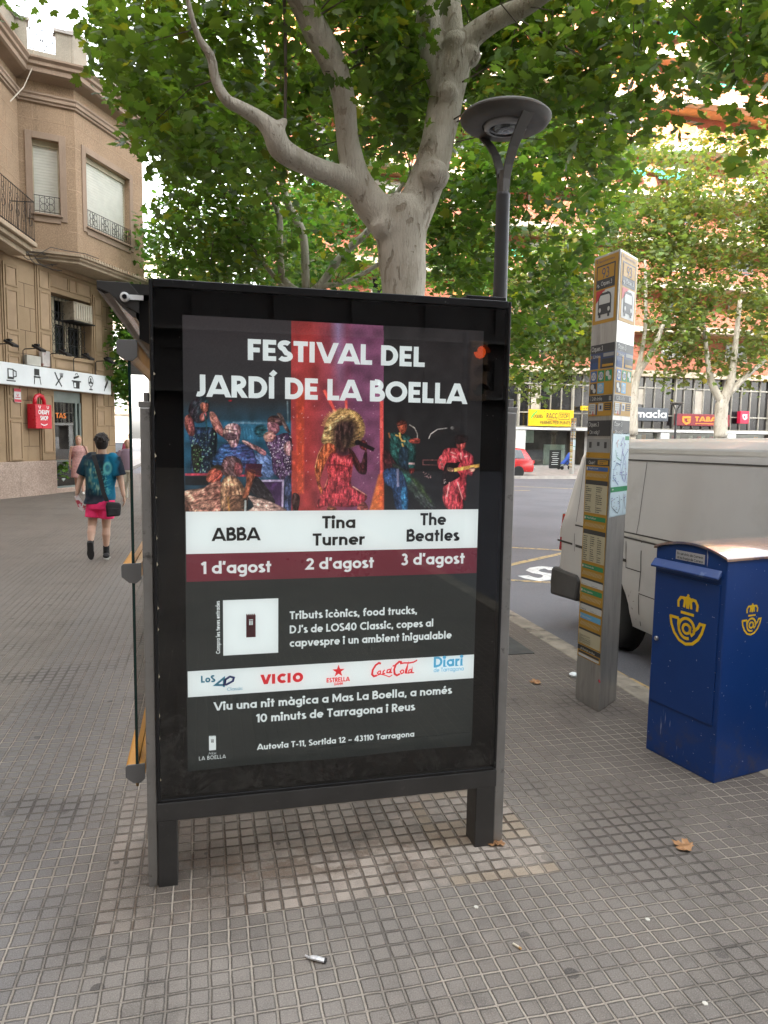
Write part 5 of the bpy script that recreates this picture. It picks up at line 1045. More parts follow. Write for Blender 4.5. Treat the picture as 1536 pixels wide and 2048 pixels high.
# ------------------------------------------------------------------ plane trees
def mat_bark():
    t = NT('plane tree bark'); o = t.obj()
    n1 = t.noise(o, 2.2, 5, .6, .4, sc=(1.6, 1.6, .7)); n2 = t.noise(o, 7, 4, .6, .8, sc=(1.5, 1.5, .55)); n3 = t.noise(o, 24, 4, .7, sc=(2.4, 2.4, .35))
    b = t.mix(t.ramp(n1, .35, .65), (.42, .37, .29), (.57, .52, .43)); b = t.mix(t.math('MULTIPLY', t.ramp(n2, .57, .63), .62), b, (.27, .215, .15)); b = t.mix(t.math('MULTIPLY', t.ramp(n2, .36, .33), .6), b, (.60, .55, .46))
    b = t.mix(t.math('MULTIPLY', t.ramp(t.noise(o, 13, 5, .7, 1.0), .64, .69), .7), b, (.10, .07, .045)); b = t.mix(t.math('MULTIPLY', t.ramp(n3, .5, .75), .30), b, (.15, .12, .085))
    t.put(t.b.inputs['Base Color'], b); t.b.inputs['Roughness'].default_value = .85
    h = t.math('ADD', t.math('MULTIPLY', t.ramp(n2, .60, .64), -.5), t.math('MULTIPLY', n3, .8)); t.bump(h, 1.0, .03); return t.mat
M_BARK = mat_bark(); M_TWIG = mk('twig bark', (.085, .065, .045), .9)
def mat_leaf(name, tr=.42, hue=(1.0, 1.0, 1.0)):
    t = NT(name); a = t.new('ShaderNodeVertexColor'); a.layer_name = 'Col'
    c = t.mix(1.0, a.outputs[0], hue, 'MULTIPLY'); t.L(c, t.b.inputs['Base Color']); t.b.inputs['Roughness'].default_value = .42; t.b.inputs['Specular IOR Level'].default_value = .45
    tl = t.new('ShaderNodeBsdfTranslucent'); t.L(t.mix(1.0, c, (1.45, 1.5, .55), 'MULTIPLY'), tl.inputs[0])
    mx = t.new('ShaderNodeMixShader'); mx.inputs[0].default_value = tr; t.L(t.b.outputs[0], mx.inputs[1]); t.L(tl.outputs[0], mx.inputs[2]); t.L(mx.outputs[0], t.out.inputs[0]); return t.mat
M_LEAF = mat_leaf('plane leaf', .58)
half = [(.05, .02), (.22, -.06), (.30, .05), (.56, .10), (.44, .24), (.60, .42), (.50, .50), (.54, .66), (.34, .60), (.22, .56), (.25, .74), (.12, .80)]
def lobed(h): return np.array([(0, 0)] + h + [(0, 1.02)] + [(-x, y) for x, y in h[::-1]])
LEAF_A = lobed(half); LEAF_B = lobed([(.26, -.04), (.50, .12), (.34, .26), (.56, .52), (.24, .56), (.16, .80)]); LEAF_C = np.array([(0, 0), (.40, .08), (.52, .50), (.14, .66), (0, 1), (-.14, .66), (-.52, .50), (-.40, .08)])
def leaf_mesh(name, mat, parent, C, Nrm, Dr, size, col, tmpl):
    k = len(tmpl); n = len(C); Dr = Dr - Nrm * (Dr * Nrm).sum(1, keepdims=True); Dr /= np.linalg.norm(Dr, axis=1, keepdims=True) + 1e-9; S = np.cross(Dr, Nrm)
    T = np.vstack([tmpl, [[0, .36]]]); xs, ys = T[:, 0], T[:, 1] - .1
    cup = RNG.uniform(-.35, .10, n)[:, None]; curl = RNG.uniform(-.35, .15, n)[:, None]
    zz = cup * np.abs(xs)[None] + curl * (ys ** 2)[None]
    V = C[:, None] + size[:, None, None] * (S[:, None] * xs[None, :, None] + Dr[:, None] * ys[None, :, None] + Nrm[:, None] * zz[..., None])
    inv = np.array(WM[parent.name].inverted()); V = V.reshape(-1, 3) @ inv[:3, :3].T + inv[:3, 3]
    i = np.arange(k); tri = np.stack([i, (i + 1) % k, np.full(k, k)], 1); Fc = (tri[None] + (np.arange(n) * (k + 1))[:, None, None]).reshape(-1, 3)
    me = bpy.data.meshes.new(name); me.vertices.add(len(V)); me.vertices.foreach_set('co', V.ravel()); me.loops.add(Fc.size); me.loops.foreach_set('vertex_index', Fc.ravel().astype(np.int32)); me.polygons.add(len(Fc)); me.polygons.foreach_set('loop_start', np.arange(len(Fc), dtype=np.int32) * 3); me.update(calc_edges=True)
    ca = me.color_attributes.new('Col', 'FLOAT_COLOR', 'POINT'); cc = np.repeat(np.concatenate([col, np.ones((n, 1))], 1), k + 1, 0); ca.data.foreach_set('color', cc.ravel())
    me.materials.append(mat); o = bpy.data.objects.new(name, me); COL.objects.link(o); o.parent = parent; WM[o.name] = WM[parent.name]; return o
def inpoly(poly, x, y): return sdist(poly, x, y) < 0
def sprays(P, m, spread, size, base, var=.25, droop=.5, yellow=.05):
    n = len(P) * m; C0 = np.repeat(P, m, 0); ax = RNG.normal(size=(len(P), 3)); ax[:, 2] -= droop; ax /= np.linalg.norm(ax, axis=1, keepdims=True); ax = np.repeat(ax, m, 0)
    t = RNG.uniform(-1, 1, n)[:, None]; C = C0 + ax * t * spread + RNG.normal(size=(n, 3)) * spread * .33
    Nn = RNG.normal(size=(n, 3)) * .55; Nn[:, 2] += 1.0; Nn /= np.linalg.norm(Nn, axis=1, keepdims=True)
    D = ax * .6 + RNG.normal(size=(n, 3)) * .7; D[:, 2] -= .45
    sz = size * RNG.uniform(.45, 1.35, n); cl = np.repeat(RNG.uniform(.78, 1.2, (len(P), 1)), m, 0)
    col = np.array(base) * cl * RNG.uniform(1 - var, 1 + var, (n, 1)) * (1 + RNG.normal(size=(n, 3)) * .06)
    yl = RNG.random(n) < yellow; col[yl] = col[yl] * np.array([2.0, 1.35, .8]); return C, Nn, D, sz, np.clip(col, .003, .6)
def tubes(mb, pts, rad, n=10, sub=5, wob=0.0, seed=0):
    P = np.array(pts, float); k = len(P); out = []; rr = []
    for i in range(k - 1):
        a, b, c, d = P[max(i - 1, 0)], P[i], P[i + 1], P[min(i + 2, k - 1)]
        for t in np.arange(sub) / sub:
            out.append(.5 * (2 * b + (c - a) * t + (2 * a - 5 * b + 4 * c - d) * t * t + (3 * b - 3 * c + d - a) * t ** 3)); rr.append(rad[i] * (1 - t) + rad[i + 1] * t)
    out.append(P[-1]); rr.append(rad[-1])
    if wob: rr = [r * (1 + wob * mnoise.noise(Vector((p[0] * 3 + seed, p[1] * 3, p[2] * 3)))) for r, p in zip(rr, out)]
    mb.tube(out, rr, n)
    return out
def limb_px(lst):                                   # (px, py, distance, width px) -> points, radii
    P = [at(x, y, d) for x, y, d, w in lst]; Rr = [w * d / F_PX / 2 * 1.03 for x, y, d, w in lst]; return P, Rr
def twigs(mb, nodes, targets, r0=.016, n=4, k=6):
    nodes = np.array(nodes)
    for T in targets:
        d = np.linalg.norm(nodes - T, axis=1); j = int(np.argmin(d)); a = nodes[j]; L = d[j]
        if L > 1.7 or L < .15: continue
        mid = (a + T) / 2 + np.array([random.gauss(0, .22), random.gauss(0, .22), .16]) * L; mb.tube([a, a * .3 + mid * .7, mid, T * .6 + mid * .4, T], [r0, r0 * .85, r0 * .7, r0 * .5, r0 * .25], n)
def ellips(n, c, r, shell=.35):
    v = RNG.normal(size=(n, 3)); v /= np.linalg.norm(v, axis=1, keepdims=True); rad = RNG.uniform(shell, 1, (n, 1)) ** (1 / 2.0); return np.array(c) + v * rad * np.array(r)
def infront(P): return (P - CAMP) @ _F > .5
def masked(P, polys):
    """keep points that fall in the crown's outline; points outside the frame stay"""
    x, y = proj(P); fr = infront(P) & (x > 0) & (x < 1536) & (y > -20) & (y < 2048); keep = ~fr
    for poly, dens in polys: keep |= fr & inpoly(poly, x, y) & (RNG.random(len(P)) < dens)
    return P[keep]

# --- the tree right behind the panel
TB = W(2.07, 7.72, 0); TB = np.array([at(808, 600, 8)[0], 8.0, 0.0])
t1 = thing('plane_tree', TB, 'large pale trunked plane tree forking right behind the poster panel', 'tree', 'plane trees along the street')
tk = MB(); nodes = []
def add_limb(lst, mb=tk, n=14, wob=.10, seed=0):
    P, Rr = limb_px(lst); o = tubes(mb, P, Rr, n, 6, wob, seed); nodes.extend(o[::3])
P, Rr = limb_px([(807, 590, 8, 84), (804, 520, 8, 88), (803, 470, 8, 98), (806, 430, 8, 96), (812, 405, 8.02, 70)])
tubes(tk, [TB + np.array([0, 0, -.1]), TB + np.array([0, 0, .25]), TB + np.array([0, 0, 1.4])] + P, [.40, .31, .25] + Rr, 16, 6, .06)
add_limb([(796, 470, 8, 80), (768, 438, 7.97, 72), (735, 398, 7.92, 60), (712, 352, 7.86, 52), (696, 285, 7.8, 43), (686, 190, 7.7, 42), (662, 118, 7.6, 47), (634, 66, 7.5, 50), (608, 14, 7.4, 48), (570, -60, 7.2, 42), (540, -160, 7.0, 34)], seed=1)
add_limb([(722, 385, 7.9, 46), (690, 360, 7.8, 44), (640, 340, 7.65, 42), (592, 318, 7.5, 42), (560, 296, 7.4, 44), (547, 266, 7.35, 42), (522, 240, 7.3, 28), (482, 216, 7.2, 24), (452, 199, 7.15, 22), (431, 158, 7.1, 20), (421, 112, 7.05, 19), (398, 76, 7.0, 14), (380, 20, 6.9, 12), (365, -60, 6.8, 10)], n=12, seed=2)
add_limb([(806, 460, 8, 84), (838, 400, 8.05, 72), (864, 330, 8.1, 64), (881, 255, 8.15, 62), (896, 180, 8.2, 64), (912, 120, 8.2, 62), (925, 92, 8.2, 48)], seed=3)
add_limb([(893, 190, 8.2, 50), (872, 130, 8.25, 52), (859, 66, 8.3, 50), (862, 0, 8.35, 48), (868, -90, 8.4, 42)], seed=4)
add_limb([(916, 110, 8.2, 44), (909, 55, 8.3, 32), (905, 0, 8.4, 30), (898, -80, 8.6, 26)], seed=5)
add_limb([(922, 100, 8.2, 46), (945, 72, 8.15, 44), (990, 40, 8.05, 38), (1050, 12, 7.9, 34), (1120, -30, 7.7, 28), (1250, -90, 7.3, 20)], seed=6)
add_limb([(548, 262, 7.35, 26), (566, 246, 7.36, 18), (570, 236, 7.36, 10)], n=8)
for kx, ky, kd, kr in ((866, 352, 7.80, 34), (893, 188, 7.93, 24), (910, 88, 8.0, 26), (770, 455, 7.75, 30), (696, 362, 7.7, 26), (938, 112, 8.05, 24)): p = at(kx, ky, kd + .12); tk.lathe(p, [(0.001, -kr * kd / F_PX), (kr * kd / F_PX * .75, -kr * kd / F_PX * .6), (kr * kd / F_PX, 0), (kr * kd / F_PX * .75, kr * kd / F_PX * .6), (0.001, kr * kd / F_PX)], 10)
tk.build('trunk', M_BARK, t1, remesh=.022, relax=4)
T1P = [([(140, -400), (190, 110), (245, 200), (300, 260), (325, 330), (380, 350), (470, 330), (600, 350), (700, 300), (820, 300), (930, 240), (1010, 215), (1085, 200), (1120, 300), (1190, 335), (1250, 310), (1290, 240), (1300, 120), (1330, 60), (1536, 60), (1540, -400)], 1.0),
       ([(1325, 60), (1345, 180), (1385, 265), (1420, 150), (1470, 110), (1475, 250), (1500, 330), (1536, 345), (1536, 40)], .55),
       ([(280, 215), (235, 228), (300, 320), (350, 330), (320, 240)], .5)]
pts = np.vstack([ellips(5200, at(560, -60, 9.3), (3.6, 2.6, 3.2)), ellips(3800, at(1150, -40, 8.3), (3.0, 2.0, 2.3)), ellips(900, W(2.4, 5.5, 8.5), (4, 4, 3))])
pts = masked(pts, T1P); d_ = np.linalg.norm(pts - CAMP, axis=1); pts = pts[d_ > 5.6]
# keep the limbs in view: thin out sprays that would hang in front of them
x_, y_ = proj(pts); dep = (pts - CAMP) @ _F; LIMB = [[(640, 0), (690, 160), (760, 420), (830, 560), (900, 200), (870, 60), (920, 0), (1060, 0), (940, 100), (890, 420), (830, 590), (760, 560), (560, 330), (420, 170), (400, 80), (380, 0)]]
near = (dep < 8.9) & (inpoly([(560, -10), (700, 330), (540, 230), (420, 120), (360, 0), (420, 0), (470, 190), (600, 260)], x_, y_) | inpoly([(570, 0), (690, 0), (740, 300), (840, 420), (830, -60), (1230, -70), (1180, 30), (1040, 105), (975, 165), (915, 420), (800, 600), (560, 350), (420, 200), (430, 150), (560, 270), (700, 340), (660, 150)], x_, y_))
pts = pts[~near]
yy_ = proj(pts)[1]; pts = pts[(yy_ > -30) | (RNG.random(len(pts)) < .22)]; pts = pts[RNG.permutation(len(pts))[:1350]]
tw = MB(); twigs(tw, nodes, pts[::5], .009); 
P, Rr = limb_px([(570, 240, 7.36, 6), (571, 120, 7.36, 6), (568, -20, 7.36, 7)]); tubes(tw, P, Rr, 5)
P, Rr = limb_px([(870, 330, 8.4, 12), (900, 200, 9.2, 9), (960, 130, 9.5, 6)]); tubes(tw, P, Rr, 5); P, Rr = limb_px([(700, 110, 8.2, 9), (760, 90, 8.6, 7), (830, 100, 9, 5)]); tubes(tw, P, Rr, 5)
tw.build('twigs', M_TWIG, t1, normals=False)
leaf_mesh('crown', M_LEAF, t1, *sprays(pts, 16, .34, .120, (.098, .155, .034), yellow=.03), LEAF_A)
# seed balls
sb = MB()
for p in pts[::9]: 
    q = p + np.array([random.gauss(0, .1), random.gauss(0, .1), -.22]); sb.tube([q + ZZ * .2, q], .0025, 4); sb.lathe(q, [(.001, -.017), (.012, -.012), (.017, 0), (.012, .012), (.001, .017)], 7)
sb.build('seed_balls', mk('brown seed ball', (.10, .075, .035), .9, bump=.6), t1)['kind'] = 'stuff'

# --- next trees down the row
def row_tree(name, label, base, limbs, crowns, polys, n, m, leafsize, col, tmpl, trunk_r, group, seed, spread=.42):
    t = thing(name, base, label, 'tree', group); tk = MB(); nd = []
    for lst in limbs:
        P, Rr = limb_px(lst); o = tubes(tk, P, Rr, 9, 5, .1, seed); nd.extend(o[::3])
    top = min(nd, key=lambda q: q[2]); tubes(tk, [base + ZZ * -.1, base + ZZ * .5, base * .4 + np.array([top[0], top[1], 0]) * .6 + ZZ * (top[2] * .7), top], [trunk_r * 1.3, trunk_r, trunk_r * .9, trunk_r * .8], 12, 5, .06)
    tk.build('trunk', M_BARK, t, smooth=True, normals=False)
    pts = np.vstack([ellips(k, c, r) for k, c, r in crowns]); pts = masked(pts, polys); pts = pts[RNG.permutation(len(pts))[:n]]
    tw = MB(); twigs(tw, nd, pts[::4], .014); tw.build('twigs', M_TWIG, t, normals=False)
    leaf_mesh('crown', M_LEAF, t, *sprays(pts, m, spread, leafsize, col, yellow=.06), tmpl); return t
GR = 'plane trees along the street'
T2P = [([(322, 340), (326, 560), (420, 575), (520, 540), (600, 420), (740, 440), (760, 575), (1012, 590), (1012, 760), (1060, 745), (1110, 690), (1150, 600), (1180, 500), (1240, 450), (1262, 390), (1235, 300), (1110, 240), (1010, 200), (900, 150), (600, 100), (300, 130), (310, 260)], .82),
       ([(520, 540), (600, 420), (740, 440), (760, 575), (420, 575)], .40)]
b2 = at(606, 600, 15.0); b2[2] = 0
row_tree('plane_tree', 'second plane tree down the row, its thin limbs showing over the panel top', b2,
         [[(612, 585, 15, 16), (608, 480, 15, 15), (592, 438, 15, 15), (575, 405, 15, 14), (563, 350, 14.8, 12), (566, 250, 14.5, 9), (540, 150, 14.2, 6)], [(608, 590, 15, 15), (568, 560, 15, 14), (560, 495, 15, 13), (555, 420, 15.2, 11), (500, 330, 15.4, 8), (470, 240, 15.5, 6)], [(605, 592, 15, 14), (560, 566, 15, 9), (510, 498, 15, 10), (484, 440, 15, 9), (460, 380, 15, 6)],
          [(612, 590, 15, 16), (640, 570, 15, 15), (686, 508, 15, 15), (728, 470, 15, 13), (770, 420, 15, 10), (830, 330, 14.6, 7)], [(640, 572, 15, 12), (700, 560, 15, 8), (800, 500, 15.2, 8), (900, 420, 15.4, 7), (1040, 360, 15, 6), (1150, 350, 15, 4)], [(566, 300, 14.7, 8), (470, 250, 14.5, 7), (420, 230, 14.5, 5), (350, 200, 14.4, 4)]],
         [(3000, at(640, 300, 15.5), (4.8, 3.2, 3.4)), (2600, at(1110, 480, 14.0), (2.4, 2.2, 2.6)), (1500, at(380, 350, 14), (1.7, 2, 2.6)), (700, b2 + ZZ * 10, (5, 4, 4))], T2P, 1150, 15, .150, (.088, .150, .036), LEAF_B, .24, GR, 4)
T3P = [([(232, 560), (235, 800), (262, 800), (300, 580), (520, 575), (760, 575), (1010, 590), (1010, 500), (700, 380), (300, 380)], .75)]
b3 = at(470, 600, 24.0); b3[2] = 0
row_tree('plane_tree', 'third plane tree of the row, seen low between the brown building and the panel', b3,
         [[(470, 600, 24, 12), (440, 500, 24, 10), (420, 440, 24, 7)], [(472, 600, 24, 12), (520, 520, 24, 8), (540, 440, 24, 6)], [(440, 520, 24, 8), (380, 450, 24, 6)]],
         [(2600, at(430, 470, 25), (5.2, 3, 3.6)), (2000, at(760, 500, 27), (5.5, 3, 3)), (900, at(245, 690, 24), (.7, 1.5, 2.2))], T3P, 800, 14, .20, (.07, .15, .034), LEAF_C, .22, GR, 8, .5)
# --- trees on the far pavement, with paler leaves
GF = 'plane trees on the far pavement'
FPOL = [([(1015, 560), (1100, 430), (1200, 330), (1240, 300), (1290, 270), (1350, 285), (1420, 260), (1536, 270), (1536, 760), (1480, 800), (1470, 740), (1400, 760), (1340, 800), (1300, 700), (1250, 720), (1190, 660), (1180, 800), (1150, 840), (1120, 780), (1060, 800), (1020, 760)], .8)]
def fb(x, D): b = at(x, 860, D); b[2] = 0; return b
row_tree('plane_tree', 'far plane tree with a bare pale trunk rising behind the van roof', fb(1440, 37), [[(1441, 875, 37, 25), (1443, 820, 37, 24), (1447, 800, 37, 22), (1462, 760, 37, 15), (1470, 700, 37, 11), (1480, 600, 37, 8)], [(1445, 805, 37, 16), (1425, 770, 37, 14), (1415, 720, 37, 9), (1405, 620, 37, 6)], [(1455, 790, 37, 14), (1490, 755, 37, 10), (1530, 720, 37, 7), (1560, 680, 37, 5)]],
         [(2600, at(1450, 560, 38), (4.6, 3.2, 5.6)), (1000, at(1440, 400, 38), (3.4, 3, 3.4))], FPOL, 600, 18, .23, (.165, .205, .080), LEAF_C, .28, GF, 11, .62)
row_tree('plane_tree', 'far plane tree hidden behind the bus stop pillar, its limbs leaning right', fb(1262, 36), [[(1263, 870, 36, 24), (1266, 790, 36, 20), (1275, 750, 36, 14), (1305, 700, 36, 10), (1330, 640, 36, 7)], [(1265, 800, 36, 14), (1250, 700, 36, 10), (1240, 560, 36, 7)], [(1268, 770, 36, 10), (1290, 660, 36, 7), (1290, 520, 36, 5)]],
         [(2600, at(1260, 580, 37), (4.4, 3.2, 5.2)), (900, at(1290, 400, 37), (3.0, 3, 3.0))], FPOL, 500, 18, .23, (.150, .195, .076), LEAF_C, .26, GF, 12, .62)
row_tree('plane_tree', 'far plane tree whose low branches hang over the yellow sign', fb(990, 36), [[(992, 870, 36, 22), (994, 760, 36, 18), (1020, 650, 36, 10), (1060, 560, 36, 7)], [(994, 780, 36, 14), (960, 660, 36, 9), (940, 560, 36, 6)]],
         [(2200, at(1040, 640, 37), (4.2, 3.0, 4.4))], FPOL + [([(640, 560), (1010, 580), (1010, 400), (640, 420)], .4)], 360, 18, .23, (.150, .195, .08), LEAF_C, .26, GF, 13, .62)
row_tree('plane_tree', 'far plane tree at the right edge of the square, mostly out of view', fb(1640, 38), [[(1640, 870, 38, 24), (1640, 760, 38, 20), (1600, 650, 38, 10), (1570, 560, 38, 7)], [(1640, 780, 38, 14), (1690, 650, 38, 9)]],
         [(1600, at(1620, 560, 39), (4.4, 3.2, 5.4))], FPOL, 360, 18, .23, (.155, .20, .08), LEAF_C, .27, GF, 14, .62)
# ------------------------------------------------------------------ things on the corner building's front
wl = mk('white sign face', (.74, .76, .76), .45, var=.03); bk = mk('black sign graphics', (.02, .02, .02), .5)
fa = MB(); lbox(fa, BP, -1.3, 4.14, .10, .30, 2.95, 3.51)
fas = tag(fa.build('shop_fascia', wl, None, loc=BP(1.4, .2, 2.95), rot=DB, bevel=.01), 'long white shop fascia with a row of black household pictograms', 'sign')
ic = MB(); fI = lambda x, y: BP(x, .305, y)
def I_(lines, w=.03): strokes(ic, lines, w, fI, BN)
# cup, chair, knife and fork, pot, fan, rolling pin
rect2(ic, -.28, 3.09, -.06, 3.36, fI, BN); rect2(ic, -.24, 3.15, -.10, 3.33, fI, BN, 1, .002); I_([[(-.06, 3.32), (.03, 3.30), (.03, 3.18), (-.06, 3.15)], [(-.32, 3.05), (.0, 3.05)]])
rect2(ic, .70, 3.27, .90, 3.44, fI, BN); rect2(ic, .68, 3.20, .94, 3.245, fI, BN); I_([[(.71, 3.20), (.69, 3.03)], [(.91, 3.20), (.95, 3.03)], [(.73, 3.28), (.72, 3.22)], [(.88, 3.28), (.89, 3.22)]], .028)
I_([[(1.52, 3.42), (1.62, 3.26), (1.80, 3.04)]], .045); I_([[(1.78, 3.30), (1.54, 3.05)]], .04); I_([[(1.74, 3.42), (1.76, 3.31), (1.84, 3.31), (1.86, 3.42)], [(1.80, 3.42), (1.80, 3.3)]], .028)
poly2(ic, [(2.32, 3.03), (2.58, 3.03), (2.60, 3.22), (2.29, 3.22)], fI, BN); rect2(ic, 2.24, 3.22, 2.66, 3.255, fI, BN); poly2(ic, [(2.33, 3.29), (2.58, 3.36), (2.57, 3.42), (2.32, 3.35)], fI, BN); I_([[(2.40, 3.40), (2.42, 3.45), (2.50, 3.46), (2.51, 3.42)]], .022)
rect2(ic, 2.34, 3.06, 2.42, 3.19, fI, BN, 1, .002)
I_([[(3.12 + .115 * math.cos(w), 3.29 + .15 * math.sin(w)) for w in np.linspace(0, 6.3, 18)]], .022); disc2(ic, 3.12, 3.29, .035, fI, BN); disc2(ic, 3.07, 3.24, .045, fI, BN, ry=.03); disc2(ic, 3.17, 3.24, .045, fI, BN, ry=.03); disc2(ic, 3.12, 3.35, .035, fI, BN); I_([[(3.12, 3.14), (3.12, 3.05)]], .035); rect2(ic, 3.04, 3.03, 3.20, 3.06, fI, BN)
I_([[(3.82, 3.14), (3.96, 3.34)]], .075); I_([[(3.77, 3.04), (3.82, 3.14)], [(3.96, 3.34), (4.01, 3.44)]], .03)
ic.build('pictograms', [bk, wl], fas)
# red carrier bag sign
M_RED = mk('glossy red sign', (.60, .008, .03), .3, coat=.4, var=.04); bs0 = BP(.98, .12, 1.85)
bg_ = MB(); lbox(bg_, BP, .66, 1.30, .07, .34, 1.84, 2.50)
bag = tag(bg_.build('bag_sign', M_RED, None, loc=bs0, rot=DB, bevel=.015), 'red sign shaped as a carrier bag with white lettering', 'sign')
hd = MB(); hd.tube([BP(.79 + .0, .21, 2.50), BP(.80, .21, 2.62), BP(.86, .21, 2.71), BP(.98, .21, 2.75), BP(1.10, .21, 2.71), BP(1.16, .21, 2.62), BP(1.17, .21, 2.50)], .055, 8, sq=(1, 1)); hd.build('handle', M_RED, bag, smooth=True)
lt = MB(); letter(lt, 'CHEAPY', BP(.76, .345, 2.23), BD, ZZ, .44, .12, BN, w=.21); letter(lt, 'SHOP', BP(.83, .345, 2.07), BD, ZZ, .31, .12, BN, w=.21)
fI2 = lambda x, y: BP(x, .345, y); strokes(lt, [[(.85 + .26 * t, 1.975 - .04 * math.sin(math.pi * t)) for t in np.linspace(0, 1, 9)]], .022, fI2, BN)
for c in (.82, 1.14): strokes(lt, [[(c + .035 * math.cos(w), 2.44 + .05 * math.sin(w)) for w in np.linspace(2.6, 6.8, 12)]], .018, fI2, BN)
lt.build('sign_lettering', M_LETW, bag)
al = MB(); lbox(al, BP, .17, .42, .085, .10, 2.52, 2.88); alo = tag(al.build('alarm_sign', mk('white alarm plate', (.7, .66, .66), .5), None, loc=BP(.3, .09, 2.52), rot=DB), 'small red and white alarm plate on the pilaster above the bag sign', 'sign')
al = MB(); 
for z0, z1 in ((2.80, 2.88), (2.53, 2.60)): lbox(al, BP, .17, .42, .1005, .102, z0, z1)
strokes(al, [[(.26, 2.74), (.295, 2.68), (.33, 2.74)], [(.21, 2.65), (.39, 2.65)]], .02, lambda x, y: BP(x, .103, y), BN); al.build('red_band', mk('alarm red', (.6, .05, .08), .5), alo)
# spotlights over the fascia
lamp0 = None
lamp_lab = ['leftmost black spotlight over the white fascia, cut by the picture edge', 'black spotlight above the chair pictogram', 'black spotlight left of the barred window, above the knife and fork', 'black spotlight under the barred window, above the cooking pot', 'rightmost black spotlight over the fascia, beside the last pilaster']
for i, s in enumerate((-.45, .55, 1.60, 2.62, 3.66)):
    b = BP(s, .10, 3.50)
    if lamp0 is None:
        t = lamp0 = thing('spotlight', b, '', 'spotlight', 'spotlights over the shop fascia', rot=DB)
        m = MB(); m.tube([b + ZZ * -.05, b + ZZ * .40, b + ZZ * .44 + BN * .06, b + ZZ * .45 + BN * .40], .014, 6); m.build('arm', M_IRON, t)
        m = MB(); c = b + ZZ * .44 + BN * .46; m.prism([c + BN * -.12 + BD * -.10 + ZZ * .05, c + BN * -.12 + BD * .10 + ZZ * .05, c + BN * .16 + BD * .11 + ZZ * -.09, c + BN * .16 + BD * -.11 + ZZ * -.09], (BN * .35 + ZZ) * .06); m.box(c + BN * -.02 + ZZ * .10, (.10, .12, .05), BD, BN); m.build('lamp_head', M_IRON, t, bevel=.01)
    else: t = copy_tree(lamp0); t.location = Vector(b)
    t['label'] = lamp_lab[i]
# air conditioner in the upstairs window
acs = MB(); lbox(acs, BP, 2.62, 3.50, -.30, .16, 5.02, 5.56); aco = tag(acs.build('air_conditioner', mk('beige metal case', (.36, .30, .22), .6, dirt=(.15, .12, .09)), None, loc=BP(3.05, -.05, 5.02), rot=DB, bevel=.015), 'old air conditioner box hung in the top of the barred window', 'air conditioner')
acs = MB()
for s in np.linspace(2.72, 3.36, 7): lbox(acs, BP, s, s + .05, .161, .175, 5.08, 5.50)
acs.build('grille', mk('pale grille', (.5, .45, .36), .6), aco)
acs = MB(); lbox(acs, BP, 2.55, 3.56, -.30, .20, 4.98, 5.015); acs.build('bracket', M_IRON, aco)
mt = MB(); lbox(mt, BP, .62, 1.16, .07, .16, 3.54, 3.80); mto = tag(mt.build('meter_box', mk('grey meter case', (.45, .42, .36), .6), None, loc=BP(.9, .1, 3.54), rot=DB, bevel=.01), 'grey meter box with a small glass hatch on the wall above the fascia', 'meter box')
mt = MB(); lbox(mt, BP, 1.2, 1.5, .07, .18, 3.56, 3.98); mt.build('hatch', mk('rusty white hatch', (.5, .45, .42), .6, dirt=(.25, .08, .05)), mto)
# pots in the shop window
pl0 = None
for i, (s, o, sc) in enumerate(((1.98, -.30, 1.0), (2.30, -.22, 1.25), (2.62, -.32, .9), (2.88, -.25, 1.05), (2.12, -.55, 1.3), (2.55, -.58, 1.3))):
    b = BP(s, o, .162)
    if pl0 is None:
        pl0 = thing('potted_plant', b, '', 'plant', 'potted plants in the shop window', rot=DB)
        m = MB(); m.lathe(b, [(.07, 0), (.10, .16), (.11, .17), (.11, .19), (.09, .19), (.08, .16)], 14); m.build('pot', mk('white glazed pot', (.62, .65, .66), .35), pl0)
        C = b + np.array([0, 0, .38]) + RNG.normal(size=(150, 3)) * np.array([.10, .10, .10]); leaf_mesh('foliage', M_LEAF, pl0, C, RNG.normal(size=(150, 3)) + np.array([0, 0, 1]), RNG.normal(size=(150, 3)), RNG.uniform(.05, .11, 150), np.array((.08, .16, .03)) * RNG.uniform(.6, 1.6, (150, 1)), LEAF_C)
        t = pl0
    else: t = copy_tree(pl0); t.location = Vector(b); t.scale = (sc,) * 3; t.rotation_euler[2] = i * 1.1
    t['label'] = ['potted plant at the left end of the shop window', 'bushy potted plant in a white pot, front row of the shop window', 'smallest potted plant in the front of the shop window', 'potted plant at the right end of the shop window', 'tall potted plant at the back left of the shop window', 'tall potted plant at the back right of the shop window'][i]

# ------------------------------------------------------------------ street lamp
M_LAMP = mk('dark grey lamp paint', (.048, .048, .050), .5, .3, var=.1); M_LAMP2 = mk('weathered grey lamp paint', (.085, .077, .068), .55, .2, var=.15, scale=5, dirt=(.10, .075, .055), dscale=9)
lp = at(1000, 590, 6.0); lp[2] = 0
lamp = thing('street_lamp', lp, 'tall grey street lamp with a disc head right of the tree trunk', 'street lamp', rot=0)
hz = 4.235; lpz = lambda z: lp + ZZ * z
m = MB(); m.lathe(lpz(0), [(.11, 0), (.11, .03), (.075, .05), (.062, 1.2), (.055, 3.66), (.057, 3.67), (.057, 3.69), (.05, 3.70)], 20); m.build('post', M_LAMP, lamp, smooth=True, sharp=35)
m = MB(); m.lathe(lpz(3.69), [(.045, 0), (.042, .10), (.036, .16), (.03, .18)], 16); m.build('neck', M_LAMP2, lamp, smooth=True, sharp=35)
hc = lpz(hz); r_end = at(1060, 208, 5.72) - hc; r_end[2] = 0; dirR = r_end / np.linalg.norm(r_end); side = np.array([-dirR[1], dirR[0], 0])
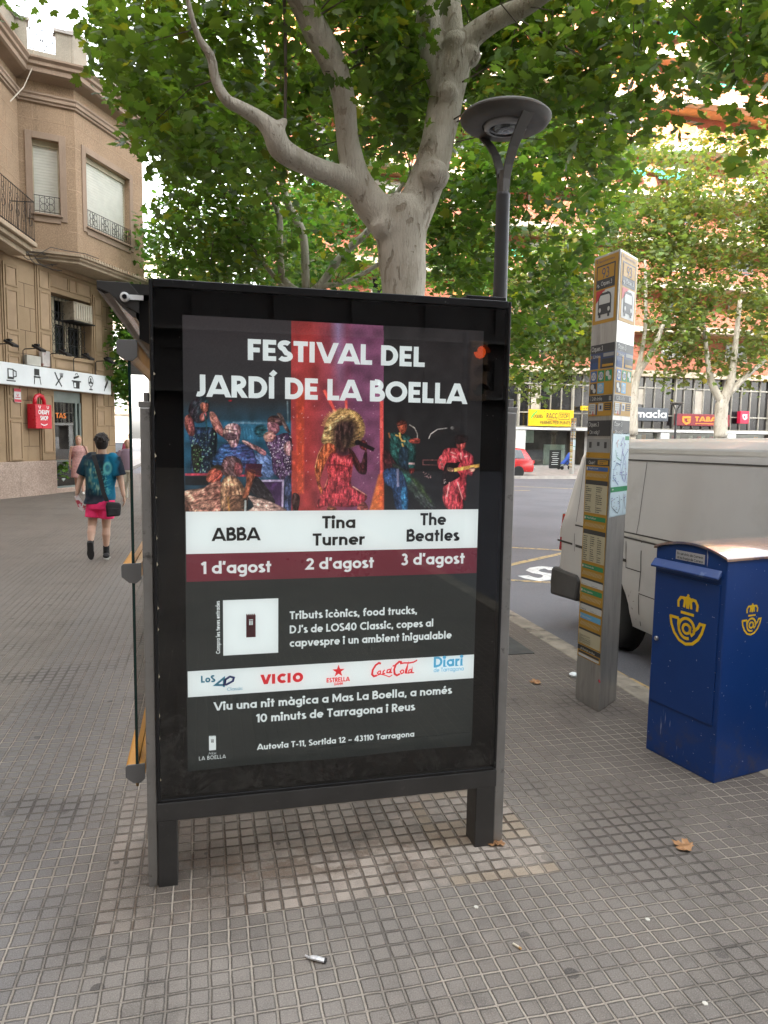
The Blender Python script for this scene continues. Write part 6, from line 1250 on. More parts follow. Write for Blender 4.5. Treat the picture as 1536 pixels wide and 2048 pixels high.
for sg in (1, -1):
    m = MB(); prof = [(.034, 3.70), (.036, 3.80), (.06, 3.90), (.12, 4.02), (.20, 4.12), (.285, 4.20), (.33, 4.255)]; vs = []
    for k, (r, z) in enumerate(prof):
        d = np.array([prof[min(k + 1, 6)][0] - prof[max(k - 1, 0)][0], prof[min(k + 1, 6)][1] - prof[max(k - 1, 0)][1]]); d /= np.linalg.norm(d); wdt = .030 + .004 * k
        c = lpz(z) + dirR * sg * r; nrm = (dirR * sg * d[1] - ZZ * d[0]) * .008
        vs += [c - side * wdt - nrm, c + side * wdt - nrm, c + side * wdt + nrm, c - side * wdt + nrm]
    fs = [(4 * k + j, 4 * k + (j + 1) % 4, 4 * k + 4 + (j + 1) % 4, 4 * k + 4 + j) for k in range(6) for j in range(4)] + [(3, 2, 1, 0), (24, 25, 26, 27)]
    m.add(vs, fs); m.build('arm', M_LAMP2, lamp, bevel=.002)
m = MB(); m.lathe(hc, [(.17, -.012), (.18, -.028), (.30, -.030), (.335, -.012), (.356, .02), (.356, .032), (.33, .055), (.25, .088), (.12, .105), (.001, .108)], 48); hd_ = m.build('lamp_head', M_LAMP2, lamp, smooth=True, sharp=30)
m = MB(); m.lathe(hc, [(.172, -.016), (.165, -.05), (.13, -.062), (.125, -.058), (.16, -.046), (.168, -.014)], 32); m.build('lens_ring', mk('frosted lens rim', (.32, .32, .32), .3), hd_, smooth=True)
m = MB(); m.lathe(hc, [(.126, -.058), (.06, -.066), (.001, -.068)], 28); m.build('lens', mk_glass('lamp lens', (.9, .92, .92), 1.5), hd_, smooth=True)
m = MB(); m.lathe(hc, [(.155, -.014), (.10, -.005), (.04, .0), (.035, -.04), (.001, -.042)], 12); m.build('reflector', mk('bright reflector', (.55, .55, .55), .25, .8), hd_)
l2 = copy_tree(lamp); l2.location = Vector((*at(1350, 870, 34)[:2], 0)); l2.scale = (.83,) * 3; l2['label'] = 'far small street lamp standing before the pharmacy sign'

# ------------------------------------------------------------------ bus stop pillar
M_STEEL = mk('brushed steel', (.40, .39, .37), .40, .75, var=.10, scale=5, dirt=(.22, .21, .20), dscale=7, dlo=.5, dhi=.8, sc=(3, 3, .4))
tA, tB, tC = W(2.436, 4.335, 0), W(2.46, 4.07, 0), W(2.703, 4.258, 0); TZ = 2.915
tot = thing('bus_stop_pillar', W(2.53, 4.22, 0), 'tall triangular steel bus stop pillar covered with yellow timetables', 'bus stop sign')
m = MB(); m.prism([tA, tB, tC], ZZ * TZ); m.build('pillar', M_STEEL, tot, bevel=.006)
TOTP = {k: mk('print ' + k, c, .5, var=.04) for k, c in dict(yellow=(.40, .21, .014), black=(.035, .034, .035), white=(.50, .50, .47), grey=(.26, .26, .25), blue=(.03, .10, .30), green=(.02, .22, .08), sky=(.12, .36, .58), red=(.45, .03, .03), cream=(.46, .41, .27), pale=(.50, .62, .66), violet=(.20, .16, .42), navy=(.03, .05, .12)).items()}
PK = list(TOTP); PM = [TOTP[k] for k in PK]
class Face:
    def __init__(s, a, b):
        s.a = a; s.d = (b - a) / np.linalg.norm(b - a); s.w = np.linalg.norm(b - a); s.n = np.array([s.d[1], -s.d[0], 0]); s.mb = MB()
        s.mid = (a + b) / 2
    def z(s, y):                                       # picture row -> height on this face, along its middle
        x = proj(s.mid + ZZ * 1.5)[0]; lo, hi = -.2, 3.4
        for _ in range(40):
            mz = (lo + hi) / 2; lo, hi = (mz, hi) if proj(s.mid + ZZ * mz)[1] > y else (lo, mz)
        return lo
    def f(s, lift=0.0): return lambda u, z: s.a + s.d * u * s.w + ZZ * z + s.n * (.0022 + lift)
    def r(s, x0, x1, y0, y1, c, lv=0): rect2(s.mb, x0, s.z(y1), x1, s.z(y0), s.f(lv * .0009), s.n, PK.index(c))
    def t(s, txt, x0, y, width, cap, c, lv=2, w=.16):
        k = MB(); letter(s.mb, txt, s.f(lv * .0009)(x0, s.z(y)), s.d, ZZ, width * s.w, cap, s.n, w=w, m=PK.index(c))
    def lines(s, ls, w, c, lv=2): strokes(s.mb, [[(x, s.z(y)) for x, y in l] for l in ls], w, lambda u, z: s.f(lv * .0009)(u, z), s.n, PK.index(c))
def stroke_face(F, pts, w, c, lv=2):
    f = F.f(lv * .0009); P = [(x * F.w, F.z(y)) for x, y in pts]
    for q in ribbon(P, w): F.mb.add([f(p[0] / F.w, p[1]) for p in q], [tuple(range(len(q)))], PK.index(c))
rg = random.Random(11)
def upper(F):
    F.r(.05, .95, 512, 646, 'yellow'); F.t('Ajuntament Reus', .22, 522, .6, .013, 'navy', w=.12); stroke_face(F, [(.12, 518), (.15, 515), (.18, 518), (.15, 521), (.12, 518)], .004, 'navy')
    F.r(.14, .86, 528, 576, 'black', 1); F.r(.18, .82, 531, 557, 'yellow', 2); F.t('93', .36, 555, .28, .062, 'navy', 3, .12); F.t('Oques 3', .34, 570, .42, .026, 'white', 3, .13); stroke_face(F, [(.18, 570), (.22, 566), (.27, 570), (.22, 572)], .005, 'white', 3)
    F.r(.16, .86, 579, 639, 'white', 1)
    f = F.f(.0019); zt, zb = F.z(579), F.z(639); H = zt - zb
    poly2(F.mb, [(.16, zt), (.52, zt), (.16, zt - H * .42)], f, F.n, PK.index('red'))
    poly2(F.mb, [(.26, zb + H * .30), (.26, zb + H * .72), (.32, zb + H * .86), (.42, zb + H * .92), (.62, zb + H * .92), (.72, zb + H * .86), (.76, zb + H * .72), (.76, zb + H * .18), (.26, zb + H * .18)], F.f(.0028), F.n, PK.index('black'))
    poly2(F.mb, [(.30, zb + H * .52), (.30, zb + H * .72), (.35, zb + H * .82), (.68, zb + H * .82), (.72, zb + H * .72), (.72, zb + H * .52)], F.f(.0037), F.n, PK.index('white'))
    for cx in (.34, .68): disc2(F.mb, cx, zb + H * .33, .045, F.f(.0037), F.n, PK.index('white'), ry=.014); rect2(F.mb, cx - .045, zb + H * .08, cx + .035, zb + H * .2, F.f(.003), F.n, PK.index('black'))
    F.r(.42, .60, 582.5, 585, 'white', 4)
    F.r(.04, .96, 688, 705, 'black'); F.t('Oques 3', .08, 701, .44, .030, 'white', 2, .13)
    F.r(.04, .96, 705, 737, 'navy'); F.t('Línies', .16, 715, .28, .02, 'white', 2, .13); F.r(.07, .11, 709, 715, 'yellow', 1); F.r(.36, .44, 712, 737, 'yellow', 1); F.r(.50, .96, 718, 737, 'black', 1); F.r(.52, .94, 729, 734, 'yellow', 2); F.r(.55, .95, 707, 714, 'grey', 1)
    for k in range(9): x = .06 + k * .035; F.r(x, x + .012, 722 + rg.random() * 4, 737, 'blue', 1)
    F.r(.04, .96, 738, 790, 'yellow')
    for i, (c, tx) in enumerate((('blue', '20'), ('green', '30'), ('green', ''))):
        x = .08 + i * .29; F.r(x, x + .25, 741, 763, c, 1); zc0 = (F.z(741) + F.z(763)) / 2
        if tx: disc2(F.mb, x + .125, zc0, .095, F.f(.0018), F.n, PK.index('white'), ry=.026); F.t(tx, x + .05, 756, .15, .028, 'blue', 3, .14)
        else: disc2(F.mb, x + .09, zc0 + .012, .07, F.f(.0018), F.n, PK.index('white'), ry=.018); disc2(F.mb, x + .17, zc0 - .014, .06, F.f(.0018), F.n, PK.index('white'), ry=.015)
    for i, c in enumerate(('black', 'sky')):
        x = .08 + i * .29; F.r(x, x + .25, 766, 787, c, 1); zc0 = (F.z(766) + F.z(787)) / 2
        if i: disc2(F.mb, x + .125, zc0, .095, F.f(.0018), F.n, PK.index('white'), ry=.026); F.t('60', x + .05, 781, .15, .028, 'sky', 3, .14)
        else: disc2(F.mb, x + .09, zc0 + .012, .07, F.f(.0018), F.n, PK.index('white'), ry=.018); disc2(F.mb, x + .17, zc0 - .014, .06, F.f(.0018), F.n, PK.index('white'), ry=.015)
    F.r(.04, .96, 791, 804, 'black'); F.t('i 24h info', .12, 801, .46, .024, 'white', 2, .13); F.r(.84, .93, 793, 802, 'grey', 1)
    F.r(.04, .96, 805, 832, 'yellow'); F.r(.07, .32, 807, 828, 'white', 1); F.r(.44, .63, 807, 822, 'white', 1); F.r(.68, .93, 807, 821, 'black', 1); F.r(.34, .40, 809, 830, 'navy', 1); F.r(.22, .26, 822, 831, 'red', 2)
    for k in range(3): F.r(.10, .29, 810 + k * 4, 811.5 + k * 4, 'grey', 2)
    F.r(.10, .15, 822, 826, 'black', 2); F.r(.50, .57, 811, 819, 'navy', 2)
    for k in range(3): F.r(.71, .90, 809 + k * 4, 810.5 + k * 4, 'yellow', 2)
    F.r(.04, .96, 841, 872, 'black'); F.t('Oques 3', .08, 853, .42, .028, 'white', 2, .13); F.t('On vaig?', .14, 868, .40, .024, 'white', 2, .12); F.r(.07, .10, 863, 868, 'yellow', 1)
FL = Face(tA, tB); FR = Face(tB, tC); upper(FL); upper(FR)
def tline(F, x0, x1, y0, y1, c, n, lv=2, gaps=True):
    for k in range(n):
        y = y0 + (y1 - y0) * (k + .25) / n; h = (y1 - y0) / n * .42; x = x0
        while x < x1 - .02:
            w = rg.uniform(.02, .05); F.r(x, min(x + w, x1), y, y + h, c, lv); x += w + rg.uniform(.008, .02)
            if gaps and rg.random() < .08: break
FL.r(.05, .95, 878, 905, 'grey')
for x, h in ((.14, 12), (.46, 8), (.74, 12)): FL.r(x, x + .10, 884, 884 + h, 'black', 1)
def blk(y0, y1, head, hc, tt, rows, cols, hb=True):
    FL.r(.03, .97, y0, y1, 'yellow'); H = y1 - y0
    FL.r(.08, .93, y0 + 3, y0 + 3 + tt, hc, 1); FL.t(head, .18, y0 + tt, .38, .012, 'white', 2, .15); disc2(FL.mb, .11, FL.z(y0 + 3 + tt / 2), .03, FL.f(.0018), FL.n, PK.index('white'), ry=.009)
    for k in range(16): x = .10 + k * .05; stroke_face(FL, [(x, y0 + tt + 16), (x + .05, y0 + tt + 8)], .004, 'cream', 1)
    yb = y0 + tt + 22
    FL.r(.06, .95, yb, yb + (9 if hb else 4), 'black', 1); FL.r(.06, .95, yb + (9 if hb else 4), y1 - 3, 'cream' if rows > 3 else 'white', 1)
    for c in range(cols): x0 = .09 + c * .86 / cols; tline(FL, x0, x0 + .86 / cols * .55, yb + 12, y1 - 4, 'black', rows)
    for c in range(1, cols): FL.r(.07 + c * .86 / cols, .075 + c * .86 / cols, yb + 9, y1 - 3, 'grey', 2)
FL.r(.03, .97, 905, 916, 'yellow'); tline(FL, .12, .8, 907, 914, 'black', 2); FL.r(.03, .97, 918, 931, 'black'); FL.t('Quan?', .16, 929, .26, .022, 'white', 2, .13); FL.r(.52, .92, 920, 929, 'yellow', 1); tline(FL, .60, .86, 921, 928, 'black', 2)
blk(931, 1030, 'Hospital Joan', 'blue', 8, 13, 2); blk(1030, 1128, 'Mas Pellicer', 'green', 9, 12, 3); blk(1128, 1177, 'Monterols', 'green', 9, 2, 2, False); blk(1177, 1228, 'Mas Iglesias', 'green', 10, 2, 2, False); blk(1228, 1296, 'Reus Deport', 'sky', 11, 14, 1, False)
FL.r(.03, .97, 1297, 1306, 'black'); FL.t("A l'hotel en Bus", .16, 1304.5, .6, .013, 'white', 2, .15); FL.r(.03, .97, 1306, 1320, 'yellow'); FL.r(.08, .93, 1308, 1312, 'black', 1); FL.r(.08, .93, 1313, 1318, 'white', 1)
# route map sheet on the right face
FR.r(.03, .99, 866, 1032, 'pale'); FR.r(.05, .97, 868, 1030, 'white', 1); FR.r(.05, .97, 868, 1030, 'pale', 2); FR.r(.04, .98, 973, 983, 'green', 3); tline(FR, .10, .9, 975, 981, 'white', 1, 4); FR.r(.72, .96, 872, 880, 'green', 3)
for pts, c in (([(.50, 885), (.62, 905), (.70, 890), (.62, 875), (.50, 885)], 'violet'), ([(.58, 905), (.52, 930), (.60, 950), (.78, 965), (.90, 945)], 'violet'), ([(.52, 930), (.30, 925), (.16, 940), (.14, 955), (.30, 962), (.44, 970)], 'blue'), ([(.60, 905), (.80, 925), (.84, 955), (.92, 968)], 'violet'), ([(.20, 900), (.30, 915), (.55, 922)], 'green'), ([(.3, 895), (.26, 885), (.34, 880)], 'red'), ([(.94, 900), (.70, 915), (.62, 940), (.66, 962)], 'blue'), ([(.10, 1000), (.14, 1012), (.30, 1020), (.48, 1026), (.60, 1015), (.55, 1000), (.52, 990)], 'black'), ([(.78, 988), (.78, 1028)], 'grey'), ([(.86, 990), (.84, 1005), (.92, 1020)], 'black')): stroke_face(FR, pts, .004, c, 4)
for k in range(70): x = rg.uniform(.08, .90); y = rg.uniform(884, 968) if k < 48 else rg.uniform(988, 1026); FR.r(x, x + rg.uniform(.03, .07), y, y + 1.1, rg.choice(('violet', 'navy', 'grey')), 5)
FL.mb.build('timetable', PM, tot, normals=False); FR.mb.build('route_map', PM, tot, normals=False)
m = MB(); m.tube([tB + ZZ * .20 + FL.n * .001, tB + ZZ * .215 - FL.d * .012], .006, 6); m.build('red_tape', mk('red tape', (.5, .02, .04), .5), tot)
t2 = copy_tree(tot); q = G(1143, 948); t2.location = Vector(q); t2['label'] = 'far bus stop pillar left of the stroller on the opposite pavement'; 
for o_ in (tot, t2): o_['group'] = 'bus stop pillars'

# ------------------------------------------------------------------ post box
def mat_blue():
    t = NT('chipped blue paint'); o = t.obj(); x, y, z = t.sep(o)[:3]
    b = t.mix(t.noise(o, 3, 4), (.006, .034, .155), (.009, .050, .215))
    ch = t.ramp(t.noise(o, 62, 2, .5), .74, .752); sc = t.math('MULTIPLY', t.ramp(t.noise(o, 16, 4, .6, sc=(3, 3, .22)), .66, .72), t.ramp(t.noise(o, 3.0, 2), .52, .62))
    low = t.math('SUBTRACT', 1.0, t.ramp(z, .05, .40)); b = t.mix(t.math('MULTIPLY', t.math('MULTIPLY', low, t.ramp(t.noise(o, 12, 5, .7), .46, .68)), .5), b, (.07, .062, .075))
    b = t.mix(t.math('MAXIMUM', t.math('MULTIPLY', ch, .8), sc), b, (.42, .44, .50)); t.put(t.b.inputs['Base Color'], b); t.put(t.b.inputs['Roughness'], t.math('MULTIPLY_ADD', t.noise(o, 5), .25, .22)); t.b.inputs['Coat Weight'].default_value = .08; t.b.inputs['Specular IOR Level'].default_value = .3; t.bump(t.noise(o, 12, 3), .12, .004); return t.mat
M_BLUE = mat_blue(); M_BLUET = mk('mottled blue lid', (.10, .08, .12), .16, var=.3, scale=4, coat=1.0, dirt=(.36, .22, .15), dscale=5, dlo=.36, dhi=.56)  # lid: brown mottle over a glossy bluish base
mc = W(2.53, 3.06, 0); ma = R(101.2) + A - R(0); mX = -np.array([math.cos(A + R(101.2)), math.sin(A + R(101.2)), 0]); mY = np.array([-mX[1], mX[0], 0]); MW, MD, MH = .468, .56, 1.165
mX = -mX; MF = lambda s, z, o=0.0: mc + mX * (MW - s) - mY * o * 0 + ZZ * z  # placeholder, set below
mY = np.array([mX[1], -mX[0], 0])                     # from the front face back into the box
def MQ(s, d, z): return mc + mX * (MW - s) + mY * d + ZZ * z       # s from the left edge along the front, d depth, z height
mb_ = thing('post_box', MQ(MW / 2, MD / 2, 0), 'dark blue post box with a yellow crowned horn emblem by the kerb', 'post box', rot=math.atan2(mX[1], mX[0]))
arch = [(s, MH + .045 * (1 - ((s - MW / 2) / (MW / 2)) ** 2)) for s in np.linspace(0, MW, 13)]
m = MB(); m.prism([MQ(0, 0, 0), MQ(MW, 0, 0)] + [MQ(s, 0, z) for s, z in arch[::-1]], mY * MD); m.build('body', M_BLUE, mb_, bevel=.006)
m = MB(); P = [(s, z + .004) for s, z in arch]; P = [(-.008, MH - .004)] + P + [(MW + .008, MH - .004)]
m.prism([MQ(s, -.012, z) for s, z in P] + [MQ(s, -.012, z + .012) for s, z in P[::-1]], mY * (MD + .03)); m.build('lid', M_BLUET, mb_, smooth=True, sharp=35)
m = MB(); m.prism([MQ(-.006, -.002, MH - .055), MQ(-.006, -.034, MH - .095), MQ(-.006, -.03, MH - .106), MQ(-.006, -.002, MH - .085)], -mX * (MW - .02)); m.build('hood', mk('scuffed blue hood', (.02, .055, .21), .35, dirt=(.22, .30, .45), dscale=7, dlo=.5, dhi=.72), mb_, bevel=.004)
m = MB(); m.prism([MQ(.012, -.0005, .30), MQ(.438, -.0005, .30), MQ(.438, -.0005, MH - .13), MQ(.012, -.0005, MH - .13)], mY * -.006); dr = m.build('door', M_BLUE, mb_, bevel=.002)
fM = lambda d: (lambda s, z: MQ(s, -d, z))
m = MB(); m.lathe(MQ(.045, -.0065, .66), [(.013, 0), (.013, .008), (.010, .012), (.001, .012)], 14, X=mX, Y=ZZ, Z=-mY); m.build('lock', mk('worn steel lock', (.45, .43, .42), .3, .9), dr, smooth=True, sharp=40)
m = MB(); rect2(m, .14, MH - .042, .33, MH + .008, fM(.0015), -mY); lb = m.build('label_plate', mk('grey label', (.42, .42, .42), .5), mb_)
m = MB(); letter(m, 'En servicio de Correos', MQ(.15, -.003, MH - .015), -mX, ZZ, .17, .014, -mY, w=.16); letter(m, 'Hi ha franja de Correus', MQ(.15, -.003, MH - .037), -mX, ZZ, .17, .014, -mY, w=.16); m.build('label_lettering', M_LETK, lb)
M_YEL = mk('yellow emblem vinyl', (.78, .50, .01), .45, var=.03)
def horn(mb, f, n, cx, cz, k):
    """post horn under a crown; k = half width"""
    S = lambda pts: [(cx + x * k, cz + y * k) for x, y in pts]; st = lambda L, w: strokes(mb, [S(l) for l in L], w * k, f, n)
    st([[(-.95, .36), (-.45, .36)]], .13); st([[(-.92, .40), (-.85, .05), (-.66, -.32), (-.36, -.60), (0, -.70), (.36, -.60), (.64, -.34), (.82, -.02), (.93, .36), (.70, .36), (.60, .16), (.45, .02), (.36, -.06)]], .13)
    st([[(-.46, .36), (-.46, .1), (-.42, -.06)]], .12); st([[(.42 * math.cos(w) - .0, .0 + .44 * math.sin(w)) for w in np.linspace(-.3, 5.1, 26)]], .13)
    st([[(.20 * math.cos(w), -.02 + .20 * math.sin(w)) for w in np.linspace(0, 6.3, 18)]], .12); st([[(.20, .14), (.21, -.14), (.30, -.24), (.42, -.12)]], .11)
    rect2(mb, cx - .36 * k, cz + .60 * k, cx + .36 * k, cz + .72 * k, f, n)
    st([[(-.50, .86), (-.52, 1.12), (-.40, 1.30), (-.24, 1.32), (-.16, 1.20), (-.20, .90)], [(.50, .86), (.52, 1.12), (.40, 1.30), (.24, 1.32), (.16, 1.20), (.20, .90)], [(-.02, .88), (-.06, 1.2), (0, 1.34), (.06, 1.2), (.02, .88)], [(-.2, 1.28), (0, 1.38), (.2, 1.28)]], .12)
    st([[(0, 1.38), (0, 1.52)]], .06); st([[(-.06, 1.46), (.06, 1.46)]], .06)
m = MB(); horn(m, fM(.0085), -mY, .245, .765, .122); m.build('horn_emblem', M_YEL, dr)
m = MB(); fS = lambda d_, z: mc + mY * d_ + ZZ * z - mX * .0015; horn(m, fS, -mX, .200, .82, .075); m.build('horn_emblem', M_YEL, mb_)

# ------------------------------------------------------------------ delivery van
RZ = -.13; VU = 3.50; VR = 6.78
def VP_(x, y, z): return W(VU + y, VR - x, RZ + z)
van = thing('delivery_van', VP_(2.4, .95, 0), 'pale grey panel van parked at the kerb behind the post box', 'van')
M_VAN = mk('dusty pale van paint', (.50, .49, .468), .36, var=.04, scale=1.2, coat=.45, dirt=(.43, .42, .395), dscale=1.6, dlo=.5, dhi=.75); M_PLAST = mk('dark grey bumper plastic', (.055, .052, .050), .6, var=.1, bump=.2, bscale=90)
VWD = 1.90
def vtop(x):
    for (x0, z0), (x1, z1) in zip(TOPP, TOPP[1:]):
        if x0 <= x <= x1: return z0 + (z1 - z0) * (x - x0) / (x1 - x0)
TOPP = [(0, 1.90), (3.35, 1.93), (3.6, 1.90), (4.25, 1.16), (4.75, .92), (4.9, .72)]
def vsec(x):
    zt = vtop(x); k = zt / 1.93; b = 1.03
    half_ = [(.05, .30), (.015, .42), (.0, .62), (.012, .80), (.0, min(b, zt * .8)), (.03, min(1.16, zt * .88)), (.085, zt * .90), (.12, zt * .955), (.19, zt * .985), (.40, zt * .998)]
    return half_ + [(VWD / 2, zt * 1.005)] + [(VWD - y, z) for y, z in half_[::-1]]
rk = lambda z: .03 if z < 1.0 else .03 + .30 * ((z - 1.0) / .9) ** 1.25
xs = [0, .02, .08, .2, .5, 1.0, 1.6, 2.2, 2.8, 3.35, 3.6, 3.9, 4.25, 4.5, 4.75, 4.87, 4.9]; vs = []; q = None
for x in xs:
    sec = vsec(x); q = len(sec); ins = .10 * max(0, 1 - x / .12) ** 2 + (.10 * max(0, (x - 4.6) / .3) ** 2)
    for y, z in sec: yy = y + ins * (1 - 2 * y / VWD); xx = x + (rk(z) * max(0, 1 - x / .9) if x < .9 else 0); vs.append(VP_(xx, yy, z))
fs = [(i * q + j, i * q + j + 1, (i + 1) * q + j + 1, (i + 1) * q + j) for i in range(len(xs) - 1) for j in range(q - 1)] + [tuple(range(q)), tuple(range((len(xs) - 1) * q, len(xs) * q))[::-1]] + [((i + 1) * q, (i + 1) * q + q - 1, i * q + q - 1, i * q) for i in range(len(xs) - 1)]
m = MB(); m.add(vs, fs); vb = m.build('body', M_VAN, van)
ct = MB()
for x in (.98, 3.92): ct.tube([VP_(x, -.2, .36), VP_(x, VWD + .2, .36)], .40, 28)
cu = ct.build('cutter', M_PLAST, None); md = vb.modifiers.new('b', 'BOOLEAN'); md.object = cu; md.solver = 'EXACT'; md.operation = 'DIFFERENCE'; freeze(vb); bpy.data.objects.remove(cu)
md = vb.modifiers.new('bv', 'BEVEL'); md.width = .015; md.segments = 2; md.limit_method = 'ANGLE'; md.angle_limit = R(32); freeze(vb)
vb.data.polygons.foreach_set('use_smooth', [True] * len(vb.data.polygons)); vb.data.set_sharp_from_angle(angle=R(28)); vb.data.materials.clear(); vb.data.materials.append(M_VAN)
for x in (.98, 3.92):
    m = MB(); w = [VP_(x + .395 * math.cos(a_), .02, .36 + .395 * math.sin(a_)) for a_ in np.linspace(0, 2 * math.pi, 25)[:-1]]; m.prism([p + E1 * .16 for p in w], E1 * .02); m.build('wheel_well', mk('black wheel well', (.008, .008, .008), .95), van)
def vy(z): 
    sec = [(y, zz) for y, zz in vsec(2.0) if y < VWD / 2]
    for (y0, z0), (y1, z1) in zip(sec, sec[1:]):
        if z0 <= z <= z1: return y0 + (y1 - y0) * (z - z0) / (z1 - z0 + 1e-9)
    return .02
def vline(pts, w, name, mat, lift=.003, closed=False):
    mb = MB()
    dense = []
    for a_, b_ in zip(pts, pts[1:]):
        for t in np.linspace(0, 1, 7)[:-1]: dense.append((a_[0] + (b_[0] - a_[0]) * t, a_[1] + (b_[1] - a_[1]) * t))
    dense.append(pts[-1])
    for k, qd in enumerate(ribbon(dense, w, closed)): mb.add([VP_(p[0], vy(p[1]) - lift, p[1]) for p in qd], [tuple(range(len(qd)))])
    return mb.build(name, mat, van)
def vpx(x, y): u_, v_, z_ = uv(plane(x, y, E1 * VU, E1)); return (VR - v_, z_ - RZ)
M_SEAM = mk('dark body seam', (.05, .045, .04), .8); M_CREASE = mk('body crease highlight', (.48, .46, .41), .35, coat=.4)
pan = [(1.00, 1.72), (3.0, 1.735), (3.07, 1.70), (3.06, 1.16), (2.98, 1.12), (1.02, 1.10), (.95, 1.16), (.95, 1.66)]
for lst, w in ((pan + [pan[0]], .012), ([(1.42, 1.71), (1.42, 1.11)], .006), ([(3.17, 1.80), (3.17, .40)], .012), ([(1.52, 1.06), (1.52, .34)], .010), ([(.40, 1.74), (.40, .80)], .006), ([(.40, 1.06), (3.17, 1.06)], .014), ([(1.30, 1.03), (1.30, .80), (1.52, .80)], .008), ([(1.52, .62), (3.2, .62)], .008)): vline(lst, w, 'panel_seam', M_SEAM)
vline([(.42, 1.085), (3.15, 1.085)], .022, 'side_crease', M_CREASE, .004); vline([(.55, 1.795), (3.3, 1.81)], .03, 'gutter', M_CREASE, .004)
vline([(.42, .86), (1.30, .86)], .026, 'slide_track', M_SEAM, .004); vline([(.05, .865), (.36, .865)], .02, 'hatch_gap', M_SEAM, .004)
m = MB(); 
dw = [(3.30, 1.70), (3.62, 1.66), (4.12, 1.14), (3.30, 1.12)]
m.add([VP_(x, vy(z) - .004, z) for x, z in dw], [(0, 1, 2, 3)]); m.build('door_window', M_DARKGLASS, van)
vline(dw + [dw[0]], .05, 'window_seal', M_IRON, .006)
m = MB(); prof = [(-.04, .36), (-.05, .42), (-.03, .55), (.0, .585), (.50, .585), (.55, .53), (.50, .32), (-.04, .28)]
m.prism([VP_(x, -.018, z) for x, z in prof], E1 * (VWD + .036)); m.build('rear_bumper', M_PLAST, van, bevel=.03)
for y0 in (.028, VWD - .145):
    m = MB(); 
    m.prism([VP_(.035, y0, .76), VP_(.10, y0, .76), VP_(.14, y0, 1.14), VP_(.085, y0, 1.14)], E1 * .116); tl_ = m.build('tail_light', mk('red tail lamp', (.45, .015, .02), .2, coat=.5), van, bevel=.01)
    m = MB(); m.prism([VP_(.05, y0 - .001, .90), VP_(.116, y0 - .001, .90), VP_(.126, y0 - .001, 1.0), VP_(.062, y0 - .001, 1.0)], E1 * .118); m.build('indicator', mk('pale lamp lens', (.65, .6, .58), .2), tl_)
m = MB(); m.add([VP_(.02 + rk(z) - .012, y, z) for y, z in ((.30, 1.15), (1.60, 1.15), (1.50, 1.72), (.40, 1.72))], [(0, 1, 2, 3)]); m.build('rear_window', M_DARKGLASS, van)
M_TYRE = mk('tyre rubber', (.015, .015, .015), .85); M_RIM = mk('grey wheel', (.20, .20, .20), .4, .7)
for x, y in ((.98, .06), (3.92, .06), (.98, VWD - .28), (3.92, VWD - .28)):
    m = MB(); m.lathe(VP_(x, y, .33), [(.20, .0), (.27, -.005), (.315, .02), (.33, .05), (.33, .17), (.315, .20), (.27, .22), (.20, .215)], 28, X=E2, Y=ZZ, Z=E1); wh = m.build('wheel', M_TYRE, van, smooth=True, sharp=40)
    m = MB(); m.lathe(VP_(x, y + (.02 if y < 1 else .18), .33), [(.205, 0), (.19, .02), (.06, .01), (.05, -.01), (.001, -.01)], 20, X=E2, Y=ZZ, Z=E1); m.build('rim', M_RIM, wh, smooth=True, sharp=40)
m = MB()
for x, z in ((1.40, .62), (1.36, .57), (1.44, .55), (1.41, .48), (1.37, .42), (1.45, .38)): m.add([VP_(x + rg.uniform(-.03, .03), vy(z) - .004, z + rg.uniform(-.025, .025)) for _ in range(3)], [(0, 1, 2)])
m.build('scrapes', mk('rusty scrape', (.12, .08, .055), .8), van)

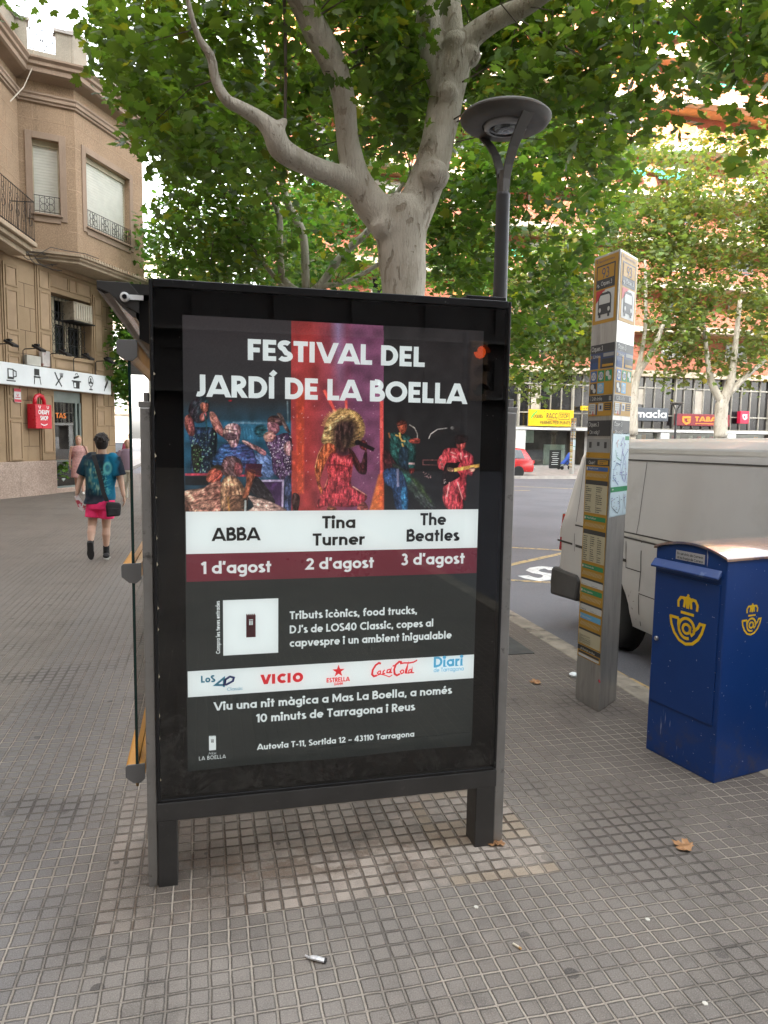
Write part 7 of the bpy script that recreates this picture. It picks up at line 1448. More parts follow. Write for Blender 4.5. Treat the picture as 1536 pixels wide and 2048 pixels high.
# ------------------------------------------------------------------ cars, pushchair, board
def car(name, label, cat, o, ang, paint, group=None):
    X = np.array([math.cos(ang), math.sin(ang), 0]); Y = np.array([-X[1], X[0], 0]); P = lambda x, y, z: o + X * x + Y * y + ZZ * z
    t = thing(name, o, label, cat, group, rot=ang)
    m = MB(); pr = [(-2.05, .30), (-2.10, .55), (-2.04, .86), (-1.95, .95), (.85, .95), (1.75, .78), (2.02, .62), (2.05, .32)]; m.prism([P(x, -.83, z) for x, z in pr], Y * 1.66); b = m.build('body', paint, t, bevel=.08, smooth=True, sharp=40)
    m = MB(); lo = [(-1.98, .94), (.95, .94)]; hi = [(-1.62, 1.42), (-1.30, 1.48), (-.2, 1.48), (.15, 1.42)]
    vs = [P(-1.98, -.78, .93), P(.95, -.78, .93), P(.15, -.60, 1.42), P(-.2, -.58, 1.47), P(-1.35, -.58, 1.47), P(-1.68, -.60, 1.42)]; vs += [p + Y * 2 * -((p - o) @ Y) for p in vs]
    m.add(vs, [(0, 1, 2, 3, 4, 5), (6, 11, 10, 9, 8, 7)] + [(i, (i + 1) % 6, 6 + (i + 1) % 6, 6 + i) for i in range(6)]); m.build('cabin', paint, t, bevel=.05, smooth=True, sharp=40)
    for s in (-1, 1):
        m = MB(); Q = [(-1.60, .97, .775), (-.45, .97, .775), (-.45, 1.40, .625), (-1.45, 1.38, .625)]; m.add([P(x, s * (y + .012), z) for x, z, y in Q], [(0, 1, 2, 3)]); Q = [(-.38, .97, .775), (.68, .97, .775), (.10, 1.39, .625), (-.38, 1.40, .625)]; m.add([P(x, s * (y + .012), z) for x, z, y in Q], [(0, 1, 2, 3)]); m.build('side_window', M_DARKGLASS, t)
    m = MB(); m.quad(P(-1.96, -.68, .97), P(-1.96, .68, .97), P(-1.70, .54, 1.38), P(-1.70, -.54, 1.38)); m.build('rear_window', M_DARKGLASS, t)
    m = MB(); m.quad(P(.93, -.70, .97), P(.93, .70, .97), P(.22, .55, 1.40), P(.22, -.55, 1.40)); m.build('windscreen', M_DARKGLASS, t)
    for s in (-1, 1):
        m = MB(); m.box(P(-2.06, s * .70, .80), (.10, .22, .16), X, Y); m.build('tail_light', mk('tail lamp red', (.5, .02, .02), .3) if 'tail lamp red' not in bpy.data.materials else bpy.data.materials['tail lamp red'], t, bevel=.02)
        m = MB(); m.box(P(1.93, s * .62, .66), (.16, .30, .12), X, Y); m.build('headlight', bpy.data.materials['pale lamp lens'], t, bevel=.02)
    m = MB(); m.prism([P(-2.13, -.80, .34), P(-2.15, -.80, .52), P(-2.08, -.80, .56), P(-1.9, -.80, .34)], Y * 1.6); m.build('bumper', mk('silver bumper', (.35, .35, .36), .4, .3) if 'silver bumper' not in bpy.data.materials else bpy.data.materials['silver bumper'], t, bevel=.02)
    m = MB(); m.box(P(-2.155, 0, .60), (.02, .50, .11), X, Y); m.build('number_plate', M_LETW, t)
    for x in (-1.25, 1.28):
        for s in (-1, 1):
            c = P(x, s * .74, .31); m = MB(); m.lathe(c, [(.18, -.11), (.29, -.11), (.31, -.07), (.31, .07), (.29, .11), (.18, .11)], 22, X=X, Y=ZZ, Z=Y); w = m.build('wheel', M_TYRE, t, smooth=True, sharp=40); m = MB(); m.lathe(c + Y * s * .06, [(.19, 0), (.05, s * .02), (.001, s * .02)], 14, X=X, Y=ZZ, Z=Y); m.build('rim', M_RIM, w)
    return t
qd = G(1052, 955, -.13); car('parked_car', 'red hatchback half hidden behind the panel, tail towards the yellow sign', 'car', qd + np.array([-2.05 * math.cos(A + .0), -2.05 * math.sin(A), 0]) , A + math.pi, mk('red car paint', (.48, .02, .02), .25, coat=.6))
car('parked_car', 'dark car parked at the end of the side street beyond the walkers', 'car', np.array([-13.4, 37.5, -.126]), A + R(100), mk('dark car paint', (.03, .035, .045), .25, coat=.6))
po = at(1133, 940, 43.5); po[2] = 0; pt = thing('pushchair', po, 'folded blue pushchair before the white shop front', 'pushchair', rot=A)
m = MB(); m.prism([po + E1 * -.25 + ZZ * .35, po + E1 * .12 + ZZ * .30, po + E1 * .42 + ZZ * .98, po + E1 * .30 + ZZ * 1.05, po + E1 * .02 + ZZ * .62], E2 * .42); m.build('seat', mk('blue pushchair cloth', (.03, .09, .40), .8), pt, bevel=.04)
m = MB()
for o_ in (0, .42): m.tube([po + E2 * o_ + E1 * -.30 + ZZ * .12, po + E2 * o_ + E1 * .30 + ZZ * .80, po + E2 * o_ + E1 * .52 + ZZ * 1.10], .018, 6); m.tube([po + E2 * o_ + E1 * .40 + ZZ * .12, po + E2 * o_ + E1 * .0 + ZZ * .55], .018, 6)
m.build('frame', M_IRON, pt)
for a_ in (-.30, .40):
    for o_ in (0, .42): m = MB(); m.lathe(po + E2 * o_ + E1 * a_ + ZZ * .11, [(.04, -.02), (.11, -.02), (.11, .02), (.04, .02)], 14, X=E1, Y=ZZ, Z=E2); m.build('wheel', M_TYRE, pt)
bo = at(1110, 930, 44.8); bo[2] = 0; bt = thing('chalkboard', bo, 'black chalk menu board before the white shop front', 'board', rot=A)
m = MB(); m.prism([bo + E1 * -.38 + ZZ * .02, bo + E1 * .38 + ZZ * .02, bo + E1 * .38 + ZZ * 1.15, bo + E1 * -.38 + ZZ * 1.15], E2 * .05); m.build('panel', mk('chalkboard black', (.02, .022, .022), .7), bt)
m = MB()
for k in range(7): a_ = -.28 + rg.random() * .1; m.quad(bo + NF * .006 + E1 * a_ + ZZ * (.25 + k * .12), bo + NF * .006 + E1 * (a_ + .3 + rg.random() * .2) + ZZ * (.25 + k * .12), bo + NF * .006 + E1 * (a_ + .4) + ZZ * (.28 + k * .12), bo + NF * .006 + E1 * a_ + ZZ * (.28 + k * .12))
m.build('chalk_lines', M_LETW, bt)
# traffic light on the pavement behind the viewer, mirrored in the poster glass
gv = at(930, 742, 11.6); gu_, gvv, gz_ = uv(gv); tb = W(gu_, 2 * (PV + .004) - gvv, 0)
tl = thing('traffic_light', tb, 'traffic light showing red, mirrored in the poster glass at its upper right', 'traffic light', rot=A)
m = MB(); m.lathe(tb, [(.07, 0), (.06, .05), (.05, gz_ - .55), (.045, gz_ + .6)], 14); m.build('pole', M_LAMP, tl, smooth=True)
m = MB(); cH = tb + E1 * .20 + ZZ * gz_; m.box(cH + ZZ * .0, (.28, .20, .92), E1, E2); hsg = m.build('housing', mk('ochre housing', (.20, .12, .06), .5), tl, bevel=.02)
m = MB(); m.box(tb + E1 * .06 + ZZ * (gz_ + .3), (.1, .04, .04), E1, E2); m.box(tb + E1 * .06 + ZZ * (gz_ - .3), (.1, .04, .04), E1, E2); m.build('bracket', M_LAMP, tl)
for k, (dz_, cm_) in enumerate(((.29, emit('lit red lamp', (1.0, .12, .02), .5)), (0, mk('dull amber lens', (.16, .09, .02), .2)), (-.29, mk('dull green lens', (.02, .08, .05), .2)))):
    m = MB(); m.lathe(cH + E2 * .101 + ZZ * dz_, [(.10, 0), (.09, .015), (.05, .03), (.001, .034)], 18, X=E1, Y=ZZ, Z=E2); m.build('lens', cm_, hsg, smooth=True)
    m = MB(); vis = [(.11 * math.cos(w), .11 * math.sin(w)) for w in np.linspace(.0, math.pi, 10)]
    for (a0, b0), (a1, b1) in zip(vis, vis[1:]): m.quad(cH + E2 * .10 + ZZ * dz_ + E1 * a0 + ZZ * b0, cH + E2 * .10 + ZZ * dz_ + E1 * a1 + ZZ * b1, cH + E2 * .27 + ZZ * (dz_ - .02) + E1 * a1 + ZZ * b1, cH + E2 * .27 + ZZ * (dz_ - .02) + E1 * a0 + ZZ * b0)
    m.build('visor', bpy.data.materials['ochre housing'], hsg, normals=False)
# ------------------------------------------------------------------ litter
M_DRY = mk('dried leaf', (.30, .15, .06), .8, var=.35, scale=30, bump=.4, bscale=80, dirt=(.40, .25, .14), dscale=40)
def dry_leaf(px, py, size, label, ang, z=.006, curl=1.0):
    c = G(px, py); t = MB(); L = lobed(half); n = len(L); ca, sa = math.cos(ang), math.sin(ang); vs = []
    for k, (x, y) in enumerate(np.vstack([L, [[0, .4]], L * .55 + np.array([0, .18])])):
        X_, Y_ = (x * ca - (y - .45) * sa) * size, (x * sa + (y - .45) * ca) * size; r = math.hypot(x, y - .4); vs.append(c + np.array([X_, Y_, z + size * curl * (.28 * r * r + .05 * math.sin(x * 9 + y * 7))]))
    fs = [(i, (i + 1) % n, n + 1 + (i + 1) % n, n + 1 + i) for i in range(n)] + [(n + 1 + i, n + 1 + (i + 1) % n, n) for i in range(n)]
    t.add(vs, fs); o = t.build('dry_leaf', M_DRY, None, loc=c, normals=False, smooth=True); return tag(o, label, 'leaf', 'dry leaves on the paving')
dry_leaf(1365, 1694, .085, 'large curled brown leaf lying alone on the paving before the post box', .9)
dry_leaf(999, 1690, .045, 'small brown leaf at the outer side of the right panel leg', 2.2, curl=1.6); dry_leaf(984, 1690, .040, 'small brown leaf folded against the inner side of the right panel leg', .4, curl=1.8)
dry_leaf(1070, 1366, .085, 'yellowish leaf on the paving between the panel and the bus stop pillar', 1.6)
c = G(634, 1923); m = MB(); m.tube([c + np.array([-.030, .010, .006]), c + np.array([-.02, .006, .010]), c + np.array([.0, 0, .011]), c + np.array([.026, -.006, .009])], [.004, .008, .010, .009], 7, sq=(1, .7)); m.tube([c + np.array([-.030, .010, .006]), c + np.array([-.042, .020, .007])], [.005, .002], 5)
w_ = tag(m.build('wrapper', mk('silver white wrapper', (.62, .62, .62), .3, .3, var=.2, scale=80), None, loc=c), 'crumpled white wrapper on the paving in the foreground', 'litter')
c2 = c + np.array([.026, -.006, .009]); m = MB(); m.tube([c2, c2 + np.array([.006, -.0014, 0])], .0085, 7); m.build('dark_end', bk, w_)
c = G(1033, 1895); m = MB(); m.tube([c + np.array([-.010, .012, .005]), c + np.array([.008, -.006, .005])], .0045, 8); bt_ = tag(m.build('cigarette_butt', mk('cream paper', (.60, .54, .42), .8), None, loc=c), 'cigarette butt lying between the panel and the right edge', 'litter'); m = MB(); m.tube([c + np.array([.008, -.006, .005]), c + np.array([.014, -.012, .005])], .0046, 8); m.build('filter', mk('tan filter', (.45, .28, .12), .8), bt_)
c = G(1147, 1353); m = MB(); m.lathe(c, [(.001, 0), (.03, .004), (.035, .018), (.02, .03), (.001, .034)], 7); tag(m.build('paper_scrap', M_LETW, None, loc=c), 'white paper scrap beside the foot of the bus stop pillar', 'litter')
for px, py, l in ((952, 1815, 'pale chip of litter on the paving below the right panel leg'), (1410, 2008, 'pale chip of litter near the lower right corner'), (1295, 1840, 'pale chip of litter on the paving below the large leaf')):
    c = G(px, py); m = MB(); m.lathe(c, [(.001, 0), (.010, .001), (.009, .004), (.001, .005)], 6); tag(m.build('litter_chip', mk('pale chip', (.55, .52, .45), .8) if 'pale chip' not in bpy.data.materials else bpy.data.materials['pale chip'], None, loc=c), l, 'litter')
# ------------------------------------------------------------------ people
def skin_mat(name, c):
    t = NT(name); o = t.obj(); t.put(t.b.inputs['Base Color'], t.mix(t.noise(o, 14, 4), tuple(np.array(c) * .85), tuple(np.array(c) * 1.12))); t.b.inputs['Roughness'].default_value = .5
    t.b.inputs['Subsurface Weight'].default_value = .08; t.b.inputs['Subsurface Radius'].default_value = (.02, .008, .004); return t.mat
def hand(mb, wrist, tip_dir, palm_n, side, s=1.0, curl=.5):
    """palm, four fingers and a thumb: tip_dir along the hand, palm_n out of the palm, side towards the thumb"""
    d = tip_dir / np.linalg.norm(tip_dir); sd = side - d * (side @ d); sd /= np.linalg.norm(sd); pn = np.cross(d, sd); pn = pn if pn @ palm_n > 0 else -pn
    c = wrist + d * .045 * s
    mb.capsule(wrist + d * .012, .026 * s, c + d * .025 * s, .036 * s, 10, sx=1.0, sy=.5, X=sd)
    for k, L in enumerate((.070, .080, .074, .058)):
        b = wrist + d * .085 * s + sd * (.027 - .018 * k) * s; m_ = b + d * L * .5 * s * .95 + pn * L * .22 * curl * s; e = m_ + d * L * .36 * s + pn * L * .55 * curl * s
        mb.capsule(b, .0098 * s, m_, .0092 * s, 7); mb.capsule(m_, .0092 * s, e, .0078 * s, 7)
    b = wrist + d * .035 * s + sd * .030 * s; m_ = b + d * .030 * s + sd * .024 * s + pn * .012 * s; e = m_ + d * .028 * s + sd * .004 * s + pn * .012 * s
    mb.capsule(b, .013 * s, m_, .0115 * s, 7); mb.capsule(m_, .0115 * s, e, .0095 * s, 7)
def head(mb, c, fw, rt, s=1.0, face=True):
    up = np.cross(rt, fw)
    rings = []
    for z, rx, ry, oy in ((-.118, .030, .030, .030), (-.108, .046, .050, .022), (-.085, .058, .068, .014), (-.05, .068, .082, .006), (0, .075, .092, .0), (.045, .076, .096, -.006), (.085, .066, .086, -.010), (.110, .045, .062, -.012), (.120, .018, .026, -.012)): rings.append((c + up * z * s + fw * oy * s, rx * s, ry * s, rt, fw))
    mb.loft(rings, 16)
    for sg in (-1, 1): mb.capsule(c + rt * sg * .076 * s + up * .018 * s - fw * .008 * s, .017 * s, c + rt * sg * .078 * s - up * .022 * s, .012 * s, 8, sx=.45, X=rt)
    if face:
        mb.capsule(c + fw * .088 * s + up * .012 * s, .010 * s, c + fw * .104 * s - up * .026 * s, .014 * s, 8); mb.capsule(c + fw * .088 * s - up * .062 * s + rt * -.018 * s, .008 * s, c + fw * .088 * s - up * .062 * s + rt * .018 * s, .008 * s, 8)
        for sg in (-1, 1): mb.capsule(c + fw * .083 * s + up * .024 * s + rt * sg * .02 * s, .010 * s, c + fw * .076 * s + up * .022 * s + rt * sg * .045 * s, .009 * s, 8)
def foot(mb, ank, heel, toe, s=1.0, r=.043):
    mb.capsule(heel, r * s, toe, r * .82 * s, 10, sy=.8); mb.capsule(ank, r * .95 * s, (heel * .6 + toe * .4), r * 1.02 * s, 10)
def color_mesh(o, fn, mat):
    me = o.data; n = len(me.vertices); co = np.empty(n * 3); me.vertices.foreach_get('co', co); co = co.reshape(-1, 3); M_ = np.array(WM[o.parent.name] if o.parent else WM[o.name]); wco = co @ M_[:3, :3].T + M_[:3, 3]
    cl = fn(wco, co); ca = me.color_attributes.new('Col', 'FLOAT_COLOR', 'POINT'); ca.data.foreach_set('color', np.concatenate([cl, np.ones((n, 1))], 1).ravel()); me.materials.clear(); me.materials.append(mat)
UP = ZZ
# --- man walking away
MD_ = 10.0; j = lambda x, y, d=MD_: at(x, y, d)
SK1 = skin_mat('tanned skin', (.42, .24, .16)); SKB = skin_mat('light skin', (.50, .31, .22))
base = j(205, 1116); base[2] = 0
fwd = E2 * .985 + E1 * .17 * 0; fwd = np.array([-.30, .95, 0]); fwd /= np.linalg.norm(fwd); rt = np.array([fwd[1], -fwd[0], 0])
man = thing('person', base, 'man seen from behind in a teal printed shirt and bright pink shorts, walking away', 'person', 'people on the pavement', rot=math.atan2(rt[1], rt[0]))
hc_ = j(203.5, 886); nk = j(204, 905); shL = j(178, 914); shR = j(230, 915); elL = j(162, 957); elR = j(241, 959); wrL = j(154.5, 986, 9.95); wrR = j(247, 990, 9.97)
hpL = j(189, 1003); hpR = j(214, 1003); knL = j(184, 1053, 9.96); knR = j(212.5, 1054, 10.03); anL = j(181, 1087, 9.80); anR = j(212.5, 1097, 10.02); anR[2] = max(anR[2], .09)
b = MB(); head(b, hc_, fwd, rt, 1.03)
b.capsule(nk + UP * .10, .058, nk - UP * .04, .066, 12); mid = (shL + shR) / 2; pel = (hpL + hpR) / 2
b.loft([(pel - UP * .06, .15, .10, rt, fwd), (pel + UP * .05, .175, .125, rt, fwd), (pel + UP * .22, .165, .12, rt, fwd), (pel * .4 + mid * .6, .185, .125, rt, fwd), (mid - UP * .03, .20, .11, rt, fwd), (mid + UP * .03, .12, .08, rt, fwd)], 18)
for sh_, el, wr, sg in ((shL, elL, wrL, -1), (shR, elR, wrR, 1)):
    b.capsule(sh_ - UP * .012, .054, el, .047, 12); b.capsule(el, .046, wr, .029, 12); dd = (wr - el) / np.linalg.norm(wr - el); hand(b, wr, dd * .9 + fwd * .25, -rt * sg, fwd, 1.0, .7)
for hp, kn, an in ((hpL, knL, anL), (hpR, knR, anR)):
    b.capsule(hp, .088, kn, .056, 14); cf = kn * .66 + an * .34 - fwd * .018; b.capsule(kn, .054, cf, .058, 12); b.capsule(cf, .058, an, .036, 12)
b.build('body', SKB, man, remesh=.0068, relax=2)
hb = MB(); c = hc_ - fwd * .012 + UP * .028
hb.loft([(c - UP * .115, .050, .050, rt, fwd), (c - UP * .08, .074, .066, rt, fwd), (c - UP * .02, .090, .098, rt, fwd), (c + UP * .05, .088, .104, rt, fwd), (c + UP * .095, .062, .078, rt, fwd), (c + UP * .115, .02, .03, rt, fwd)], 16)
rh = random.Random(1)
for k in range(70): 
    v = np.array([rh.gauss(0, 1), rh.gauss(-.4, 1), abs(rh.gauss(.3, .8))]); v /= np.linalg.norm(v); p = c + (rt * v[0] * .080 + fwd * v[1] * .094 + UP * v[2] * .095); hb.capsule(p, .016, p + (rt * v[0] + fwd * v[1] + UP * v[2]) * .026, .006, 6)
hb.build('hair', mk('dark brown hair', (.018, .012, .010), .6, bump=.8, bscale=160, bdist=.006), man, remesh=.008, relax=1)
s_ = MB(); hem = j(198, 1007)
s_.loft([(hem, .205, .145, rt, fwd), (pel + UP * .06, .198, .142, rt, fwd), (pel + UP * .22, .19, .135, rt, fwd), (pel * .4 + mid * .6, .212, .142, rt, fwd), (mid - UP * .04, .225, .128, rt, fwd), (mid + UP * .025, .15, .10, rt, fwd), (nk - UP * .02, .078, .078, rt, fwd)], 22)
for sh_, el, sg in ((shL, elL, -1), (shR, elR, 1)): e = sh_ * .22 + el * .78; s_.capsule(sh_ - rt * sg * .03 + UP * -.004, .076, sh_ * .5 + e * .5, .086, 14); s_.tube([sh_, sh_ * .5 + e * .5, e, e + (e - sh_) * .06], [.074, .086, .090, .088], 16)
shirt = s_.build('shirt', M_LETW, man, remesh=.011, relax=3)
def shirt_col(w, l):
    x, y = proj(w); X_ = (x - 172) / 54; Y_ = (y - 905) / 104; n = vnoise(x * 1.0, y * 1.0, 7, 2); n2 = vnoise(x * 2.2, y * .9, 5, 6); n3 = vnoise(x, y, 2.2, 8)
    c = np.tile(np.array([.010, .018, .030]), (len(x), 1))
    def mixc(m, col):
        nonlocal c; m = np.clip(m, 0, 1)[:, None]; c = c * (1 - m) + np.array(col) * m
    mixc((.30 - np.abs(X_ - .98 + .1 * n)) * 6, (.01, .17, .30)); mixc((.18 - np.abs(X_ + .12)) * 5, (.008, .05, .08))
    wave = np.exp(-((X_ - .30 - (Y_ - .45) * .35) / .20) ** 2) * np.clip((Y_ - .12) * 5, 0, 1) * np.clip((.84 - Y_) * 6, 0, 1); mixc(wave * (.35 + 1.1 * n), (.03, .20, .27)); mixc(wave * np.clip(n2 - .50, 0, 1) * 3.2, (.32, .50, .36))
    wv2 = np.exp(-((X_ - .70 - (Y_ - .5) * .3) / .16) ** 2) * np.clip((Y_ - .28) * 6, 0, 1) * np.clip((.88 - Y_) * 7, 0, 1); mixc(wv2 * np.clip(n3 - .45, 0, 1) * 2.6, (.10, .42, .44))
    mo = np.hypot((X_ - .80) / .15, (Y_ - .30) / .11); mixc(np.clip(1.2 - np.abs(mo - .85) * 3, 0, 1) * .9, (.16, .52, .50)); mixc((mo < .5) * n3 * 1.2, (.05, .20, .24))
    low = np.clip((Y_ - .82) * 8, 0, 1); mixc(low * n * .6, (.12, .12, .16)); return c
color_mesh(shirt, shirt_col, mk_vcol('printed jersey', .8, .3, 120, .2))
so_ = MB(); 
so_.loft([(pel + UP * .06, .185, .135, rt, fwd), (pel - UP * .05, .19, .142, rt, fwd), (pel - UP * .10, .185, .14, rt, fwd)], 20)
for hp, kn in ((hpL, knL), (hpR, knR)): e = hp * .36 + kn * .64; so_.tube([hp + UP * .02, hp * .7 + kn * .3, e], [.104, .108, .104], 18)
so_.build('shorts', mk('bright pink cloth', (.92, .035, .17), .8, var=.10, scale=7, bump=.3, bscale=18, bdist=.012), man, remesh=.010, relax=2)
M_SHOE = mk('black trainer', (.012, .012, .013), .6); M_SOLE = mk('worn rubber sole', (.028, .026, .026), .8, bump=.4, bscale=60); M_SOLEW = mk('pale trainer sole', (.40, .38, .34), .7)
for an, kn, lifted in ((anL, knL, True), (anR, knR, False)):
    m = MB(); m.capsule(an + (kn - an) * .20, .043, an - UP * .01, .044, 12); m.build('sock', mk('black sock', (.012, .012, .013), .9) if 'black sock' not in bpy.data.materials else bpy.data.materials['black sock'], man, smooth=True)
    if lifted: heel = an + fwd * -.045 + UP * .005; toe = an + fwd * .030 - UP * .195
    else: heel = an - fwd * .055; toe = an + fwd * .17; heel[2] = .052; toe[2] = .046
    m = MB(); foot(m, an - UP * .02, heel, toe, 1.0, .047); sho = m.build('shoe', M_SHOE, man, remesh=.008, relax=2)
    dn = np.cross(toe - heel, rt); dn /= np.linalg.norm(dn); dn = dn if (dn[2] < 0) == (not lifted) or abs(dn[2]) < .1 else -dn
    if lifted: dn = -fwd * .8 - UP * .3; dn -= (toe - heel) * (dn @ (toe - heel)) / ((toe - heel) @ (toe - heel)); dn /= np.linalg.norm(dn)
    else: dn = -UP
    m = MB(); ax = (toe - heel) / np.linalg.norm(toe - heel); cc = heel + dn * .036; out = [(-.05, -.022), (-.052, .022), (-.02, .038), (.06, .036), (.13, .050), (.18, .046), (.215, .025), (.22, -.005), (.205, -.032), (.14, -.046), (.06, -.036), (-.02, -.036)]
    Lf = np.linalg.norm(toe - heel) / .225; m.prism([cc + ax * a_ * Lf + rt * b_ for a_, b_ in out], dn * .016); m.build('sole', M_SOLE if lifted else M_SOLEW, sho, bevel=.003)
bgp = j(225, 1016, 9.86); bag = thing('shoulder_bag', bgp - UP * .11, 'black shoulder bag hanging at the walking man on a long strap', 'bag', rot=math.atan2(rt[1], rt[0]))
m = MB(); m.prism([bgp + rt * x - fwd * .055 + UP * z for x, z in ((-.075, -.12), (.10, -.105), (.115, .05), (.09, .075), (-.07, .085), (-.085, .03))], fwd * .11); m.build('pouch', mk('black nylon', (.016, .016, .018), .6, var=.2), bag, bevel=.02, smooth=True, sharp=40)
m = MB(); m.prism([bgp + rt * x - fwd * .062 + UP * z for x, z in ((-.05, -.10), (.085, -.09), (.092, .0), (-.055, .01))], fwd * .012); m.build('front_pocket', mk('dark nylon', (.024, .024, .027), .6), bag, bevel=.008)
m = MB(); sp = [j(188, 904, 9.9), j(187, 910, 9.855), j(193, 930, 9.84), j(200, 955, 9.835), j(207, 985, 9.83), j(214, 1003, 9.84)]
for p, q in zip(sp, sp[1:]): m.quad(p - rt * .028, p + rt * .028, q + rt * .028, q - rt * .028); 
m.build('strap', bpy.data.materials['black nylon'], bag, normals=False)
pc = j(157, 1000, 9.9); m = MB(); m.prism([pc + rt * -.05 + UP * .05, pc + rt * .0 + UP * .06, pc + rt * .10 - UP * .11, pc + rt * .05 - UP * .16, pc + rt * .0 - UP * .12], fwd * .02); tag(m.build('folded_paper', mk('white and red leaflet', (.66, .62, .62), .6, dirt=(.45, .05, .08), dscale=9, dlo=.5, dhi=.54), None, loc=pc), 'white and red folded leaflet held low in the walking man\'s left hand', 'leaflet')

def front_person(label, px, D, top, foot_y, parts):
    """someone walking towards the viewer, laid out by head and foot rows"""
    base = at(px, foot_y, D); base[2] = 0; h = at(px, top, D)[2]; s = h / 1.72
    fw = CAMP * np.array([1, 1, 0]) - base; fw[2] = 0; fw /= np.linalg.norm(fw); rt_ = np.array([fw[1], -fw[0], 0])
    t = thing('person', base, label, 'person', 'people on the pavement', rot=math.atan2(rt_[1], rt_[0]))
    q = lambda x, y, z: base + (rt_ * x + fw * y + UP * z) * s
    skin = parts['skin']; b = MB(); head(b, q(0, .02, 1.60), fw, rt_, s * .98)
    b.capsule(q(0, 0, 1.50), .05 * s, q(0, 0, 1.40), .058 * s, 10)
    wd = parts.get('wide', 1.0)
    b.loft([(q(0, 0, .82), .14 * s * wd, .10 * s, rt_, fw), (q(0, 0, .95), .165 * s * wd, .115 * s, rt_, fw), (q(0, 0, 1.10), .14 * s * wd, .105 * s, rt_, fw), (q(0, 0, 1.28), .165 * s * wd, .115 * s, rt_, fw), (q(0, 0, 1.40), .17 * s, .09 * s, rt_, fw), (q(0, 0, 1.44), .09 * s, .07 * s, rt_, fw)], 16)
    for sg, sw in ((-1, .05), (1, -.04)):
        S_, E_, W_ = q(sg * .19, 0, 1.38), q(sg * .245, sw * .3, 1.10), q(sg * .25, .05 + sw, .86); b.capsule(S_, .047 * s, E_, .038 * s, 10); b.capsule(E_, .037 * s, W_, .025 * s, 10); hand(b, W_, (W_ - E_) / np.linalg.norm(W_ - E_), -rt_ * sg, fw, s * .95, .5)
        H_, K_, N_ = q(sg * .09, 0, .88), q(sg * .09, .03 + sw * 1.2, .48), q(sg * .09, sw * 3.0, .09); b.capsule(H_, .082 * s, K_, .052 * s, 12); b.capsule(K_, .05 * s, N_, .033 * s, 12)
    b.build('body', skin, t, remesh=.0075, relax=2)
    for sg, sw in ((-1, .05), (1, -.04)):
        an = q(sg * .09, sw * 3.0, .085); he, to = an - fw * .05 * s, an + fw * .16 * s; he[2] = to[2] = .04; m = MB(); foot(m, an - UP * .02, he, to, s * .95); m.build('shoe', parts['shoe'], t, remesh=.009, relax=1)
    m = MB()
    for sg in (-1, 1): m.capsule(q(sg * .031, .098, 1.618), .009 * s, q(sg * .036, .098, 1.618), .009 * s, 8)
    m.capsule(q(-.022, .102, 1.535), .005 * s, q(.022, .102, 1.535), .005 * s, 6); m.build('face_features', mk('dark eyes and lips', (.10, .04, .035), .5) if 'dark eyes and lips' not in bpy.data.materials else bpy.data.materials['dark eyes and lips'], t)
    return t, q, rt_, fw, s
# woman in a pink patterned dress
t, q, r_, f_w, s = front_person('fair haired woman in a pink patterned sleeveless dress by the shop window', 160, 20.6, 872, 986, dict(skin=skin_mat('rosy skin', (.52, .30, .22)), shoe=mk('white shoe', (.6, .58, .55), .6), wide=1.08))
m = MB(); m.loft([(q(0, 0, .50), .235 * s, .20 * s, r_, f_w), (q(0, 0, .70), .22 * s, .18 * s, r_, f_w), (q(0, 0, .95), .198 * s, .14 * s, r_, f_w), (q(0, 0, 1.10), .168 * s, .125 * s, r_, f_w), (q(0, 0, 1.27), .195 * s, .14 * s, r_, f_w), (q(0, 0, 1.40), .16 * s, .10 * s, r_, f_w), (q(0, 0, 1.43), .11 * s, .085 * s, r_, f_w)], 20)
tt_ = NT('pink patterned dress'); o_ = tt_.obj(); vo_ = tt_.new('ShaderNodeTexVoronoi'); tt_.L(o_, vo_.inputs['Vector']); vo_.inputs['Scale'].default_value = 16; tt_.put(tt_.b.inputs['Base Color'], tt_.mix(tt_.ramp(vo_.outputs['Distance'], .25, .55), (.55, .30, .27), tt_.mix(tt_.noise(o_, 18), (.30, .08, .08), (.62, .42, .38)))); tt_.b.inputs['Roughness'].default_value = .85
m.build('dress', tt_.mat, t, remesh=.012, relax=2)
m = MB(); c = q(0, .0, 1.62); m.loft([(c - UP * .16 * s, .07 * s, .05 * s, r_, f_w), (c - UP * .10 * s - f_w * .03 * s, .085 * s, .065 * s, r_, f_w), (c - f_w * .028 * s, .088 * s, .085 * s, r_, f_w), (c + UP * .07 * s - f_w * .008 * s, .083 * s, .095 * s, r_, f_w), (c + UP * .118 * s, .04 * s, .05 * s, r_, f_w)], 14); m.build('hair', mk('blonde hair', (.34, .22, .11), .6, bump=.6, bscale=120, bdist=.005), t, remesh=.009, relax=1)
bgw = q(-.27, .02, .95); wb_ = thing('handbag', bgw - UP * .12, 'maroon handbag on the shoulder of the woman in the pink dress', 'bag', rot=0)
m = MB(); m.prism([bgw + f_w * -.11 + UP * .11, bgw + f_w * .11 + UP * .11, bgw + f_w * .13 - UP * .11, bgw - f_w * .13 - UP * .11], r_ * -.07); m.build('pouch', mk('maroon leather', (.10, .02, .025), .5), wb_, bevel=.02)
m = MB(); m.tube([bgw + f_w * .08 + UP * .10 - r_ * .03, q(-.215, .08, 1.25), q(-.14, .06, 1.43), q(-.13, -.03, 1.44), q(-.2, -.09, 1.25), bgw - f_w * .08 + UP * .10 - r_ * .03], .011, 6); m.build('strap', bpy.data.materials['maroon leather'], wb_)
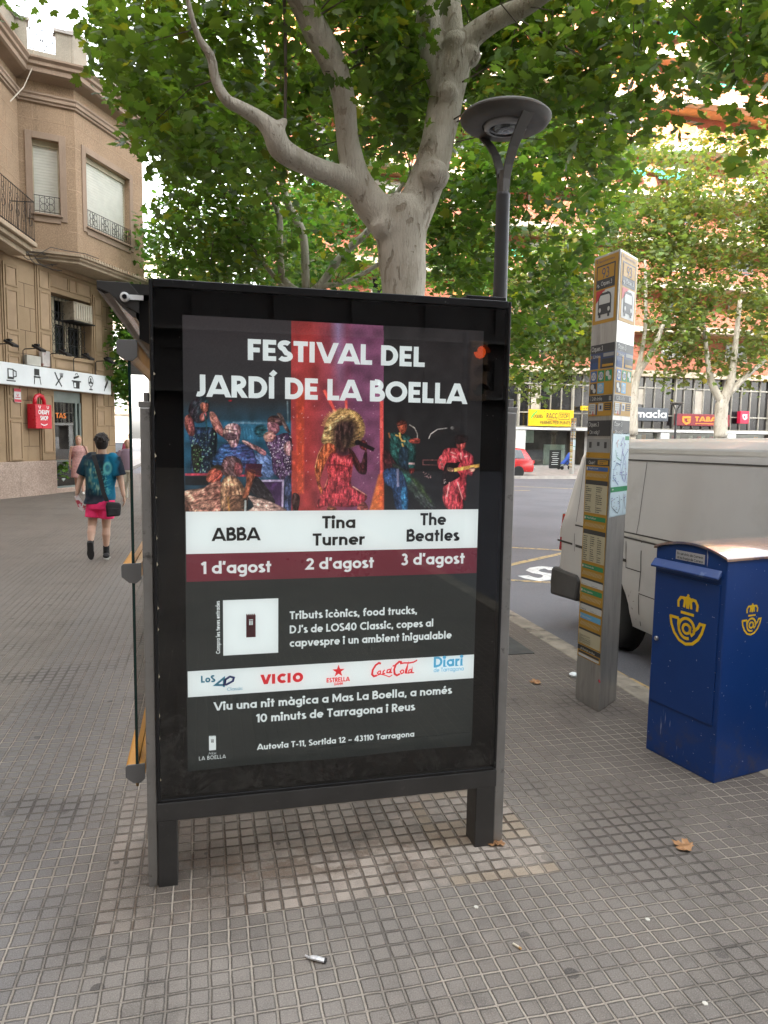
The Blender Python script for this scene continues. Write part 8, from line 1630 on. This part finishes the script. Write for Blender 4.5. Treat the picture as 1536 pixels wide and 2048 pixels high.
# older man in a mauve polo shirt
t, q, r_, f_w, s = front_person('older balding man in a mauve polo shirt and cream trousers beside the glass', 257, 19.0, 878.5, 1001, dict(skin=SK1, shoe=mk('tan shoe', (.30, .18, .11), .6), wide=1.08))
m = MB(); m.loft([(q(0, 0, .86), .205 * s, .145 * s, r_, f_w), (q(0, 0, 1.0), .198 * s, .148 * s, r_, f_w), (q(0, 0, 1.27), .205 * s, .14 * s, r_, f_w), (q(0, 0, 1.40), .20 * s, .115 * s, r_, f_w), (q(0, 0, 1.455), .085 * s, .08 * s, r_, f_w)], 20)
for sg in (-1, 1): m.tube([q(sg * .16, 0, 1.39), q(sg * .205, 0, 1.32), q(sg * .245, .0, 1.15)], [.075 * s, .075 * s, .072 * s], 14)
m.build('polo_shirt', mk('mauve knit', (.22, .15, .19), .9, var=.08, bump=.3, bscale=30), t, remesh=.011, relax=2)
m = MB(); m.loft([(q(0, 0, .97), .185 * s, .13 * s, r_, f_w), (q(0, 0, .80), .185 * s, .135 * s, r_, f_w)], 18)
for sg, sw in ((-1, .05), (1, -.04)): m.tube([q(sg * .09, 0, .88), q(sg * .09, .03 + sw * 1.2, .48), q(sg * .09, sw * 3.0, .07)], [.105 * s, .085 * s, .075 * s], 14)
m.build('trousers', mk('cream trousers', (.50, .46, .37), .85, var=.08, bump=.3, bscale=20, bdist=.01), t, remesh=.011, relax=2)
m = MB(); c = q(0, 0, 1.61)
for sg in (-1, 1): m.capsule(c + r_ * sg * .068 * s + UP * .03 * s - f_w * .03 * s, .022 * s, c + r_ * sg * .06 * s - f_w * .07 * s - UP * .02 * s, .028 * s, 8)
m.capsule(c - f_w * .075 * s + UP * .02 * s, .04 * s, c - f_w * .06 * s - UP * .05 * s, .04 * s, 10); m.build('hair', mk('grey hair', (.30, .28, .26), .7), t, remesh=.009, relax=1)
# someone in a pink top behind him
t, q, r_, f_w, s = front_person('person in a pink top mostly hidden behind the older man', 263, 27.0, 868, 960, dict(skin=skin_mat('brown skin', (.32, .18, .12)), shoe=M_SHOE))
m = MB(); m.loft([(q(0, 0, .86), .21 * s, .15 * s, r_, f_w), (q(0, 0, 1.27), .225 * s, .15 * s, r_, f_w), (q(0, 0, 1.40), .22 * s, .12 * s, r_, f_w), (q(0, 0, 1.45), .085 * s, .08 * s, r_, f_w)], 18)
for sg in (-1, 1): m.tube([q(sg * .17, 0, 1.38), q(sg * .215, 0, 1.30), q(sg * .25, 0, 1.12)], [.075 * s, .075 * s, .07 * s], 12)
m.build('top', mk('pink cotton', (.62, .10, .22), .85), t, remesh=.013, relax=2)
m = MB(); m.loft([(q(0, 0, .97), .18 * s, .13 * s, r_, f_w), (q(0, 0, .80), .18 * s, .135 * s, r_, f_w)], 16)
for sg, sw in ((-1, .05), (1, -.04)): m.tube([q(sg * .09, 0, .88), q(sg * .09, .03 + sw * 1.2, .48), q(sg * .09, sw * 3.0, .07)], [.10 * s, .08 * s, .07 * s], 12)
m.build('trousers', mk('dark trousers', (.04, .04, .05), .85), t, remesh=.013, relax=2)
m = MB(); c = q(0, -.01, 1.63); m.loft([(c - UP * .08 * s - f_w * .03 * s, .075 * s, .06 * s, r_, f_w), (c - f_w * .02 * s, .086 * s, .09 * s, r_, f_w), (c + UP * .08 * s, .075 * s, .09 * s, r_, f_w), (c + UP * .115 * s, .03 * s, .04 * s, r_, f_w)], 12); m.build('hair', bpy.data.materials['dark brown hair'], t, remesh=.011, relax=1)
